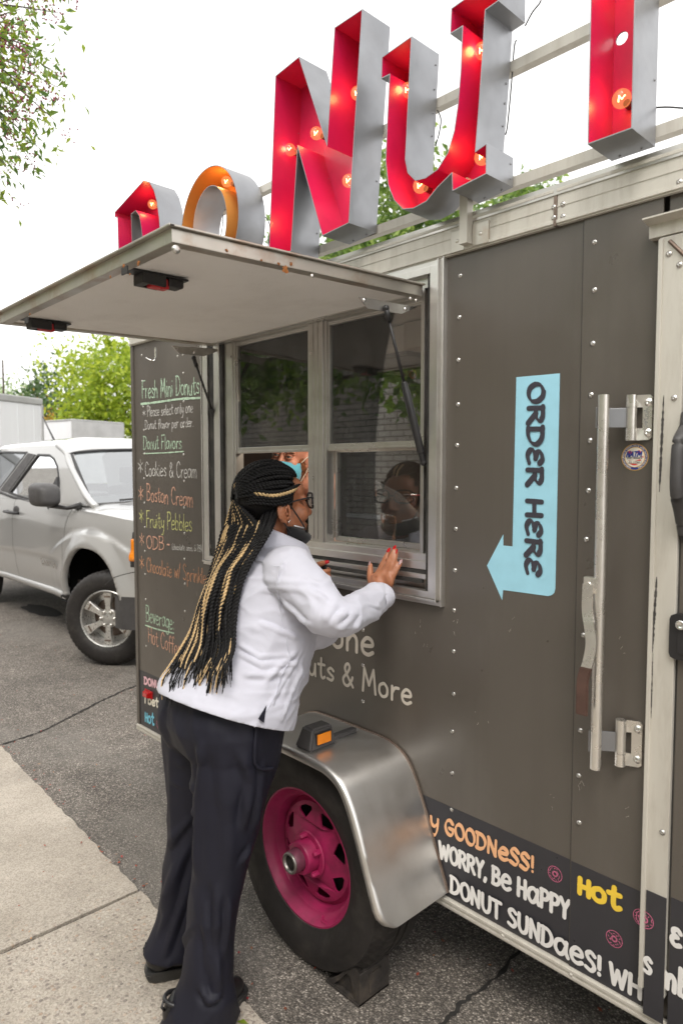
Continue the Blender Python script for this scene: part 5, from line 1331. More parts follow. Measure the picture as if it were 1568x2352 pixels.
for i in range(59):
    for j in range(3): bm.faces.new((G[i, j], G[i+1, j], G[i+1, j+1], G[i, j+1]))
fixn(bm); pk('rocker_panel', bm, M['car'], smooth=True)
h = onY(25, 1176, YS); bm = bmesh.new(); y_ = side_y(h.x, h.z)
tube(bm, [Vector((h.x-.17, y_, h.z)), Vector((h.x-.15, y_-.035, h.z)), Vector((h.x, y_-.042, h.z-.004)), Vector((h.x+.13, y_-.035, h.z-.006)), Vector((h.x+.15, y_, h.z-.006))], .021, 10, flat=.7)
pk('door_handle', bm, M['black'], smooth=True)
bm = bmesh.new(); ellipsoid(bm, (h.x+.06, y_+.004, h.z+.012), (.085, .012, .05)); pk('handle_recess', bm, M['greyblack'], smooth=True)
a, b = onY(87, 1287, YS), onY(128, 1297, YS); zz = (a.z+b.z)/2
bm = bmesh.new(); lettering(bm, 'CANYON', lambda u, v, o: Vector((a.x+u, side_y(a.x+u, zz+v)-.004-o, zz-.035+v)), .055, .016, gap=.12, fit=b.x-a.x); pk('door_badge', bm, M['chrome'])
# cab: pillars, roof, glass
RZ = 1.70
def cab_y(z): return YS+.075+(z-1.2)*.38
def cf(u, v, t): return Vector((u, cab_y(v)+t, v))
fd = [(-6.98, 1.215), (-6.92, 1.50), (-6.86, 1.565), (-6.60, 1.575), (-6.42, 1.555), (-6.22, 1.47), (-6.02, 1.34), (-5.88, 1.225)]
def cm(pts): return [(onY(px, py, YS+.17).x, onY(px, py, YS+.17).z) for px, py in pts]
fdw = cm([(39, 1133), (70, 1042), (98, 1043), (112, 1052), (126, 1069), (134, 1084), (146, 1108), (153, 1130), (150, 1160), (120, 1156), (57, 1139)])
rdw = cm([(13, 1127), (45, 1037), (0, 1036), (-70, 1037), (-80, 1105), (-40, 1115)])
zroof = onY(120, 1027, YS+.2).z
xw0 = onY(207, 1150, YS+.09); xwt = onY(150, 1044, YS+.22)
side = [(xw0.x-.02, 1.195), (xwt.x+.03, xwt.z+.01), (xwt.x-.15, zroof+.015), (-7.4, zroof+.035), (-8.02, zroof+.02), (-8.22, zroof-.04), (-8.42, 1.20)]
bm = bmesh.new(); poly_plate(bm, side, [fdw, rdw], cf, 0.0, .05); fixn(bm); pk('cab_side', bm, M['car'], auto=40)
bm = bmesh.new(); poly_plate(bm, [(u, v) for u, v in side], [], lambda u, v, t: Vector((u, 2*YC-cab_y(v)+t, v)), 0, -.05); fixn(bm); pk('cab_side', bm, M['car'])
def dil(P, d): return inset(P, -d)
for nm_, wn in (('door_window', fdw), ('rear_door_window', rdw)):
    bm = bmesh.new(); poly_plate(bm, wn, [inset(wn, .018)], cf, -.004, .012); fixn(bm); WF = pk(nm_, bm, M['black'])
    bm = bmesh.new(); poly_plate(bm, inset(wn, .016), [], cf, .010, None); obj('pane', bm, M['carglass'], WF)
pl = cm([(43, 1135), (75, 1044), (50, 1035), (16, 1128)]); pl = inset([cm([(38, 1134)])[0], cm([(68, 1042)])[0], cm([(47, 1038)])[0], cm([(15, 1128)])[0]], .01)
bm = bmesh.new(); poly_plate(bm, pl, [], cf, -.006, .0); fixn(bm); pk('door_pillar', bm, M['greyblack'])
bm = bmesh.new(); wt_ = smoothpts([Vector(cf(*p, -.008)) for p in (cm([(-80, 1106)])[0], cm([(13, 1129)])[0], cm([(60, 1143)])[0], cm([(140, 1161)])[0])], 8); tube(bm, wt_, .013, 6); pk('belt_moulding', bm, M['black'])
# roof
bm = bmesh.new(); G = {}
xr0, xr1 = xwt.x+.03, -8.2
for i in range(25):
    x = xr0+(xr1-xr0)*i/24; ze = (zroof+.02) if i > 3 else xwt.z+.012+(zroof+.008-xwt.z)*(i/4)
    for j in range(25):
        t = j/24; y0 = cab_y(ze); y = y0+(2*YC-2*y0)*t; e = min(t, 1-t)*2
        G[i, j] = bm.verts.new((x, y, ze+.075*min(1, e/.35)**.55*(min(1, .5+i/5))+.012*math.sin(math.pi*t)))
for i in range(24):
    for j in range(24): bm.faces.new((G[i, j], G[i+1, j], G[i+1, j+1], G[i, j+1]))
fixn(bm); pk('roof', bm, M['car'], smooth=True)
bm = bmesh.new(); q = onY(118, 1022, YC); tube(bm, [Vector((q.x, YC, zroof+.07)), Vector((q.x+.1, YC, zroof+.14)), Vector((q.x-.25, YC, zroof+.14+.3))], [.022, .012, .006], 8); pk('antenna', bm, M['black'], smooth=True)
# windscreen
def wind(u, v):
    b0 = Vector((xw0.x+.02, YS+.10, 1.20)); t0 = Vector((xwt.x+.02, cab_y(xwt.z)+.03, xwt.z+.005)); 
    yb = YS+.10+(YW-.20)*u; yt = t0.y+(2*YC-2*t0.y)*u; bow = math.sin(math.pi*u)
    return Vector((b0.x+.22*bow+(t0.x+.10*bow-b0.x-.22*bow)*v, yb+(yt-yb)*v, b0.z+.03*bow+(t0.z+.045*bow**.7-b0.z-.03*bow)*v))
def wgrid(u0, u1, v0, v1, off, n=22):
    bm = bmesh.new(); G = {}
    for i in range(n+1):
        for j in range(n+1):
            p = wind(u0+(u1-u0)*i/n, v0+(v1-v0)*j/n); G[i, j] = bm.verts.new(p+Vector((.7, 0, .7))*off)
    for i in range(n):
        for j in range(n): bm.faces.new((G[i, j], G[i+1, j], G[i+1, j+1], G[i, j+1]))
    return bm
M['screen'] = glass_mat('windscreen_glass', (.45, .5, .52), 1.9, .22, .05)
WS = pk('windscreen', wgrid(0, 1, 0, 1, 0), M['screen'], smooth=True)
bm = bmesh.new(); loop = [wind(t, 0) for t in [k/20 for k in range(21)]]+[wind(1, t/10) for t in range(1, 11)]+[wind(1-k/20, 1) for k in range(1, 21)]+[wind(0, 1-k/10) for k in range(1, 10)]
tube(bm, [p+Vector((.004, 0, .004)) for p in loop], .014, 6, closed=True); obj('screen_seal', bm, M['black'], WS)
bm = bmesh.new(); tube(bm, [wind(.12, .02)+Vector((.02, 0, .02)), wind(.3, .035)+Vector((.02, 0, .02)), wind(.62, .03)+Vector((.02, 0, .02))], .009, 6); obj('wiper', bm, M['black'], WS)
bm = bmesh.new()
for u in (.0, ):
    P = [(xw0.x+.05, YS+.09, 1.17), (xw0.x-.03, YS+.085, 1.20), (xwt.x+.0, cab_y(xwt.z)-.002, xwt.z+.012), (xwt.x+.06, cab_y(xwt.z)+.02, xwt.z+.012)]
tube(bm, smoothpts([Vector((xw0.x+.06, YS+.11, 1.19)), Vector((xw0.x-.12, YS+.115, 1.27)), Vector((xwt.x+.12, cab_y(xwt.z-.09)+.015, xwt.z-.085)), Vector((xwt.x-.04, cab_y(xwt.z)+.02, xwt.z+.01)), Vector((xwt.x-.3, cab_y(zroof)+.015, zroof+.02))], 6), .030, 10); pk('windscreen_pillar', bm, M['car'], smooth=True)
# cab interior: seats and dash, seen through the glass
bm = bmesh.new(); box(bm, xw0.x-.5, xw0.x+.02, YS+.16, 2*YC-YS-.16, .95, 1.17, bev=.04); pk('dashboard', bm, M['greyblack'])
M['seatgrey'] = PM('grey_seat', (.14, .135, .13), .8)
for yy in (YS+.45, 2*YC-YS-.45):
    bm = bmesh.new(); box(bm, -7.25, -7.05, yy-.25, yy+.25, .7, 1.32, bev=.06); box(bm, -7.2, -7.1, yy-.13, yy+.13, 1.34, 1.52, bev=.04); pk('seat', bm, M['seatgrey'])
bm = bmesh.new(); box(bm, -8.25, -5.6, YS+.12, 2*YC-YS-.12, .5, .55); box(bm, -8.3, -8.2, YS+.2, 2*YC-YS-.2, .5, 1.2); pk('cab_floor', bm, M['dark_in'])
bm = bmesh.new(); q = wind(.5, .86); box(bm, q.x-.08, q.x-.05, YC-.12, YC+.12, q.z-.05, q.z+.03, bev=.01); pk('inner_mirror', bm, M['black'])
# load bed and underside
bm = bmesh.new(); box(bm, XBK, -8.45, YS+.08, 2*YC-YS-.08, .75, .80); box(bm, XBK-.03, XBK+.03, YS+.05, 2*YC-YS-.05, .6, 1.2, bev=.02); pk('load_bed', bm, M['car'])
bm = bmesh.new(); box(bm, XBK+.1, XF-.2, YS+.38, 2*YC-YS-.38, .35, .52); box(bm, AX-.56, AX+.56, YS+.30, YS+.32, .40, 1.0); box(bm, RX-.56, RX+.56, YS+.30, YS+.32, .40, 1.0); box(bm, AX-.56, AX+.56, YS+.06, YS+.30, .93, .95); box(bm, AX-.58, AX-.56, YS+.06, YS+.32, .40, .95); pk('underbody', bm, M['well'])
# door mirror
a = onY(94, 1137, YS-.16); bm = bmesh.new()
MV = ellipsoid(bm, (0, 0, 0), (1, 1, 1), seg=28, rings=18)
for v in bm.verts:
    c_ = v.co; s = lambda t, p: math.copysign(abs(t)**p, t)
    v.co = Vector((s(c_.x, .5)*.155-.02*c_.z, s(c_.y, .75)*.10, s(c_.z, .48)*.098*(1-.10*c_.x)))+Vector((a.x, YS-.13, a.z))
fixn(bm); MR = pk('door_mirror', bm, M['greyblack'], smooth=True)
bm = bmesh.new(); tube(bm, [Vector((a.x+.06, YS-.10, a.z-.09)), Vector((a.x+.20, YS-.02, a.z-.105)), Vector((a.x+.27, YS+.06, a.z-.08))], [.03, .028, .04], 10, flat=.6); obj('mirror_arm', bm, M['black'], MR, smooth=True)
tri = cm([(138, 1095), (152, 1128), (146, 1168), (131, 1150)]); bm = bmesh.new(); poly_plate(bm, tri, [], cf, -.02, .01); fixn(bm); obj('mirror_base', bm, M['black'], MR)
# wheels
M['alloy'] = PM('painted_alloy', (.50, .49, .47), .32, .7, .06, 20, coat=.3)
def truck_wheel(c, steer, detail=True):
    W = bpy.data.objects.new('wheel', None); C.objects.link(W); W.location = c; W.rotation_euler = (0, 0, steer); adopt(W, PK); 
    def ch(name, bm, mat, par=W, **k):
        o = obj(name, bm, mat, None, **k); o.parent = par; return o
    bm = bmesh.new(); R = .362
    pr = [(.212, -.095), (.225, -.108), (.26, -.118), (.30, -.118), (.325, -.112), (.345, -.098), (.357, -.08), (R, -.06), (R, -.03), (R-.009, -.028), (R-.009, -.02), (R, -.018), (R, .018), (R-.009, .02), (R-.009, .028), (R, .03), (R, .06), (.34, .1), (.25, .12), (.212, .1)]
    rings = lathe(bm, pr, (0, 0, 0), 'Y', 180)
    for ri in (5, 6, 7):
        for k, v in enumerate(rings[ri]):
            if k % 3 == 0: v.co *= .982
    fixn(bm); ch('tyre', bm, M['rubber'], auto=35)
    bm = bmesh.new(); lathe(bm, [(.213, -.094), (.219, -.104), (.214, -.108), (.207, -.104), (.200, -.085), (.196, -.06), (.19, .05)], (0, 0, 0), 'Y', 72); lathe(bm, [(.19, .0), (.0001, .0)], (0, 0, 0), 'Y', 40)
    fixn(bm); RM = ch('rim', bm, M['alloy'], auto=40)
    bm = bmesh.new(); lathe(bm, [(.075, -.062), (.072, -.078), (.045, -.084), (.036, -.088), (.0001, -.089)], (0, 0, 0), 'Y', 36)
    for k in range(6):
        a_ = k*math.pi/3+.52
        P = [(.058, -.26), (.058, .26), (.10, .22), (.150, .235), (.186, .255), (.205, .235), (.205, -.235), (.186, -.255), (.150, -.235), (.10, -.22)]
        Q = [(rr*math.cos(a_+da*(1 if rr > .06 else 1.6)*(.085/max(rr, .085))**.35), rr*math.sin(a_+da*(1 if rr > .06 else 1.6)*(.085/max(rr, .085))**.35)) for rr, da in P]
        poly_plate(bm, Q, [], lambda u, v, t: Vector((u, t-.012*math.hypot(u, v)/.2, v)), -.080, -.045)
        # shallow recess lines near the outer end of each spoke
    fixn(bm); bmesh.ops.bevel(bm, geom=[e for e in bm.edges if len(e.link_faces) == 2 and e.calc_face_angle(0) > .6], offset=.003, segments=1, affect='EDGES'); ch('spokes', bm, M['alloy'], RM, auto=40)
    bm = bmesh.new()
    for k in range(6):
        a_ = k*math.pi/3
        lathe(bm, [(.013, -.075), (.013, -.095), (.009, -.101), (.0001, -.102)], (.055*math.cos(a_), 0, .055*math.sin(a_)), 'Y', 10)
    ch('wheel_nuts', bm, M['steel'], RM, smooth=True)
    bm = bmesh.new(); lathe(bm, [(.15, -.01), (.15, .0), (.0001, -.012)], (0, 0, 0), 'Y', 40); ch('brake_disc', bm, M['worn_steel'])
    for k in range(6):
        bm = bmesh.new(); a_ = k*math.pi/3+.52; u0, v0 = .165*math.cos(a_), .165*math.sin(a_); d = Vector((-math.sin(a_), 0, math.cos(a_)))
        c0 = Vector((u0, -.0915, v0)); rad = Vector((math.cos(a_), 0, math.sin(a_)))
        bm.faces.new([bm.verts.new(c0+d*s*.026+rad*t) for s, t in ((-1, -.004), (1, -.004), (1, .010), (-1, .010))])
        ch('spoke_slot', bm, M['worn_steel'], RM)
    return W
wc = onY(236, 1428, YS-.03)
truck_wheel(Vector((-4.97, YS+.075, .362)), R_(36)); truck_wheel(Vector((RX, YS+.13, .362)), 0)
truck_wheel(Vector((AX, 2*YC-YS-.13, .362)), R_(180+36)); truck_wheel(Vector((RX, 2*YC-YS-.13, .362)), R_(180))
# ================================================================== TREES AND SHRUBS
def leaf_mesh(name, pts, size, seed, aspect=.5, droop=.4, jit=.35):
    """one folded leaf (4 triangles) per point"""
    r = np.random.RandomState(seed); n = len(pts); pts = np.array(pts)
    d = r.normal(size=(n, 3)); d[:, 2] -= droop; d /= np.linalg.norm(d, axis=1)[:, None]
    h = r.normal(size=(n, 3)); s = np.cross(d, h); s /= np.linalg.norm(s, axis=1)[:, None]; u = np.cross(s, d)
    L = (size*(1+r.uniform(-jit, jit, n)))[:, None]; W = L*aspect*.5
    base = pts; tip = pts+d*L-u*L*.12; mid = pts+d*L*.45
    a = mid+s*W+u*W*.35; b = mid-s*W+u*W*.35
    co = np.stack([base, a, tip, b, mid], axis=1).reshape(-1, 3)
    f = np.array([[0, 1, 4], [1, 2, 4], [2, 3, 4], [3, 0, 4]]); F = (np.arange(n)[:, None, None]*5+f[None]).reshape(-1, 3)
    me = bpy.data.meshes.new(name); me.from_pydata(co.tolist(), [], F.tolist()); return me
def clumps(center, rad, n_cl, n_leaf, seed, cl_r=.3, shell=.55, squash=(1, 1, 1)):
    r = np.random.RandomState(seed); out = []; cs = []
    while len(cs) < n_cl:
        v = r.normal(size=3); v /= np.linalg.norm(v); q = r.uniform(shell, 1.0)**.7
        k = 1+.25*math.sin(3*v[0]*2+seed)+.2*math.sin(5*v[2]+v[1]*4+seed*2)
        cs.append(np.array(center)+v*q*k*np.array(rad))
    for c in cs:
        m = int(n_leaf*r.uniform(.5, 1.5)); p = r.normal(size=(m, 3))*cl_r*r.uniform(.6, 1.3)*np.array(squash); out.append(c+p)
    return np.concatenate(out), cs
def tree(name, label, base, height, rad, leaf, n_cl, n_leaf, mat, seed, cl_r, crown_h=.62, group=None, trunk_r=.16, cz=None):
    T = thing(name, label, 'tree', base, group); b = Vector(base)
    cc = b+Vector((0, 0, cz if cz is not None else height*crown_h)); pts, cs = clumps(cc, rad, n_cl, n_leaf, seed, cl_r)
    r = random.Random(seed); bm = bmesh.new()
    top = cc+Vector((0, 0, rad[2]*.5)); tube(bm, smoothpts([b, b.lerp(top, .35)+Vector((r.uniform(-.1, .1), r.uniform(-.1, .1), 0)), b.lerp(top, .7), top], 5), [trunk_r*(1-.8*i/15) for i in range(16)], 8)
    for c in r.sample(cs, min(26, len(cs))):
        t0 = r.uniform(.3, .75); s = b.lerp(top, t0); e = Vector(c); m = s.lerp(e, .5)+Vector((0, 0, .12*(e-s).length))
        P = smoothpts([s, m, e], 4); tube(bm, P, [trunk_r*.38*(1-.85*i/(len(P)-1)) for i in range(len(P))], 6)
    obj('trunk', bm, M['bark'], T, smooth=True)
    obj('crown', leaf_mesh('crown', pts, leaf, seed), mat, T)
    return T
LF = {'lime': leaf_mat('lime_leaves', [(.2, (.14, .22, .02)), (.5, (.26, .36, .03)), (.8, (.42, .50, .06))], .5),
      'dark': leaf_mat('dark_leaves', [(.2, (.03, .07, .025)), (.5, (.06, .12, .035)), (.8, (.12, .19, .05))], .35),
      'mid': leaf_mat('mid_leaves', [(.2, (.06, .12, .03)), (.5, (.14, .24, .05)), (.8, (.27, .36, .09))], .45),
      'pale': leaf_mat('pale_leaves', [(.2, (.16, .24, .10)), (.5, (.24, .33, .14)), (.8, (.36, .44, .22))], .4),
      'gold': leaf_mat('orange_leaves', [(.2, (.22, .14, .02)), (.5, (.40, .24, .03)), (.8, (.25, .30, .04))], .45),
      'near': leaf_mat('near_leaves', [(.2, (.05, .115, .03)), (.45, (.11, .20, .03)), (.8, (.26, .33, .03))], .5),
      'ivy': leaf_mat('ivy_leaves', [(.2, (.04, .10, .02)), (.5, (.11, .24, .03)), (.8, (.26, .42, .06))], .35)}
def gpos(px, d): p = atD(px, 1176, d); return (p.x, p.y, 0)
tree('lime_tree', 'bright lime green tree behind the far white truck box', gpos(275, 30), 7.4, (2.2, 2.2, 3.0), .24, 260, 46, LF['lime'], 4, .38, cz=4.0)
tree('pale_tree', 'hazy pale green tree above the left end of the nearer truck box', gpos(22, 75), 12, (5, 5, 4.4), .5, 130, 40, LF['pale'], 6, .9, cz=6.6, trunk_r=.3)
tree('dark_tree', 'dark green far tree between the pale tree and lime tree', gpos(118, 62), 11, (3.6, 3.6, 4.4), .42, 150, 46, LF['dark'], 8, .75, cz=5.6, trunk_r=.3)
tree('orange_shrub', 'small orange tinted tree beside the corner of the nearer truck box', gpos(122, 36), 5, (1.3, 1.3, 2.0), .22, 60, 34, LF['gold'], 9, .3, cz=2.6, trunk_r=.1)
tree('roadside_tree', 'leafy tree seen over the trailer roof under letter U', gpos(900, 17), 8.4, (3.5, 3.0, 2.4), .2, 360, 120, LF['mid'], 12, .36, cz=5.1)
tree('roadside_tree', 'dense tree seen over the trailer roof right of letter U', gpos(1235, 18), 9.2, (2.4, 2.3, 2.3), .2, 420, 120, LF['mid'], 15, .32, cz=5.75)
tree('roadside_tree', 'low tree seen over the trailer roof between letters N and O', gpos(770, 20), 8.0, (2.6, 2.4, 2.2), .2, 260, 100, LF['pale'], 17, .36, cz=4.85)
# flowering tree on the sidewalk whose branches hang into the upper left corner
nt_base = onZ(-700, 1900, .01); nb = Vector((-5.35, -1.0, 0.01))
T = thing('flowering_tree', 'near tree with drooping leaves and dark red berries in the upper left corner', 'tree', nb)
cc = atD(-290, 70, 4.6); r = random.Random(21); pts = []; ber = []
bm = bmesh.new(); tube(bm, smoothpts([nb, nb+Vector((.05, .05, 1.6)), Vector((cc.x-.1, cc.y-.05, cc.z-.9)), cc], 6), [.11*(1-.7*i/18) for i in range(19)], 10)
twigs = []
tips = [(150, -40), (138, 30), (110, 120), (143, 178), (142, 205), (95, 235), (140, 288), (85, 205), (70, 150), (96, 345), (82, 385), (25, 400), (30, 300), (20, 360), (60, 60), (100, -20), (10, 100), (15, 200), (40, 260), (62, 300), (50, 20), (-20, 380), (10, 455)]
for (px, py) in tips:
    e = atD(px, py, 4.6+r.uniform(-.35, .5)); s = cc+Vector((r.uniform(-.3, .3), r.uniform(-.3, .3), r.uniform(-.3, .2))); m = s.lerp(e, .55)+Vector((0, 0, r.uniform(.05, .22)))
    P = smoothpts([s, m, e], 10); tube(bm, P, [.013*(1-.85*i/(len(P)-1)) for i in range(len(P))], 6); twigs.append(P)
for k in range(24):
    d = Vector((r.gauss(0, 1), r.gauss(0, 1), r.gauss(0, .8))).normalized(); e = cc+Vector((d.x*.75, d.y*.75, d.z*.55)); P = smoothpts([cc, cc.lerp(e, .5)+Vector((0, 0, .1)), e], 8)
    tube(bm, P, [.013*(1-.85*i/(len(P)-1)) for i in range(len(P))], 6); twigs.append(P)
for i, P in enumerate(twigs):
    near = i < len(tips)
    for j in range(3, len(P)):
        f = j/len(P)
        for q in range((4 if f > .9 else 7) if near else 7):
            sp = .05 if f > .85 else .13
            pts.append(P[j]+Vector((r.gauss(0, sp), r.gauss(0, sp), r.gauss(0, sp))))
        if .3 < f < .95 and r.random() < .75:
            c0 = P[j]+Vector((r.gauss(0, .05), r.gauss(0, .05), r.gauss(0, .05)))
            for q in range(9): ber.append(c0+Vector((r.gauss(0, .028), r.gauss(0, .028), r.gauss(0, .028))))
obj('trunk', bm, M['bark'], T, smooth=True)
obj('crown', leaf_mesh('crown', [tuple(p) for p in pts], .066, 5, aspect=.36, droop=.9), LF['near'], T)
bm = bmesh.new()
bm.free(); ib = bmesh.new(); bmesh.ops.create_icosphere(ib, subdivisions=1, radius=1.0)
iv = np.array([v.co[:] for v in ib.verts]); fi = np.array([[v.index for v in f.verts] for f in ib.faces]); ib.free()
co = np.concatenate([iv*.0075*r.uniform(.6, 1.2)+np.array(p) for p in ber]); fa = np.concatenate([fi+len(iv)*k for k in range(len(ber))])
bm = bpy.data.meshes.new('berries'); bm.from_pydata(co.tolist(), [], fa.tolist())
obj('berries', bm, PM('berry_red', (.22, .03, .06), .5, 0, .5, 60), T)

# ================================================================== WHITE BOX TRUCKS FAR BEHIND
M['boxwhite'] = PM('truck_box_white', (.74, .75, .77), .45, 0, .03, 1.0, stretch=(5, 5, .15), dirt=(.5, .5, .5), dirt_amt=.15, dirt_scale=2)
M['boxgrey'] = PM('truck_box_rail', (.46, .46, .46), .5, .3, .12, 2)
M['cabwhite'] = PM('truck_cab_white', (.7, .7, .7), .3, 0, .05, 2, coat=.6)
def box_truck(label, corner, ang, L, W, zt, zb=1.0, rail=.16):
    """corner: right front-face corner on the ground; the long face runs away along ang"""
    T = thing('box_truck', label, 'truck', corner, 'white box trucks parked far behind')
    Mx = Matrix.Translation(Vector(corner)) @ Matrix.Rotation(ang, 4, 'Z')
    ny = Vector((-math.sin(ang), math.cos(ang), 0)); fl = -1 if ny.dot(CAM-Vector(corner)) > 0 else 1
    Mx = Mx @ Matrix.Diagonal((1, fl, 1, 1))
    def pt(name, bm, mat): 
        bmesh.ops.transform(bm, matrix=Mx, verts=bm.verts); fixn(bm); return obj(name, bm, mat, T)
    bm = bmesh.new(); box(bm, 0, L, 0, W, zb, zt-rail, bev=.02); pt('cargo_box', bm, M['boxwhite'])
    bm = bmesh.new(); box(bm, -.02, L+.02, -.02, W+.02, zt-rail, zt, bev=.03); pt('top_rail', bm, M['boxgrey'])
    bm = bmesh.new()
    for k in range(12): box(bm, L*(k+.5)/12-.01, L*(k+.5)/12+.01, -.006, .001, zb+.05, zt-rail-.02)
    pt('wall_ribs', bm, M['boxwhite'])
    bm = bmesh.new(); box(bm, -.025, .04, -.03, W+.02, zb, zt-rail, bev=.01); pt('corner_post', bm, M['boxgrey'])
    bm = bmesh.new(); box(bm, .1, L+1.9, .3, W-.3, .6, .95); pt('chassis', bm, M['rubber'])
    bm = bmesh.new(); box(bm, L+.25, L+1.9, .1, W-.1, .6, 2.3, bev=.2); pt('cab', bm, M['cabwhite'])
    bm = bmesh.new(); box(bm, L+1.35, L+1.85, .09, W-.09, 1.55, 2.1, bev=.05); pt('cab_window', bm, M['carglass'])
    for x in (1.1, L+1.1):
        for y in (.14, W-.14):
            bm = bmesh.new(); lathe(bm, [(.0001, -.12), (.25, -.13), (.45, -.13), (.48, -.08), (.48, .1), (.2, .12), (.0001, .12)], (x, y, .48), 'Y', 28); pt('wheel', bm, M['rubber'])
    return T
p = atD(103, 1176, 16); d = Vector((-.424, .906)); a_ = math.atan2(-d.y, -d.x)
box_truck('large white truck box at the left edge behind the pickup', (p.x, p.y, 0), a_, 5.6, 2.3, atD(103, 917, 16).z)
p = atD(172, 1176, 25); dl = -(Vector(FH.xy)*.97*-.55+Vector(RT.xy)*.85)
box_truck('smaller white truck box between the larger box and lime tree', (p.x, p.y, 0), math.atan2(dl.y, dl.x), 4.6, 2.3, atD(172, 963, 25).z, rail=.07)
# utility pole line far left
bm = bmesh.new(); q = gpos(17, 60); tube(bm, [Vector(q), Vector((q[0], q[1], atD(17, 830, 60).z))], [.12, .08], 8); o = obj('utility_pole', bm, M['bark']); tag(o, 'thin distant utility pole rising above the pale tree', 'pole')

# ================================================================== BEHIND THE PHOTOGRAPHER (seen mirrored in the panes and paint)
B = thing('brick_building', 'pale painted brick building mirrored in the trailer window panes', 'building', (-3, -5.6, 0))
bm = bmesh.new(); box(bm, -14, 9, -9.5, -5.6, -.02, 3.3); obj('wall', bm, M['brick'], B)
bm = bmesh.new(); box(bm, -60, -14.01, -12, -5.55, -.02, 7.4); obj('tall_wing', bm, M['brick'], B)
bm = bmesh.new(); box(bm, -14.1, 9.1, -9.6, -5.5, 3.3, 3.45, bev=.02); obj('parapet', bm, M['cream_alu'], B)
IV = thing('hanging_vine', 'green leafy vine mirrored in the upper window panes', 'vine', (-3, -2.4, 0))
r2 = np.random.RandomState(11); n = 5200
px_ = r2.uniform(-6.5, 1.6, n); pz_ = 2.62+r2.normal(size=n)*.36+.16*np.sin(px_*2.3)+.1*np.sin(px_*5.1); py_ = -2.75-np.abs(r2.normal(size=n))*.28
pz_ = np.where(pz_ < 1.95+.18*np.sin(px_*4), pz_+.5, pz_)
obj('leaves', leaf_mesh('leaves', np.stack([px_, py_, pz_], 1), .115, 3, aspect=.62, droop=.6), LF['ivy'], IV)
bm = bmesh.new()
for z_ in (2.35, 2.65, 3.0): tube(bm, [Vector((-6.6, -2.95, z_)), Vector((1.7, -2.95, z_))], .018, 8)
for x_ in (-6.5, -3.0, 1.6): tube(bm, [Vector((x_, -2.95, 0)), Vector((x_, -2.95, 3.1))], .03, 8)
obj('trellis', bm, M['bark'], IV)
HR = thing('white_handrail', 'white two bar handrail mirrored low in the window', 'railing', (-3, -4.4, 0))
bm = bmesh.new()
for z_ in (.62, .92): box(bm, -7, 2, -4.43, -4.39, z_-.025, z_+.025)
obj('rails', bm, M['boxwhite'], HR)
for x_ in (-6.9, -5, -3, -1, 1): 
    bm = bmesh.new(); box(bm, x_-.02, x_+.02, -4.43, -4.39, 0, .9); obj('post', bm, M['boxwhite'], HR)

# ================================================================== THINGS INSIDE THE TRAILER
q = onY(900, 1180, 1.45); zc_ = 1.06
o = thing('deep_fryer', 'black boxy fryer on the back counter inside the trailer', 'fryer', (q.x, 1.5, zc_))
xa, xb2 = onY(853, 1180, 1.42).x, onY(925, 1180, 1.42).x
bm = bmesh.new(); box(bm, xa, xb2, 1.42, 1.75, zc_, onY(853, 1140, 1.42).z, bev=.012); obj('housing', bm, M['black'], o)
bm = bmesh.new(); box(bm, xa+.1, xa+.11, 1.405, 1.42, zc_+.05, zc_+.2); obj('handle', bm, M['greyblack'], o)
xp_ = onY(937, 1170, 1.5).x; o = thing('stock_pot', 'shiny steel pot on a red base inside the trailer', 'pot', (xp_, 1.55, zc_))
zt2 = onY(937, 1138, 1.45).z; zb2_ = onY(937, 1190, 1.45).z
bm = bmesh.new(); lathe(bm, [(.0001, zb2_), (.085, zb2_), (.09, zb2_+.01), (.09, zt2), (.094, zt2+.004), (.086, zt2), (.084, zb2_+.02), (.0001, zb2_+.015)], (xp_, 1.55, 0), 'Z', 40); fixn(bm); obj('pot_body', bm, M['chrome'], o, auto=40)
bm = bmesh.new(); lathe(bm, [(.0001, zc_), (.13, zc_), (.135, zc_+.02), (.13, zb2_-.004), (.0001, zb2_-.002)], (xp_, 1.55, 0), 'Z', 36); obj('red_base', bm, M['red_plastic'], o, auto=40)
def lump_bag(name, label, cat, px0, px1, py0, py1, Y, mat, seed, depth=.09):
    a, b = onY(px0, py0, Y), onY(px1, py1, Y); bm = bmesh.new(); vs = box(bm, b.x if b.x < a.x else a.x, max(a.x, b.x), Y, Y+depth, b.z, a.z, bev=.008)
    bmesh.ops.subdivide_edges(bm, edges=bm.edges[:], cuts=4, use_grid_fill=True)
    for v in bm.verts: v.co += Vector((noise.noise(v.co*18+Vector((seed, 0, 0))), noise.noise(v.co*18+Vector((0, seed, 0))), noise.noise(v.co*14)))*.010
    o = obj(name, bm, mat, smooth=True); return tag(o, label, cat)
lump_bag('paper_bag', 'orange brown paper bag standing by the lower right pane', 'bag', 785, 824, 1200, 1266, .16, PM('kraft_paper', (.48, .21, .10), .7, 0, .1, 12), 2, .06)
lump_bag('plastic_bag', 'crumpled clear plastic bag beside the orange paper bag', 'bag', 826, 868, 1180, 1268, .2, glass_mat('clear_plastic', (.85, .85, .8), 1.4, .05, .2), 5)
lump_bag('food_tray', 'yellow tray under the pot inside the trailer', 'tray', 903, 960, 1200, 1215, 1.36, PM('yellow_tray', (.5, .33, .04), .5), 12, .06)
bm = bmesh.new(); tube(bm, smoothpts([onY(852, 1040, .5), onY(854, 1075, .5), onY(862, 1140, .5)], 6), .004, 6); o = obj('pull_cord', bm, PM('pink_cord', (.55, .28, .2), .6)); tag(o, 'thin pinkish cord hanging behind the lower right pane', 'cord')
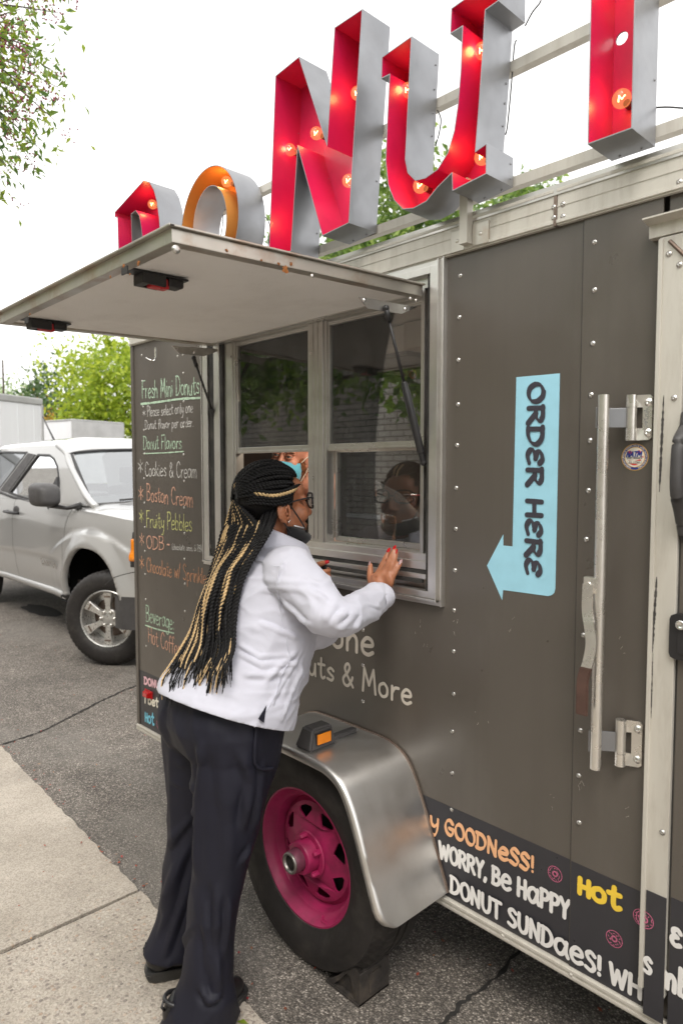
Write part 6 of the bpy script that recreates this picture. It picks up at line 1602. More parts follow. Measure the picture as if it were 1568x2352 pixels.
# lit tube lamp on the cupboard end, seen as a thin warm line
p0 = onY(800, 885, .30); p1 = onX(868, 897, p0.x)
TL_ = bpy.data.objects.new('tube_lamp', None); C.objects.link(TL_); TL_.location = p0; adopt(TL_, TR)
bm = bmesh.new(); tube(bm, [p0, p1], .006, 8); obj('lit_tube', bm, emit_mat('warm_tube_glow', (1, .62, .28), 6), TL_)
bm = bmesh.new(); box(bm, p0.x-.012, p0.x+.012, p0.y, p1.y, p0.z+.008, p0.z+.02); obj('lamp_body', bm, M['white_panel'], TL_)
ll = bpy.data.lights.new('tube_light', 'AREA'); ll.shape = 'RECTANGLE'; ll.size = .02; ll.size_y = abs(p1.y-p0.y); ll.energy = 2.6; ll.color = (1, .84, .66)
lo = bpy.data.objects.new('tube_light', ll); C.objects.link(lo); lo.location = (p0.x, (p0.y+p1.y)/2, p0.z-.01); adopt(lo, TL_)
# red and orange round sticker on the pane, small payment sign
c = onY(946, 859, .012); bm = bmesh.new(); lathe(bm, [(.0135, 0), (.0135, -.0006), (.007, -.0006)], (c.x, .0155, c.z), 'Y', 28); obj('round_glass_sticker', bm, PM('orange_sticker', (.32, .05, .025), .5), WR)
a, b = onY(552, 922, .02), onY(577, 975, .02)
SG = thing('payment_sign', 'small white payment sign with blue emblem behind the upper left pane', 'sign', (a.x, .02, b.z))
bm = bmesh.new(); box(bm, a.x, b.x, .020, .022, b.z, a.z); obj('sign_card', bm, PM('card_white', (.75, .75, .74), .5), SG)
bm = bmesh.new(); box(bm, a.x, b.x, .0195, .0215, b.z-.02, b.z-.004); obj('blue_band', bm, PM('blue_band_vinyl', (.10, .32, .45), .5), SG)
bm = bmesh.new(); cx_ = (a.x+b.x)/2; w_ = b.x-a.x; h_ = a.z-b.z; f = lambda u, v, o: Vector((cx_+u, .0196-o, b.z+v))
for k, (dx, dz) in enumerate(((0, 0), (.12, -.06))):
    ribbon(bm, smoothpts([Vector((w_*(-.2+dx), h_*(.36+dz), 0)), Vector((w_*(-.08+dx), h_*(.86+dz), 0))], 3), w_*.14, f, .0002*k)
    ribbon(bm, smoothpts([Vector((w_*(-.1+dx), h_*(.86+dz), 0)), Vector((w_*(.18+dx), h_*(.84+dz), 0)), Vector((w_*(.22+dx), h_*(.66+dz), 0)), Vector((w_*(.05+dx), h_*(.56+dz), 0)), Vector((w_*(-.1+dx), h_*(.56+dz), 0))], 5), w_*.13, f, .0002*k)
obj('blue_emblem', bm, PM('emblem_blue', (.03, .20, .38), .4), SG)
bm = bmesh.new(); lettering(bm, 'PayPal', lambda u, v, o: Vector((a.x+w_*.08+u, .0196-o, b.z+h_*.08+v)), h_*.20, w_*.06, gap=.04, fit=w_*.86); obj('sign_text', bm, PM('sign_ink', (.05, .09, .16), .5), SG)
q = onZ(557, 2349, .012); bm = bmesh.new(); d_ = Vector((.8, .5, 0)).normalized(); n_ = Vector((-.5, .8, 0)).normalized()
c5 = [bm.verts.new(q+d_*a+n_*b+Vector((0, 0, z))) for a, b, z in ((-.016, 0, 0), (0, .008, .004), (.016, 0, .001), (0, -.008, .005), (0, 0, .001))]
for k in range(4): bm.faces.new((c5[k], c5[(k+1) % 4], c5[4]))
tag(obj('fallen_leaf', bm, LF['lime']), 'small bright green leaf on the ground by the right shoe', 'leaf')
# ================================================================== THE CUSTOMER
SKIN = PM('brown_skin', (.35, .135, .066), .46, 0, .10, 26, rv=.08, bump=.12, bs=420, bdist=.001, sss=.12)
def cloth_mat(name, col, rough=.8, weave=900, var=.05, vs=5, sheen=.2, bumpw=.25, wr=.35, wrs=7, wst=(1, 1, 1)):
    m, t, o = nm(name); b = N(t, 'ShaderNodeBsdfPrincipled'); t.links.new(b.outputs[0], o.inputs[0])
    mp = mapping(t); n1 = noise_tex(t, mp, vs, 5)
    c = ramp(t, n1.outputs['Fac'], [(.3, tuple(x*(1-var) for x in col)), (.7, tuple(min(1, x*(1+var)) for x in col))]).outputs[0]
    t.links.new(c, b.inputs['Base Color']); b.inputs['Roughness'].default_value = rough; b.inputs['Sheen Weight'].default_value = sheen; b.inputs['Specular IOR Level'].default_value = .3
    w1 = noise_tex(t, mapping(t, wst), wrs, 4, .5); w2 = noise_tex(t, mp, weave, 2)
    b1 = N(t, 'ShaderNodeBump'); b1.inputs['Strength'].default_value = wr; b1.inputs['Distance'].default_value = .012; t.links.new(w1.outputs['Fac'], b1.inputs['Height'])
    b2 = N(t, 'ShaderNodeBump'); b2.inputs['Strength'].default_value = bumpw; b2.inputs['Distance'].default_value = .0006; t.links.new(w2.outputs['Fac'], b2.inputs['Height'])
    t.links.new(b1.outputs[0], b2.inputs['Normal']); t.links.new(b2.outputs[0], b.inputs['Normal']); return m
SHIRT = cloth_mat('white_cotton', (.505, .505, .575), .8, 1200, .03, wr=.30, wrs=9)
PANTS = cloth_mat('dark_navy_wool', (.010, .010, .0185), .62, 1100, .15, 6, 0, .3, .3, 8, (1, 1, .4))
YAW = R_(18)
rv = Vector((math.cos(YAW), -math.sin(YAW), 0)); fv = Vector((math.sin(YAW), math.cos(YAW), 0)); zv = Vector((0, 0, 1))
CX = -1.565
P1 = thing('person', 'woman with long black and blonde braids in a white shirt leaning on the sill', 'person', (-1.6, -.50, 0))
TOR = [(.70, -.455, .195, .150), (.79, -.452, .200, .158), (.87, -.425, .203, .170), (.94, -.380, .196, .160), (1.00, -.338, .186, .152), (1.08, -.305, .186, .150), (1.15, -.280, .190, .140), (1.20, -.268, .176, .112), (1.24, -.260, .130, .085), (1.268, -.256, .075, .066)]
def torso(bm, grow=0.0, z0=-1, lean=True):
    R = []
    for z, y, a, b in TOR:
        if z < z0: continue
        c = Vector((CX, y, z)); up = Vector((0, .42, 1)).normalized()
        bd = (fv - up*fv.dot(up)*.55).normalized()
        R.append((c, rv*(a+grow), bd*(b+grow)))
    loft(bm, R, 36)
SH_R = Vector((-1.413, -.335, 1.205)); EL_R = Vector((-1.252, -.322, 1.108)); WR_R = Vector((-1.312, -.092, 1.128))
SH_L = Vector((-1.735, -.225, 1.200)); EL_L = Vector((-1.735, -.115, 1.03)); WR_L = Vector((-1.585, -.105, 1.155))
HIP = [(Vector((-1.480, -.458, .84)), .108, .135), (Vector((-1.482, -.472, .70)), .102, .112), (Vector((-1.484, -.498, .55)), .085, .086), (Vector((-1.486, -.520, .42)), .073, .070), (Vector((-1.490, -.543, .28)), .069, .064), (Vector((-1.496, -.556, .15)), .074, .069), (Vector((-1.502, -.575, .025)), .087, .102)]
HIPL = [(Vector((-1.655, -.44, .84)), .106, .138), (Vector((-1.660, -.452, .70)), .100, .112), (Vector((-1.668, -.465, .55)), .085, .086), (Vector((-1.684, -.475, .42)), .074, .074), (Vector((-1.702, -.487, .28)), .072, .074), (Vector((-1.714, -.496, .17)), .076, .082), (Vector((-1.724, -.518, .085)), .080, .098)]
# --- head frame
HD = R_(13); hf = Vector((math.sin(HD), math.cos(HD), 0)); hr = Vector((math.cos(HD), -math.sin(HD), 0)); hu = Vector((0, 0, 1))
HM = Matrix((hr, hf, hu)).transposed(); HM = HM @ Matrix.Rotation(R_(4), 3, 'X')
HC = Vector((-1.591, -.250, 1.367))
def H(x, y, z): return HC + HM @ Vector((x, y, z))
def head(bm, hc=H, hm=HM, male=False):
    E = lambda c, r: ellipsoid(bm, hc(*c), r, hm, 24, 16)
    E((0, -.012, .040), (.073, .096, .088)); E((0, .038, -.030), (.057, .058, .075)); E((0, .020, -.065), (.052, .055, .045)); E((0, .070, -.098), (.022, .020, .018))
    E((0, .066, .050), (.052, .028, .040)); E((.034, .068, -.018), (.028, .026, .028)); E((-.034, .068, -.018), (.028, .026, .028))
    capsule(bm, [hc(0, .090, .022), hc(0, .103, .0), hc(0, .113, -.020)], [.009, .011, .013], 10, 4); E((.012, .098, -.026), (.011, .012, .008)); E((-.012, .098, -.026), (.011, .012, .008))
    E((0, .090, -.056), (.024, .014, .008)); E((0, .087, -.069), (.021, .014, .009)); E((0, .072, -.060), (.034, .026, .030))
    E((.030, .078, .026), (.026, .014, .008)); E((-.030, .078, .026), (.026, .014, .008))
    for s in (-1, 1):
        Mx = hm @ Matrix.Rotation(R_(22)*s, 3, 'Z') @ Matrix.Rotation(R_(-12), 3, 'X')
        ellipsoid(bm, hc(s*.074, -.006, -.004), (.009, .020, .032), Mx, 16, 10); ellipsoid(bm, hc(s*.072, .004, -.030), (.008, .011, .013), Mx, 12, 8)
bm = bmesh.new(); head(bm)
capsule(bm, [H(0, -.020, -.05), H(0, -.022, -.095), Vector((-1.574, -.256, 1.235))], [.054, .054, .064], 20, 5)
torso(bm, -.012, .85)
capsule(bm, [SH_R, EL_R, WR_R+Vector((.002, -.03, -.004))], [.048, .040, .028]); capsule(bm, [SH_L, EL_L, WR_L], [.048, .040, .027])
for L in (HIP, HIPL): capsule(bm, [p for p, a, b in L[:-1]], [.09, .085, .062, .056, .05, .036])
ellipsoid(bm, (CX, -.43, .80), (.17, .14, .13))
# right hand, flat on the sill: joints placed on the frame face
hk = lambda zx, zy, Y: onY(823.2+.1*zx, 1223+.1*zy, Y)
KN = {'index': [(470, 905, -.052), (560, 700, -.045), (640, 545, -.036), (700, 425, -.027)], 'middle': [(590, 910, -.055), (690, 690, -.047), (770, 510, -.037), (832, 372, -.026)],
      'ring': [(690, 960, -.053), (768, 755, -.046), (832, 590, -.036), (872, 462, -.027)], 'pinky': [(775, 1040, -.049), (850, 905, -.042), (910, 800, -.035), (966, 705, -.027)]}
FRAD = {'index': [.0098, .0086, .0080, .0066], 'middle': [.0098, .0088, .0082, .0068], 'ring': [.0096, .0085, .0078, .0064], 'pinky': [.0086, .0075, .0068, .0057]}
wr = hk(480, 1330, -.070)
for k, J in KN.items():
    q = [hk(*j) for j in J]; base = wr.lerp(q[0], .35)
    capsule(bm, [base, q[0]], [.012, FRAD[k][0]+.001], 12, 4); capsule(bm, q, FRAD[k], 12, 4)
tb = [hk(360, 1190, -.066), hk(285, 1060, -.062), hk(268, 900, -.055), hk(272, 745, -.046)]; capsule(bm, tb, [.017, .0125, .0098, .0072], 12, 4)
capsule(bm, [wr+Vector((0, 0, -.012)), hk(500, 1100, -.060), hk(590, 980, -.055)], [.026, .024, .017], 14, 4)
ellipsoid(bm, hk(400, 1130, -.064), (.020, .014, .028)); ellipsoid(bm, hk(680, 1110, -.058), (.020, .012, .026))
capsule(bm, [WR_R+Vector((0, -.03, -.005)), wr+Vector((0, 0, -.012))], [.029, .027], 14, 4)
# left hand closed round the wallet
lw = Vector((-1.560, -.100, 1.170)); LT = onY(741, 1303, -.115)
capsule(bm, [WR_L, lw, LT+Vector((-.03, .004, -.03))], [.026, .027, .024], 14, 4)
LF_ = [[LT+Vector((-.022, .020, -.012-.016*i)), LT+Vector((.006, .018, -.010-.017*i)), LT+Vector((.017, .002, -.010-.017*i)), LT+Vector((.012, -.012, -.010-.017*i))] for i in range(4)]
for q in LF_: capsule(bm, q, [.009, .0085, .008, .0065], 10, 3)
lt_ = [LT+Vector((-.03, -.002, -.02)), LT+Vector((-.012, -.012, .004)), LT+Vector((.010, -.012, .014)), onY(751, 1291, -.12)]; capsule(bm, lt_, [.012, .0105, .0090, .0066], 10, 4)
me = remesh(bm, .0038, 4, .5)
BODY = obj('body', me, SKIN, P1, smooth=True)
# nails
NR, NW = PM('red_nail_polish', (.72, .012, .02), .12, 0, .05, 40, coat=1), PM('pink_patterned_nail', (.80, .50, .50), .2, 0, .45, 420, coat=1, dirt=(.25, .05, .08), dirt_amt=.8, dirt_scale=500)
def nail(pts, mat, w_, L_):
    tip, prev = pts[-1], pts[-2]; d = (tip-prev).normalized(); out = Vector((0, -1, 0)); s = d.cross(out).normalized(); out = s.cross(d).normalized()
    bm = bmesh.new(); G = []
    for i in range(7):
        t = i/6; row = []
        for j in range(5):
            v = (j-2)/2; wd = w_*(.86+.14*math.sin(math.pi*t))*(1 if t < .75 else 1-.5*((t-.75)/.25)**2)
            row.append(bm.verts.new(tip+d*(L_*(t-.42))+s*v*wd+out*(.0068*(1-.30*v*v)-.0020*t*t)))
        G.append(row)
    for A, B in zip(G, G[1:]):
        for j in range(4): bm.faces.new((A[j], A[j+1], B[j+1], B[j]))
    r_ = bmesh.ops.solidify(bm, geom=bm.faces[:], thickness=.0012); fixn(bm); obj('fingernail', bm, mat, BODY, smooth=True)
for k in KN: q = [hk(*j) for j in KN[k]]; nail(q, NR if k != 'pinky' else NW, .0056 if k != 'pinky' else .0048, .016 if k != 'pinky' else .018)
nail(tb, NW, .005, .017); nail(lt_, NR, .0055, .016)
for q in LF_[:3]: nail([q[1], q[2]+Vector((.002, -.010, 0))], NR, .005, .010)
# ---- shirt
bm = bmesh.new(); torso(bm, .010)
ellipsoid(bm, Vector((CX, -.285, 1.06))+fv*.095+rv*.085, (.088, .085, .090)); ellipsoid(bm, Vector((CX, -.285, 1.06))+fv*.095-rv*.085, (.088, .085, .090))
ellipsoid(bm, Vector((CX, -.40, .93))+fv*.055, (.165, .135, .12))
capsule(bm, [Vector((-1.50, -.29, 1.205)), SH_R, SH_R.lerp(EL_R, .5)+Vector((0, 0, -.004)), EL_R, EL_R.lerp(WR_R, .5)+Vector((.006, 0, -.010)), WR_R+Vector((.003, -.018, -.004))], [.050, .070, .064, .051, .043, .039], 24, 6)
capsule(bm, [Vector((-1.62, -.25, 1.20)), SH_L, EL_L, WR_L+Vector((0, 0, -.02))], [.050, .074, .062, .046], 20, 6)
me = remesh(bm, .0048, 6, .5)
# hem: cut on a plane falling to the front, then a slit on the right side
bm = bmesh.new(); bm.from_mesh(me)
a, b, c = onX(370, 1592, -1.60), onX(612, 1646, -1.42), onX(652, 1672, -1.47)
pn = (b-a).cross(c-a).normalized(); pn = pn if pn.z > 0 else -pn
hem_n = Vector((.0, .44, 1)).normalized(); hem_p = Vector((CX, -.60, .892))
g_ = bmesh.ops.bisect_plane(bm, geom=bm.verts[:]+bm.edges[:]+bm.faces[:], plane_co=hem_p, plane_no=hem_n, clear_inner=True)
bmesh.ops.bisect_plane(bm, geom=bm.verts[:]+bm.edges[:]+bm.faces[:], plane_co=WR_R+Vector((.004, -.006, 0)), plane_no=(Vector((0, -1, 0))), clear_inner=False)
wd_ = (WR_R-EL_R).normalized()
NC = Vector((-1.576, -.250, 0)); NR_ = .074
def neck_h(p): return 1.262-.42*((p-NC).dot(fv))                 # neckline plane, falling to the throat
bmesh.ops.delete(bm, geom=[v for v in bm.verts if (Vector((v.co.x, v.co.y, 0))-NC).length < NR_ and v.co.z > neck_h(v.co)-.03], context='VERTS')
dele = [v for v in bm.verts if (v.co-(WR_R+wd_*-.008)).dot(wd_) > 0 and (v.co-WR_R).length < .09]
bmesh.ops.delete(bm, geom=dele, context='VERTS')
me2 = bpy.data.meshes.new('shirt'); bm.to_mesh(me2); bm.free(); bpy.data.meshes.remove(me)
co, no = mesh_np(me2)
# flare the tail a little away from the body
dist = (co-np.array(hem_p))@np.array(hem_n); co += no*np.array([1, 1, 0])*(.014*np.exp(-(dist/.05)**2))[:, None]; set_np(me2, co)
V3 = lambda px, py, X: onX(px, py, X)
S = lambda px, py: None
def onshirt(px, py, near=None):
    """nearest shirt vertex to the camera ray through a pixel"""
    r_ = np.array(ray(px, py)); r_ = r_/np.linalg.norm(r_); p = co-np.array(CAM); t = p@r_; dd = np.linalg.norm(p-t[:, None]*r_, axis=1)
    k = np.where(dd < .012)[0]
    if len(k) == 0: k = np.array([np.argmin(dd)])
    return co[k[np.argmin(t[k])]]
def F(pts, wd, am):
    return [(onshirt(*pts[i]), onshirt(*pts[i+1]), wd, am) for i in range(len(pts)-1)]
FL = []
FL += F([(815, 1415), (790, 1447)], .010, .006)+F([(800, 1400), (765, 1440)], .012, .005)+F([(835, 1412), (815, 1452)], .010, .005)+F([(775, 1372), (735, 1430)], .014, .004)
FL += F([(752, 1372), (700, 1340)], .014, .004)+F([(700, 1440), (640, 1385)], .012, .005)+F([(690, 1465), (640, 1440), (590, 1430)], .010, .005)
FL += F([(710, 1440), (655, 1410)], .009, .004)+F([(640, 1395), (632, 1330), (650, 1285)], .007, .004)
FL += F([(540, 1480), (600, 1500), (680, 1505)], .009, .005)+F([(545, 1498), (610, 1522), (690, 1525)], .010, .004)+F([(560, 1540), (620, 1553), (660, 1548)], .012, .004)
FL += F([(620, 1560), (655, 1520), (690, 1500)], .010, .004)+F([(630, 1620), (660, 1570), (700, 1500)], .008, .0035)+F([(565, 1265), (600, 1290), (640, 1305)], .010, .003)
FL += F([(480, 1570), (560, 1600)], .014, .002)+F([(655, 1655), (675, 1600), (700, 1540)], .011, .005)+F([(850, 1385), (880, 1400)], .006, .003)
folds(me2, [(a, b, w_*.68, am*1.55) for a, b, w_, am in FL]); creases(me2, .0075, 7.5, (.8, .8, 1.9), 3); creases(me2, .0035, 15, (.9, .9, 1.5), 8); wrinkle(me2, .0007, 40, (1, 1, 1.3), 8)
SHO = obj('shirt', me2, SHIRT, P1, smooth=True)
md = SHO.modifiers.new('thickness', 'SOLIDIFY'); md.thickness = .0018; md.offset = 0
def onshirt_pt(p): k = ((co-np.array(p))**2).sum(1).argmin(); return co[k]*.5+np.array(p)*.5
# side seam with a vent at the hem
co, no = mesh_np(me2)
seam = [onshirt(*p) for p in ((634, 1330), (640, 1400), (672, 1500), (660, 1545), (640, 1590), (622, 1634))]
for seam_ in (seam, [onshirt(*p) for p in ((548, 1292), (585, 1285), (625, 1296), (655, 1288))], [onshirt(*p) for p in ((650, 1282), (636, 1320), (632, 1365), (645, 1402))]):
    bm = bmesh.new(); tube(bm, [Vector(onshirt_pt(p))+Vector((.0008, -.0008, 0)) for p in smoothpts([Vector(q) for q in seam_], 8)], .0014, 6); obj('seam', bm, SHIRT, SHO, smooth=True)
q = Vector(onshirt(612, 1640)); bm = bmesh.new()
u_ = Vector(onshirt(622, 1618)); w1 = Vector(onshirt(604, 1642))+Vector((.004, -.004, -.006)); w2 = Vector(onshirt(617, 1648))+Vector((.004, -.004, -.008))
bm.faces.new([bm.verts.new(p+Vector((.004, -.004, 0))) for p in (u_, w1, w2)]); fixn(bm); obj('hem_vent', bm, PANTS, SHO)
# cuff
bm = bmesh.new(); A_, B_ = frame_from(wd_); cpos = WR_R+Vector((.003, -.012, -.004)); rings = []
for s, r_ in ((-.030, .0445), (-.028, .0465), (.020, .0452), (.024, .0440), (.022, .0415), (-.0, .041)):
    rings.append([bm.verts.new(cpos+wd_*s+(A_*math.cos(k*2*math.pi/40)*1.0+B_*math.sin(k*2*math.pi/40)*.86)*r_) for k in range(40)])
for A, B in zip(rings, rings[1:]):
    for k in range(40): bm.faces.new((A[k], A[(k+1) % 40], B[(k+1) % 40], B[k]))
fixn(bm); obj('cuff', bm, SHIRT, SHO, smooth=True)
# collar: folded band, open at the front
bm = bmesh.new(); n_ = 56; rows = []
for dr_, dz_ in ((-.002, -.012), (-.006, .012), (-.009, .034), (-.004, .039), (.006, .034), (.018, .012), (.030, -.012), (.036, -.024)):
    ring = []
    for k in range(n_+1):
        a = R_(-158)+R_(316)*k/n_; fr = abs(a)/R_(158); dirv = (-fv*math.cos(a)*1.08+rv*math.sin(a)*1.0)
        q = NC+dirv*(NR_+dr_+.006*fr); hz_ = neck_h(q); ring.append(bm.verts.new(Vector((q.x, q.y, hz_+dz_*(1-.1*fr)-(.010*fr if dr_ > .01 else 0)))))
    rows.append(ring)
for A, B in zip(rows, rows[1:]):
    for k in range(n_): bm.faces.new((A[k], A[k+1], B[k+1], B[k]))
fixn(bm); CO = obj('collar', bm, SHIRT, SHO, smooth=True); md = CO.modifiers.new('t', 'SOLIDIFY'); md.thickness = .0022
# ---- trousers
bm = bmesh.new()
for L in (HIP, HIPL):
    P = smoothpts([p for p, a, b in L], 6); m = len(P)
    R = []
    for i, p in enumerate(P):
        t = i/(m-1)*(len(L)-1); k = min(int(t), len(L)-2); f_ = t-k; a = L[k][1]*(1-f_)+L[k+1][1]*f_; b = L[k][2]*(1-f_)+L[k+1][2]*f_
        R.append((p, rv*a, fv*b))
    loft(bm, R, 32)
loft(bm, [(Vector((CX, -.405, .93)), rv*.180, fv*.145), (Vector((CX, -.428, .88)), rv*.190, fv*.155), (Vector((CX, -.445, .80)), rv*.200, fv*.158), (Vector((CX, -.445, .74)), rv*.195, fv*.140), (Vector((CX, -.44, .71)), rv*.16, fv*.11)], 32)
ellipsoid(bm, (-1.49, -.505, .80), (.10, .095, .11)); ellipsoid(bm, (-1.65, -.495, .80), (.10, .095, .11))
me = remesh(bm, .0065, 4, .5); co, no = mesh_np(me)
FL = []
def Fp(pts, wd, am): return F(pts, wd, am)
FL += F([(455, 1720), (447, 1850), (440, 2000)], .014, .006)+F([(405, 1760), (440, 1830)], .012, .005)+F([(395, 1800), (440, 1890)], .010, .004)+F([(380, 1950), (430, 1890)], .012, .005)
FL += F([(365, 2090), (425, 1960)], .014, .007)+F([(372, 2200), (425, 2060)], .012, .006)+F([(385, 2230), (432, 2130)], .010, .005)+F([(360, 2150), (400, 2040)], .012, .005)
FL += F([(490, 2050), (505, 2200), (500, 2290)], .013, .007)+F([(470, 2100), (478, 2260)], .012, .005)+F([(530, 2080), (520, 2200)], .011, .005)+F([(455, 2280), (480, 2310), (510, 2290)], .009, .006)
FL += F([(500, 1760), (520, 1900), (530, 2000)], .020, .003)+F([(560, 1740), (585, 1800), (570, 1900)], .014, .005)+F([(610, 1760), (590, 1900)], .012, .004)+F([(580, 1950), (560, 1990)], .010, .004)
folds(me, [(a, b, w_, am*2.4) for a, b, w_, am in FL]); creases(me, .009, 6.5, (1.3, 1.3, .45), 5); wrinkle(me, .0035, 9, (1, 1, .45), 5); wrinkle(me, .0022, 24, (1, 1, .5), 11)
TRO = obj('trousers', me, PANTS, P1, smooth=True)
co, no = mesh_np(me)
pk_ = [Vector(onshirt(*p))+Vector((.004, -.004, 0)) for p in ((598, 1668), (592, 1720), (596, 1752), (612, 1766), (634, 1768))]
bm = bmesh.new(); tube(bm, smoothpts(pk_, 8), .0052, 8); obj('pocket_edge', bm, PANTS, TRO, smooth=True)
# ---- shoes
def shoe(heel, yaw, pitch=0.0, lift=0.0):
    Mx = Matrix.Translation(Vector(heel)) @ Matrix.Rotation(yaw, 4, 'Z') @ Matrix.Scale(.92, 4)
    bm = bmesh.new(); q = lambda x, y, z: Mx @ Vector((x, y, z)); m3 = Mx.to_3x3()
    ellipsoid(bm, q(0, .035, .062), (.036, .046, .052), m3); ellipsoid(bm, q(0, .10, .055), (.037, .075, .045), m3); ellipsoid(bm, q(.002, .18, .045), (.042, .070, .036), m3); capsule(bm, [q(0, .035, .05), q(0, .045, .085)], [.037, .034], 14, 3)
    U = obj('shoe', remesh(bm, .005, 3), PM('black_leather', (.014, .013, .013), .38, 0, .2, 20, bump=.2, bs=90, bdist=.002), P1, smooth=True)
    bm = bmesh.new(); pr = [(0, -.012), (.030, -.004), (.040, .03), (.040, .09), (.046, .16), (.044, .21), (.026, .25), (0, .258)]
    out = [(x, y) for x, y in pr]+[(-x, y) for x, y in pr[-2:0:-1]]; out = [(p.x, p.y) for p in smoothpts([Vector((x, y, 0)) for x, y in out], 5, True)]
    rings = []
    for z, k in ((.0, .90), (.004, .97), (.014, 1.0), (.02, .97), (.028, 1.02), (.036, .97)):
        ring = []
        for i, (x, y) in enumerate(out): rr = k*(.955 if (i % 3 == 0 and z < .016) else 1); ring.append(bm.verts.new(q(x*rr, .12+(y-.12)*rr, z)))
        rings.append(ring)
    for A, B in zip(rings, rings[1:]):
        for i in range(len(out)): bm.faces.new((A[i], A[(i+1) % len(out)], B[(i+1) % len(out)], B[i]))
    bm.faces.new(rings[0][::-1]); bm.faces.new(rings[-1]); fixn(bm); obj('sole', bm, PM('black_sole', (.02, .02, .02), .35, 0, .2, 20, coat=.3), U, auto=40)
    bm = bmesh.new(); tube(bm, [q(0, -.006, .085), q(0, -.014, .098), q(0, -.008, .113), q(0, .002, .105)], .004, 6); obj('pull_tab', bm, M['black'], U, smooth=True)
    bm = bmesh.new(); ring = [q(.036*math.cos(a), .040+.042*math.sin(a), .098-.012*math.sin(a)) for a in [k*2*math.pi/24 for k in range(24)]]; tube(bm, ring, .006, 6, closed=True); obj('padded_collar', bm, M['black'], U, smooth=True)
hl_ = onZ(352, 2280, .012)
shoe((-1.760, -.585, .011), R_(-27)); shoe((-1.542, -.65, .002), R_(-4))
# ---- glasses
GLS = M['black']; bm = bmesh.new()
tube(bm, smoothpts([H(.081, -.012, .012), H(.082, .03, .024), H(.078, .085, .030)], 5), .0032, 8, flat=.7); tube(bm, smoothpts([H(-.081, -.012, .012), H(-.082, .03, .024), H(-.078, .085, .030)], 5), .0032, 8)
for s in (-1, 1):
    tube(bm, [H(s*(.043+.032*math.copysign(abs(math.cos(a))**.7, math.cos(a))), .108-.018*(abs(.043+.032*math.cos(a))/.075)**2, .018+.022*math.copysign(abs(math.sin(a))**.7, math.sin(a))) for a in [k*2*math.pi/28 for k in range(28)]], .003, 8, closed=True)
    tube(bm, [H(s*.078, .085, .030), H(s*.075, .092, .026)], .0036, 8)
tube(bm, [H(-.012, .112, .020), H(.012, .112, .020)], .003, 8)
GO = obj('glasses', bm, GLS, BODY, smooth=True)
bm = bmesh.new()
for s in (-1, 1): bm.faces.new([bm.verts.new(H(s*(.043+.030*math.cos(a)), .106-.018*(abs(.043+.032*math.cos(a))/.075)**2, .018+.020*math.sin(a))) for a in [k*2*math.pi/20 for k in range(20)]])
obj('lenses', bm, glass_mat('spectacle_lens', (.95, .95, .95), 1.5, .04, 0), GO)
# ---- face mask pulled under the chin
bm = bmesh.new(); rows = []
for i in range(13):
    t = i/12; a = R_(-100)+R_(200)*t; row = []
    for j in range(9):
        v = j/8; rr = .066+.014*math.sin(math.pi*v); fr = math.cos(a)
        row.append(bm.verts.new(H(math.sin(a)*rr*.92, .020+max(fr, -.3)*(rr+.012*math.sin(math.pi*v)), -.070-.048*v+.022*(1-max(fr, 0)))))
    rows.append(row)
for A, B in zip(rows, rows[1:]):
    for j in range(8): bm.faces.new((A[j], A[j+1], B[j+1], B[j]))
fixn(bm); MK = obj('face_mask', bm, cloth_mat('black_cloth', (.006, .006, .007), .85), BODY, smooth=True); md = MK.modifiers.new('t', 'SOLIDIFY'); md.thickness = .002
bm = bmesh.new()
for s in (-1, 1):
    tube(bm, smoothpts([H(s*.074, .010, .026), H(s*.074, .034, -.012), H(s*.064, .062, -.052), H(s*.050, .078, -.076)], 6), .0022, 6)
    tube(bm, smoothpts([H(s*.074, -.004, -.036), H(s*.070, .016, -.068), H(s*.062, .036, -.094)], 6), .0022, 6)
obj('ear_loops', bm, M['black'], MK, smooth=True)
bm = bmesh.new(); tube(bm, [r_[0].co if False else H(math.sin(a)*.062, .020+math.cos(a)*.070, -.067+.022*(1-max(math.cos(a), 0))) for a in [R_(-80)+R_(160)*k/20 for k in range(21)]], .0026, 6); obj('mask_wire_edge', bm, PM('mask_lining', (.6, .6, .62), .5), MK, smooth=True)
# ear details and earring
bm = bmesh.new()
er = [H(.080+.0035*math.sin(k*.5), -.006+.017*math.cos(a), -.004+.028*math.sin(a)) for k, a in enumerate([R_(-60)+R_(290)*k/16 for k in range(17)])]
tube(bm, er, .0042, 8); tube(bm, smoothpts([H(.081, .006, .012), H(.083, -.002, .0), H(.081, .004, -.014)], 5), .0034, 8); obj('ear_folds', bm, SKIN, BODY, smooth=True)
bm = bmesh.new(); ellipsoid(bm, H(.083, .006, -.034), (.0026, .0026, .0026), seg=8, rings=6); ellipsoid(bm, H(.083, .010, -.030), (.002, .002, .002), seg=8, rings=6); obj('earring', bm, M['chrome'], BODY, smooth=True)
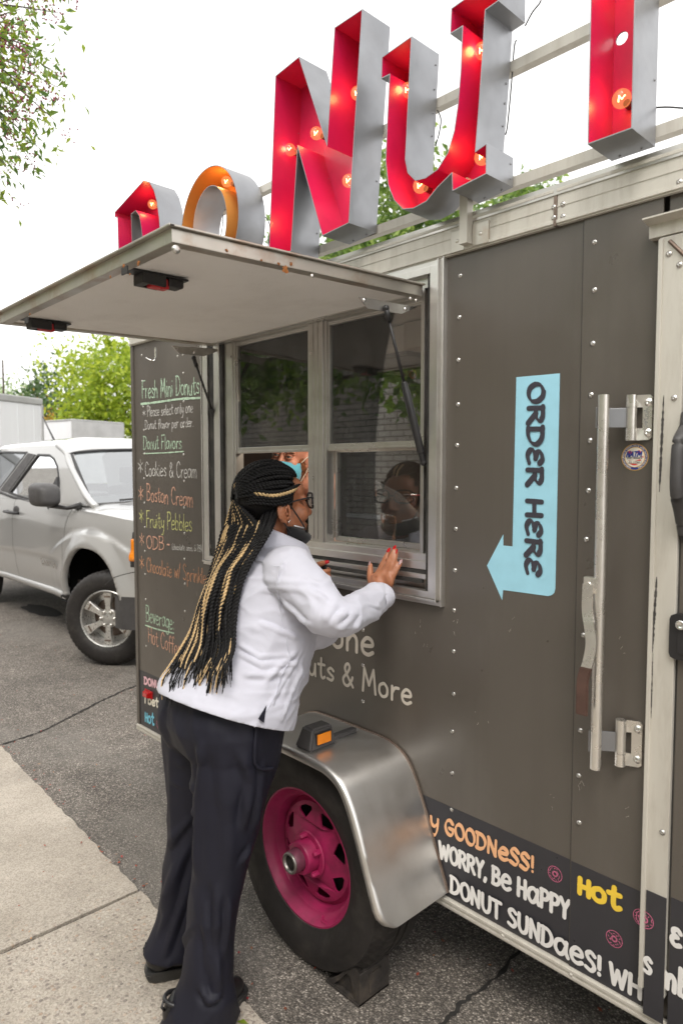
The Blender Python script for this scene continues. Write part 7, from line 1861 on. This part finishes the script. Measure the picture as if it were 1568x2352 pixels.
# ---- braids
HAIRB = PM('black_braid', (.0045, .004, .0045), .55, 0, .3, 60, bump=.5, bs=900, bdist=.001, spec=.25)
HAIRY = PM('blonde_braid', (.54, .37, .18), .5, 0, .3, 60, bump=.5, bs=900, bdist=.001)
r = random.Random(5)
def twist(acc, P, rad, pitch=.0105):
    """two interlaced strands along a path -> (verts, faces)"""
    P = np.array([tuple(p) for p in P]); d = np.gradient(P, axis=0); d /= np.linalg.norm(d, axis=1)[:, None]+1e-9
    s = np.concatenate([[0], np.cumsum(np.linalg.norm(np.diff(P, axis=0), axis=1))])
    h = np.array([.3, .2, .93]); A = np.cross(d, h); A /= np.linalg.norm(A, axis=1)[:, None]+1e-9; B = np.cross(d, A)
    ph = r.uniform(0, 6.28); sg = 6; n = len(P); ends = np.minimum(1, np.minimum((np.arange(n)+1.5)/(n*.08+1), (n-np.arange(n))/(n*.28+1))); rr = rad*(.22+.78*ends**.7)
    for q in (0, math.pi):
        th = 2*math.pi*s/pitch/2+ph+q; C_ = P+(A*np.cos(th)[:, None]+B*np.sin(th)[:, None])*(rr*.38)[:, None]
        base = sum(len(v) for v in acc[0]); ang = np.arange(sg)*2*math.pi/sg
        V_ = C_[:, None, :]+(A[:, None, :]*np.cos(ang)[None, :, None]+B[:, None, :]*np.sin(ang)[None, :, None])*(rr*.78)[:, None, None]
        acc[0].append(V_.reshape(-1, 3))
        i = np.arange(n-1)[:, None]*sg; k = np.arange(sg)[None, :]; k2 = (k+1) % sg
        acc[1].append((np.stack([i+k, i+k2, i+sg+k2, i+sg+k], -1).reshape(-1, 4))+base)
def resample(P, step):
    P = np.array([tuple(p) for p in P]); s = np.concatenate([[0], np.cumsum(np.linalg.norm(np.diff(P, axis=0), axis=1))]); n = max(6, int(s[-1]/step)); t = np.linspace(0, s[-1], n)
    return np.stack([np.interp(t, s, P[:, k]) for k in range(3)], 1)
BK, YL = ([], []), ([], [])
TIE = H(-.012, -.106, .042)
# scalp braids: rows from the hairline running back over the crown to the tie
def scalp(x, y, z, push=1.0):
    v = Vector((x/.080, (y+.014)/.104, (z-.040)/.096)); v = v/v.length
    return H(v.x*.080*push, -.014+v.y*.104*push, .040+v.z*.096*push)
rows_n = 21
for i in range(rows_n):
    u = -1+2*i/(rows_n-1)                       # across the head
    a0 = u*1.42
    sx, sz = math.sin(a0), math.cos(a0)
    st = (sx*.078, .080-.070*abs(u)**1.5, .040+sz*.085-.030*(1-abs(u)))
    P = []
    for t in np.linspace(0, 1, 12):
        yy = st[1]*(1-t)+(-.108)*t; k = math.sqrt(max(.0, 1-((yy+.014)/.108)**2)); k = max(k, .22)
        P.append(scalp(sx*.080*k*(1-.5*t*t), yy, .040+sz*.094*k*(1-.3*t*t)+.0*t, 1.03))
    P.append(TIE+HM @ Vector((sx*.014, -.004, sz*.014)))
    blonde = i in (8, 10)
    twist(YL if blonde else BK, resample(smoothpts([Vector(p) for p in P], 5), .0024), .0060)
# second layer: bulky bundle raised over the crown
for i in range(13):
    u = -1+2*i/12; sx, sz = math.sin(u*1.2), math.cos(u*1.2); P = []
    for t in np.linspace(0, 1, 9):
        yy = .035*(1-t)-.112*t; k = max(.25, math.sqrt(max(0, 1-((yy+.014)/.112)**2))); P.append(scalp(sx*.08*k, yy, .04+sz*.098*k, 1.055-.01*t))
    P.append(TIE+HM @ Vector((sx*.016, -.010, sz*.016)))
    twist(BK, resample(smoothpts(P, 5), .0028), .0068)
# side braids wrapped level above the ear to the tie
for k in range(5):
    z0 = .052-.0085*k; P = [H(.072, .055-.010*k, z0+.018), H(.084, .015, z0+.008), H(.083, -.035, z0+.002), H(.060, -.085, z0+.010), TIE+HM @ Vector((.010, -.004, -.006-.004*k))]
    twist(YL if k == 1 else BK, resample(smoothpts(P, 6), .0028), .0058 if k else .0050)
    P = [H(-.072, .055-.010*k, z0+.018), H(-.084, .015, z0+.008), H(-.083, -.035, z0+.002), H(-.060, -.085, z0+.010), TIE+HM @ Vector((-.010, -.004, -.006-.004*k))]
    twist(BK, resample(smoothpts(P, 6), .0028), .0058)
# scalp cap under the braids
bm = bmesh.new(); ellipsoid(bm, H(0, -.018, .042), (.0775, .097, .091), HM, 32, 20)
for v in list(bm.verts):
    l = HM.transposed() @ (v.co-HC)
    if l.y > .052+.2*(l.z-.06) or (l.z < -.012 and l.y > -.02): bm.verts.remove(v)
fixn(bm); CAPO = obj('hair_cap', bm, HAIRB, BODY, smooth=True)
# hanging braids lie over the back: target curtain between pixel outlines
def backpt(u, t):
    """u 0 (left edge) .. 1 (right edge) of the curtain, t 0 nape .. 1 tip"""
    Lx = np.interp(t, [0, .12, .3, .55, .8, 1.0], [536, 514, 487, 456, 432, 405]); Rx = np.interp(t, [0, .12, .3, .55, .8, 1.0], [628, 622, 566, 541, 538, 520])
    Ly = np.interp(t, [0, .12, .3, .55, .8, 1.0], [1165, 1218, 1300, 1410, 1510, 1590]); Ry = np.interp(t, [0, .12, .3, .55, .8, 1.0], [1180, 1225, 1305, 1405, 1495, 1540])
    return Lx+(Rx-Lx)*u, Ly+(Ry-Ly)*u
co, no = mesh_np(me2)
cache = {}
def curtain(u, t, lift):
    px, py = backpt(u, t); r_ = np.array(ray(px, py)); 
    # depth: surface of the back along a smooth sheet
    Y0 = np.interp(t, [0, .12, .3, .55, .8, 1.0], [-.345, -.372, -.405, -.462, -.535, -.600])+(.055-.02*t)*(.5-u)*-1*0
    X0 = -1.66+.20*u+.02*t
    # intersect the ray with the vertical sheet through (X0,Y0) facing the camera halfway
    n_ = np.array([.62, -.78, 0]); p0 = np.array([X0, Y0, 0]); tt = ((p0-np.array(CAM))@n_)/(r_@n_)
    p = np.array(CAM)+r_*tt
    q = co; d2 = (q[:, 0]-p[0])**2+(q[:, 1]-p[1])**2+(q[:, 2]-p[2])**2; k = d2.argmin()
    if d2[k] < .05**2:
        s_ = (p-q[k])@no[k]
        if s_ < lift: p = p+no[k]*(lift-s_)
    return Vector(p)
nb_ = 92; YI = (1, 3, 6, 9, 13, 19, 26, 33, 34, 45, 58, 66, 80)
for i in range(nb_):
    u = (i+.5)/nb_+r.uniform(-.012, .012); lift = .007+.020*r.random()*(1-.3*abs(2*u-1)); Lt = r.uniform(.82, 1.04) if r.random() < .7 else r.uniform(.66, .84)
    top = TIE+HM @ Vector((.012*(2*u-1), -.010, -.012+.008*r.random())) if (u < .72 and i % 3) else H(-.055+.125*u, -.070+.02*u, -.030+.02*r.random())
    if u >= .72: top = H(.050+.028*(u-.72)/.28, -.055+.030*(u-.72)/.28, .006-.020*r.random())
    wob = [r.uniform(-.035, .035) for _ in range(4)]
    if i in YI: lift += .004
    pts_ = [top]
    for t in (.10, .22, .36, .5, .64, .78, .9, 1.0):
        uu = min(1.0, max(0.0, u+wob[int(t*3.9)]*t*.8+(.10*(t-.85)*r.uniform(-1, 1) if t > .85 else 0)))
        pts_.append(curtain(uu, t*Lt, lift*(1-.25*t)))
    col = YL if i in YI else BK
    if i == 80: pts_ = pts_[2:6]
    twist(col, resample(smoothpts(pts_, 6), .0032), r.uniform(.0042, .0060))
# loose thin ends at the tips
for i in range(110):
    u = r.random(); t0 = r.uniform(.7, .96); a = curtain(u, t0, .012); b = curtain(min(1, max(0, u+r.uniform(-.10, .06))), min(1.0, t0+.12), .010); c_ = b+Vector((r.uniform(-.012, .012), r.uniform(-.018, .0), r.uniform(-.07, -.015)))
    twist(YL if r.random() < .25 else BK, resample(smoothpts([a, b, c_], 6), .004), r.uniform(.0009, .0022))
def hair(name, acc, mat):
    me = bpy.data.meshes.new(name); me.from_pydata(np.concatenate(acc[0]).tolist(), [], np.concatenate(acc[1]).tolist()); return obj(name, me, mat, BODY, smooth=True)
hair('black_braids', BK, HAIRB); hair('blonde_braids', YL, HAIRY)
bm = bmesh.new(); tube(bm, [TIE+HM @ Vector((.024*math.cos(a), -.006, .020*math.sin(a)-.004)) for a in [k*2*math.pi/20 for k in range(20)]], .006, 8, closed=True); obj('hair_tie', bm, HAIRB, BODY, smooth=True)
# wallet in the left hand
WL = thing('wallet', 'open black wallet with rose gold edge held at the sill', 'wallet', LT)
bm = bmesh.new(); Mx = Matrix.Translation(LT+Vector((-.028, .002, -.012))) @ Matrix.Rotation(R_(-14), 4, 'Y') @ Matrix.Rotation(R_(12), 4, 'Z')
vs = box(bm, -.055, .036, -.004, .004, -.050, .016, bev=.003); bmesh.ops.transform(bm, matrix=Mx, verts=bm.verts); obj('cover', bm, M['black'], WL)
bm = bmesh.new(); box(bm, -.056, .037, -.005, .005, .0155, .020, bev=.001); bmesh.ops.transform(bm, matrix=Mx, verts=bm.verts); obj('gold_edge', bm, PM('rose_gold', (.62, .26, .18), .3, .7), WL)

# ================================================================== THE VENDOR
VSK = PM('pale_skin', (.52, .24, .17), .5, 0, .10, 26, bump=.1, bs=400, bdist=.001, sss=.15)
P2 = thing('person', 'bearded vendor in a blue mask looking out through the open window', 'person', (-2.2, .95, .43))
e0 = onY(650, 1047, .33); va = R_(180-14)      # faces out of the window
vf = Vector((math.sin(R_(24)), -math.cos(R_(24)), -.10)).normalized(); vr0 = vf.cross(Vector((0, 0, 1))).normalized(); vu0 = vr0.cross(vf).normalized()
tilt = Matrix.Rotation(R_(-10), 3, vf); vr_, vu_ = tilt @ vr0, tilt @ vu0
VM = Matrix((vr_, vf, vu_)).transposed(); VC = e0 - vf*.085 - vu_*.012
def VH(x, y, z): return VC + VM @ Vector((x, y, z))
bm = bmesh.new(); head(bm, VH, VM)
sh = Vector((-2.20, .56, 1.40)); capsule(bm, [VH(0, -.02, -.05), VH(0, -.03, -.10), sh], [.058, .060, .068], 18, 5)
loft(bm, [(Vector((-2.18, .98, 1.18)), Vector((.16, 0, 0)), Vector((0, .06, .10))), (Vector((-2.19, .80, 1.27)), Vector((.18, 0, 0)), Vector((0, .07, .11))), (Vector((-2.20, .62, 1.35)), Vector((.20, 0, 0)), Vector((0, .07, .10))), (Vector((-2.20, .54, 1.38)), Vector((.12, 0, 0)), Vector((0, .05, .07)))], 24)
va_ = [(Vector((-2.02, .60, 1.36)), Vector((-1.97, .42, 1.18)), onY(705, 1245, .10)), (Vector((-2.38, .60, 1.36)), Vector((-2.42, .45, 1.2)), Vector((-2.2, .25, 1.14)))]
for A in va_: capsule(bm, A, [.055, .044, .032], 14, 5)
hd = va_[0][2]; capsule(bm, [hd, hd+Vector((-.04, -.03, -.004)), hd+Vector((-.08, -.05, -.01))], [.032, .03, .022], 12, 4)
for i in range(4): capsule(bm, [hd+Vector((-.07, -.045, .02-.014*i)), hd+Vector((-.105, -.06, .018-.014*i)), hd+Vector((-.125, -.055, .014-.013*i))], [.009, .008, .007], 10, 3)
h2 = va_[1][2]; capsule(bm, [h2, h2+Vector((.05, -.03, 0)), h2+Vector((.08, -.03, 0))], [.03, .028, .02], 12, 4)
for i in range(4): capsule(bm, [h2+Vector((.07, -.03, .02-.014*i)), h2+Vector((.105, -.035, .018-.014*i)), h2+Vector((.13, -.03, .012-.013*i))], [.009, .008, .007], 10, 3)
for s in (-1, 1): capsule(bm, [Vector((-2.18+s*.09, .98, 1.18)), Vector((-2.18+s*.10, .86, .82)), Vector((-2.18+s*.10, 1.0, .48))], [.095, .065, .045], 14, 5); capsule(bm, [Vector((-2.18+s*.10, 1.0, .465)), Vector((-2.18+s*.11, .84, .455))], [.04, .03], 10, 3)
VB = obj('body', remesh(bm, .0042, 4), VSK, P2, smooth=True)
EW, EI, EP = PM('eye_white', (.7, .66, .62), .2, 0, .04, 30), PM('eye_iris', (.12, .13, .13), .15, 0, .3, 90), PM('eye_pupil', (.01, .01, .01), .1)
for s in (-1, 1):
    bm = bmesh.new(); ellipsoid(bm, VH(s*.031, .086, .012), (.0125, .0075, .0062), VM, 16, 10); E_ = obj('eye', bm, EW, VB, smooth=True)
    bm = bmesh.new(); ellipsoid(bm, VH(s*.031+.001, .0925, .012), (.0055, .0022, .0055), VM, 14, 8); obj('iris', bm, EI, E_, smooth=True)
    bm = bmesh.new(); ellipsoid(bm, VH(s*.031+.001, .0945, .012), (.0024, .001, .0024), VM, 10, 6); obj('pupil', bm, EP, E_)
    bm = bmesh.new(); tube(bm, smoothpts([VH(s*.016, .091, .0165), VH(s*.031, .0955, .0205), VH(s*.046, .088, .0155)], 5), .0028, 6); tube(bm, smoothpts([VH(s*.017, .090, .008), VH(s*.031, .093, .0045), VH(s*.045, .087, .008)], 5), .0024, 6); obj('eyelid', bm, VSK, VB, smooth=True)
    bm = bmesh.new(); tube(bm, smoothpts([VH(s*.012, .096, .029), VH(s*.030, .100, .036), VH(s*.052, .082, .030)], 6), [.003]+[.0042]*11+[.002], 6, flat=.8); obj('eyebrow', bm, PM('brown_brow', (.16, .07, .03), .8), VB, smooth=True)
BRD = PM('auburn_beard', (.16, .055, .018), .75, 0, .5, 60, bump=1.0, bs=260, bdist=.004)
bm = bmesh.new(); ellipsoid(bm, VH(0, .045, -.085), (.066, .066, .062), VM); ellipsoid(bm, VH(0, .055, -.135), (.050, .045, .060), VM); ellipsoid(bm, VH(.058, .015, -.040), (.020, .036, .048), VM); ellipsoid(bm, VH(-.058, .015, -.040), (.020, .036, .048), VM)
mb = remesh(bm, .004, 3); wrinkle(mb, .006, 60, (1, 1, .5), 2); BD = obj('beard', mb, BRD, VB, smooth=True)
r3 = random.Random(4); bm = bmesh.new(); cov, nov = mesh_np(mb)
for k in range(900):
    i = r3.randrange(len(cov)); p = Vector(cov[i]); n_ = Vector(nov[i]); d = (n_*.5+vu_*-.8+Vector((r3.gauss(0, .3), r3.gauss(0, .3), r3.gauss(0, .3)))).normalized(); tube(bm, [p, p+d*.012, p+d*.022+vu_*-.005], [.0007, .0006, .0002], 3, caps=False)
obj('beard_hairs', bm, BRD, BD)
MSK = cloth_mat('teal_mask', (.10, .40, .56), .7, 500, .05)
bm = bmesh.new(); rows = []
for i in range(17):
    t = i/16; a = R_(-72)+R_(144)*t; row = []
    for j in range(11):
        v = j/10; rr = .082+.016*math.sin(math.pi*min(1, v*1.1))+.0016*math.sin(v*25)
        row.append(bm.verts.new(VH(math.sin(a)*rr*.86, .022+math.cos(a)*rr*1.08+.018*math.exp(-(a/.35)**2)*(1-v), -.008-.100*v+.004*math.cos(a*3))))
    rows.append(row)
for A, B in zip(rows, rows[1:]):
    for j in range(10): bm.faces.new((A[j], A[j+1], B[j+1], B[j]))
fixn(bm); MO = obj('face_mask', bm, MSK, VB, smooth=True); md = MO.modifiers.new('t', 'SOLIDIFY'); md.thickness = .0015
bm = bmesh.new()
for s in (-1, 1): tube(bm, smoothpts([VH(s*.070, .045, -.010), VH(s*.082, .022, .012), VH(s*.084, -.008, .020)], 6), .0016, 6); tube(bm, smoothpts([VH(s*.070, .045, -.105), VH(s*.082, .01, -.05), VH(s*.084, -.012, -.02)], 6), .0016, 6)
obj('ear_loops', bm, PM('white_elastic', (.75, .7, .62), .6), MO, smooth=True)
VT = cloth_mat('dark_tshirt', (.02, .022, .028), .85)
bm = bmesh.new(); loft(bm, [(Vector((-2.18, 1.02, 1.12)), Vector((.18, 0, 0)), Vector((0, .07, .12))), (Vector((-2.19, .80, 1.27)), Vector((.20, 0, 0)), Vector((0, .08, .125))), (Vector((-2.20, .62, 1.35)), Vector((.215, 0, 0)), Vector((0, .08, .112))), (Vector((-2.20, .545, 1.375)), Vector((.13, 0, 0)), Vector((0, .055, .075)))], 24)
for A in va_: capsule(bm, [A[0], A[0].lerp(A[1], .7)], [.075, .064], 14, 4)
mt = remesh(bm, .007, 4); wrinkle(mt, .004, 12, (1, 1, 1), 2); obj('t_shirt', mt, VT, P2, smooth=True)
bm = bmesh.new(); loft(bm, [(Vector((-2.18, 1.02, 1.20)), Vector((.17, 0, 0)), Vector((0, .13, 0))), (Vector((-2.18, .98, 1.05)), Vector((.19, 0, 0)), Vector((0, .14, 0)))], 20)
for s in (-1, 1): capsule(bm, [Vector((-2.18+s*.09, .98, 1.10)), Vector((-2.18+s*.10, .87, .82)), Vector((-2.18+s*.10, .99, .50))], [.105, .08, .062], 14, 5)
obj('jeans', remesh(bm, .009, 3), cloth_mat('blue_jeans', (.05, .07, .12), .85), P2, smooth=True)
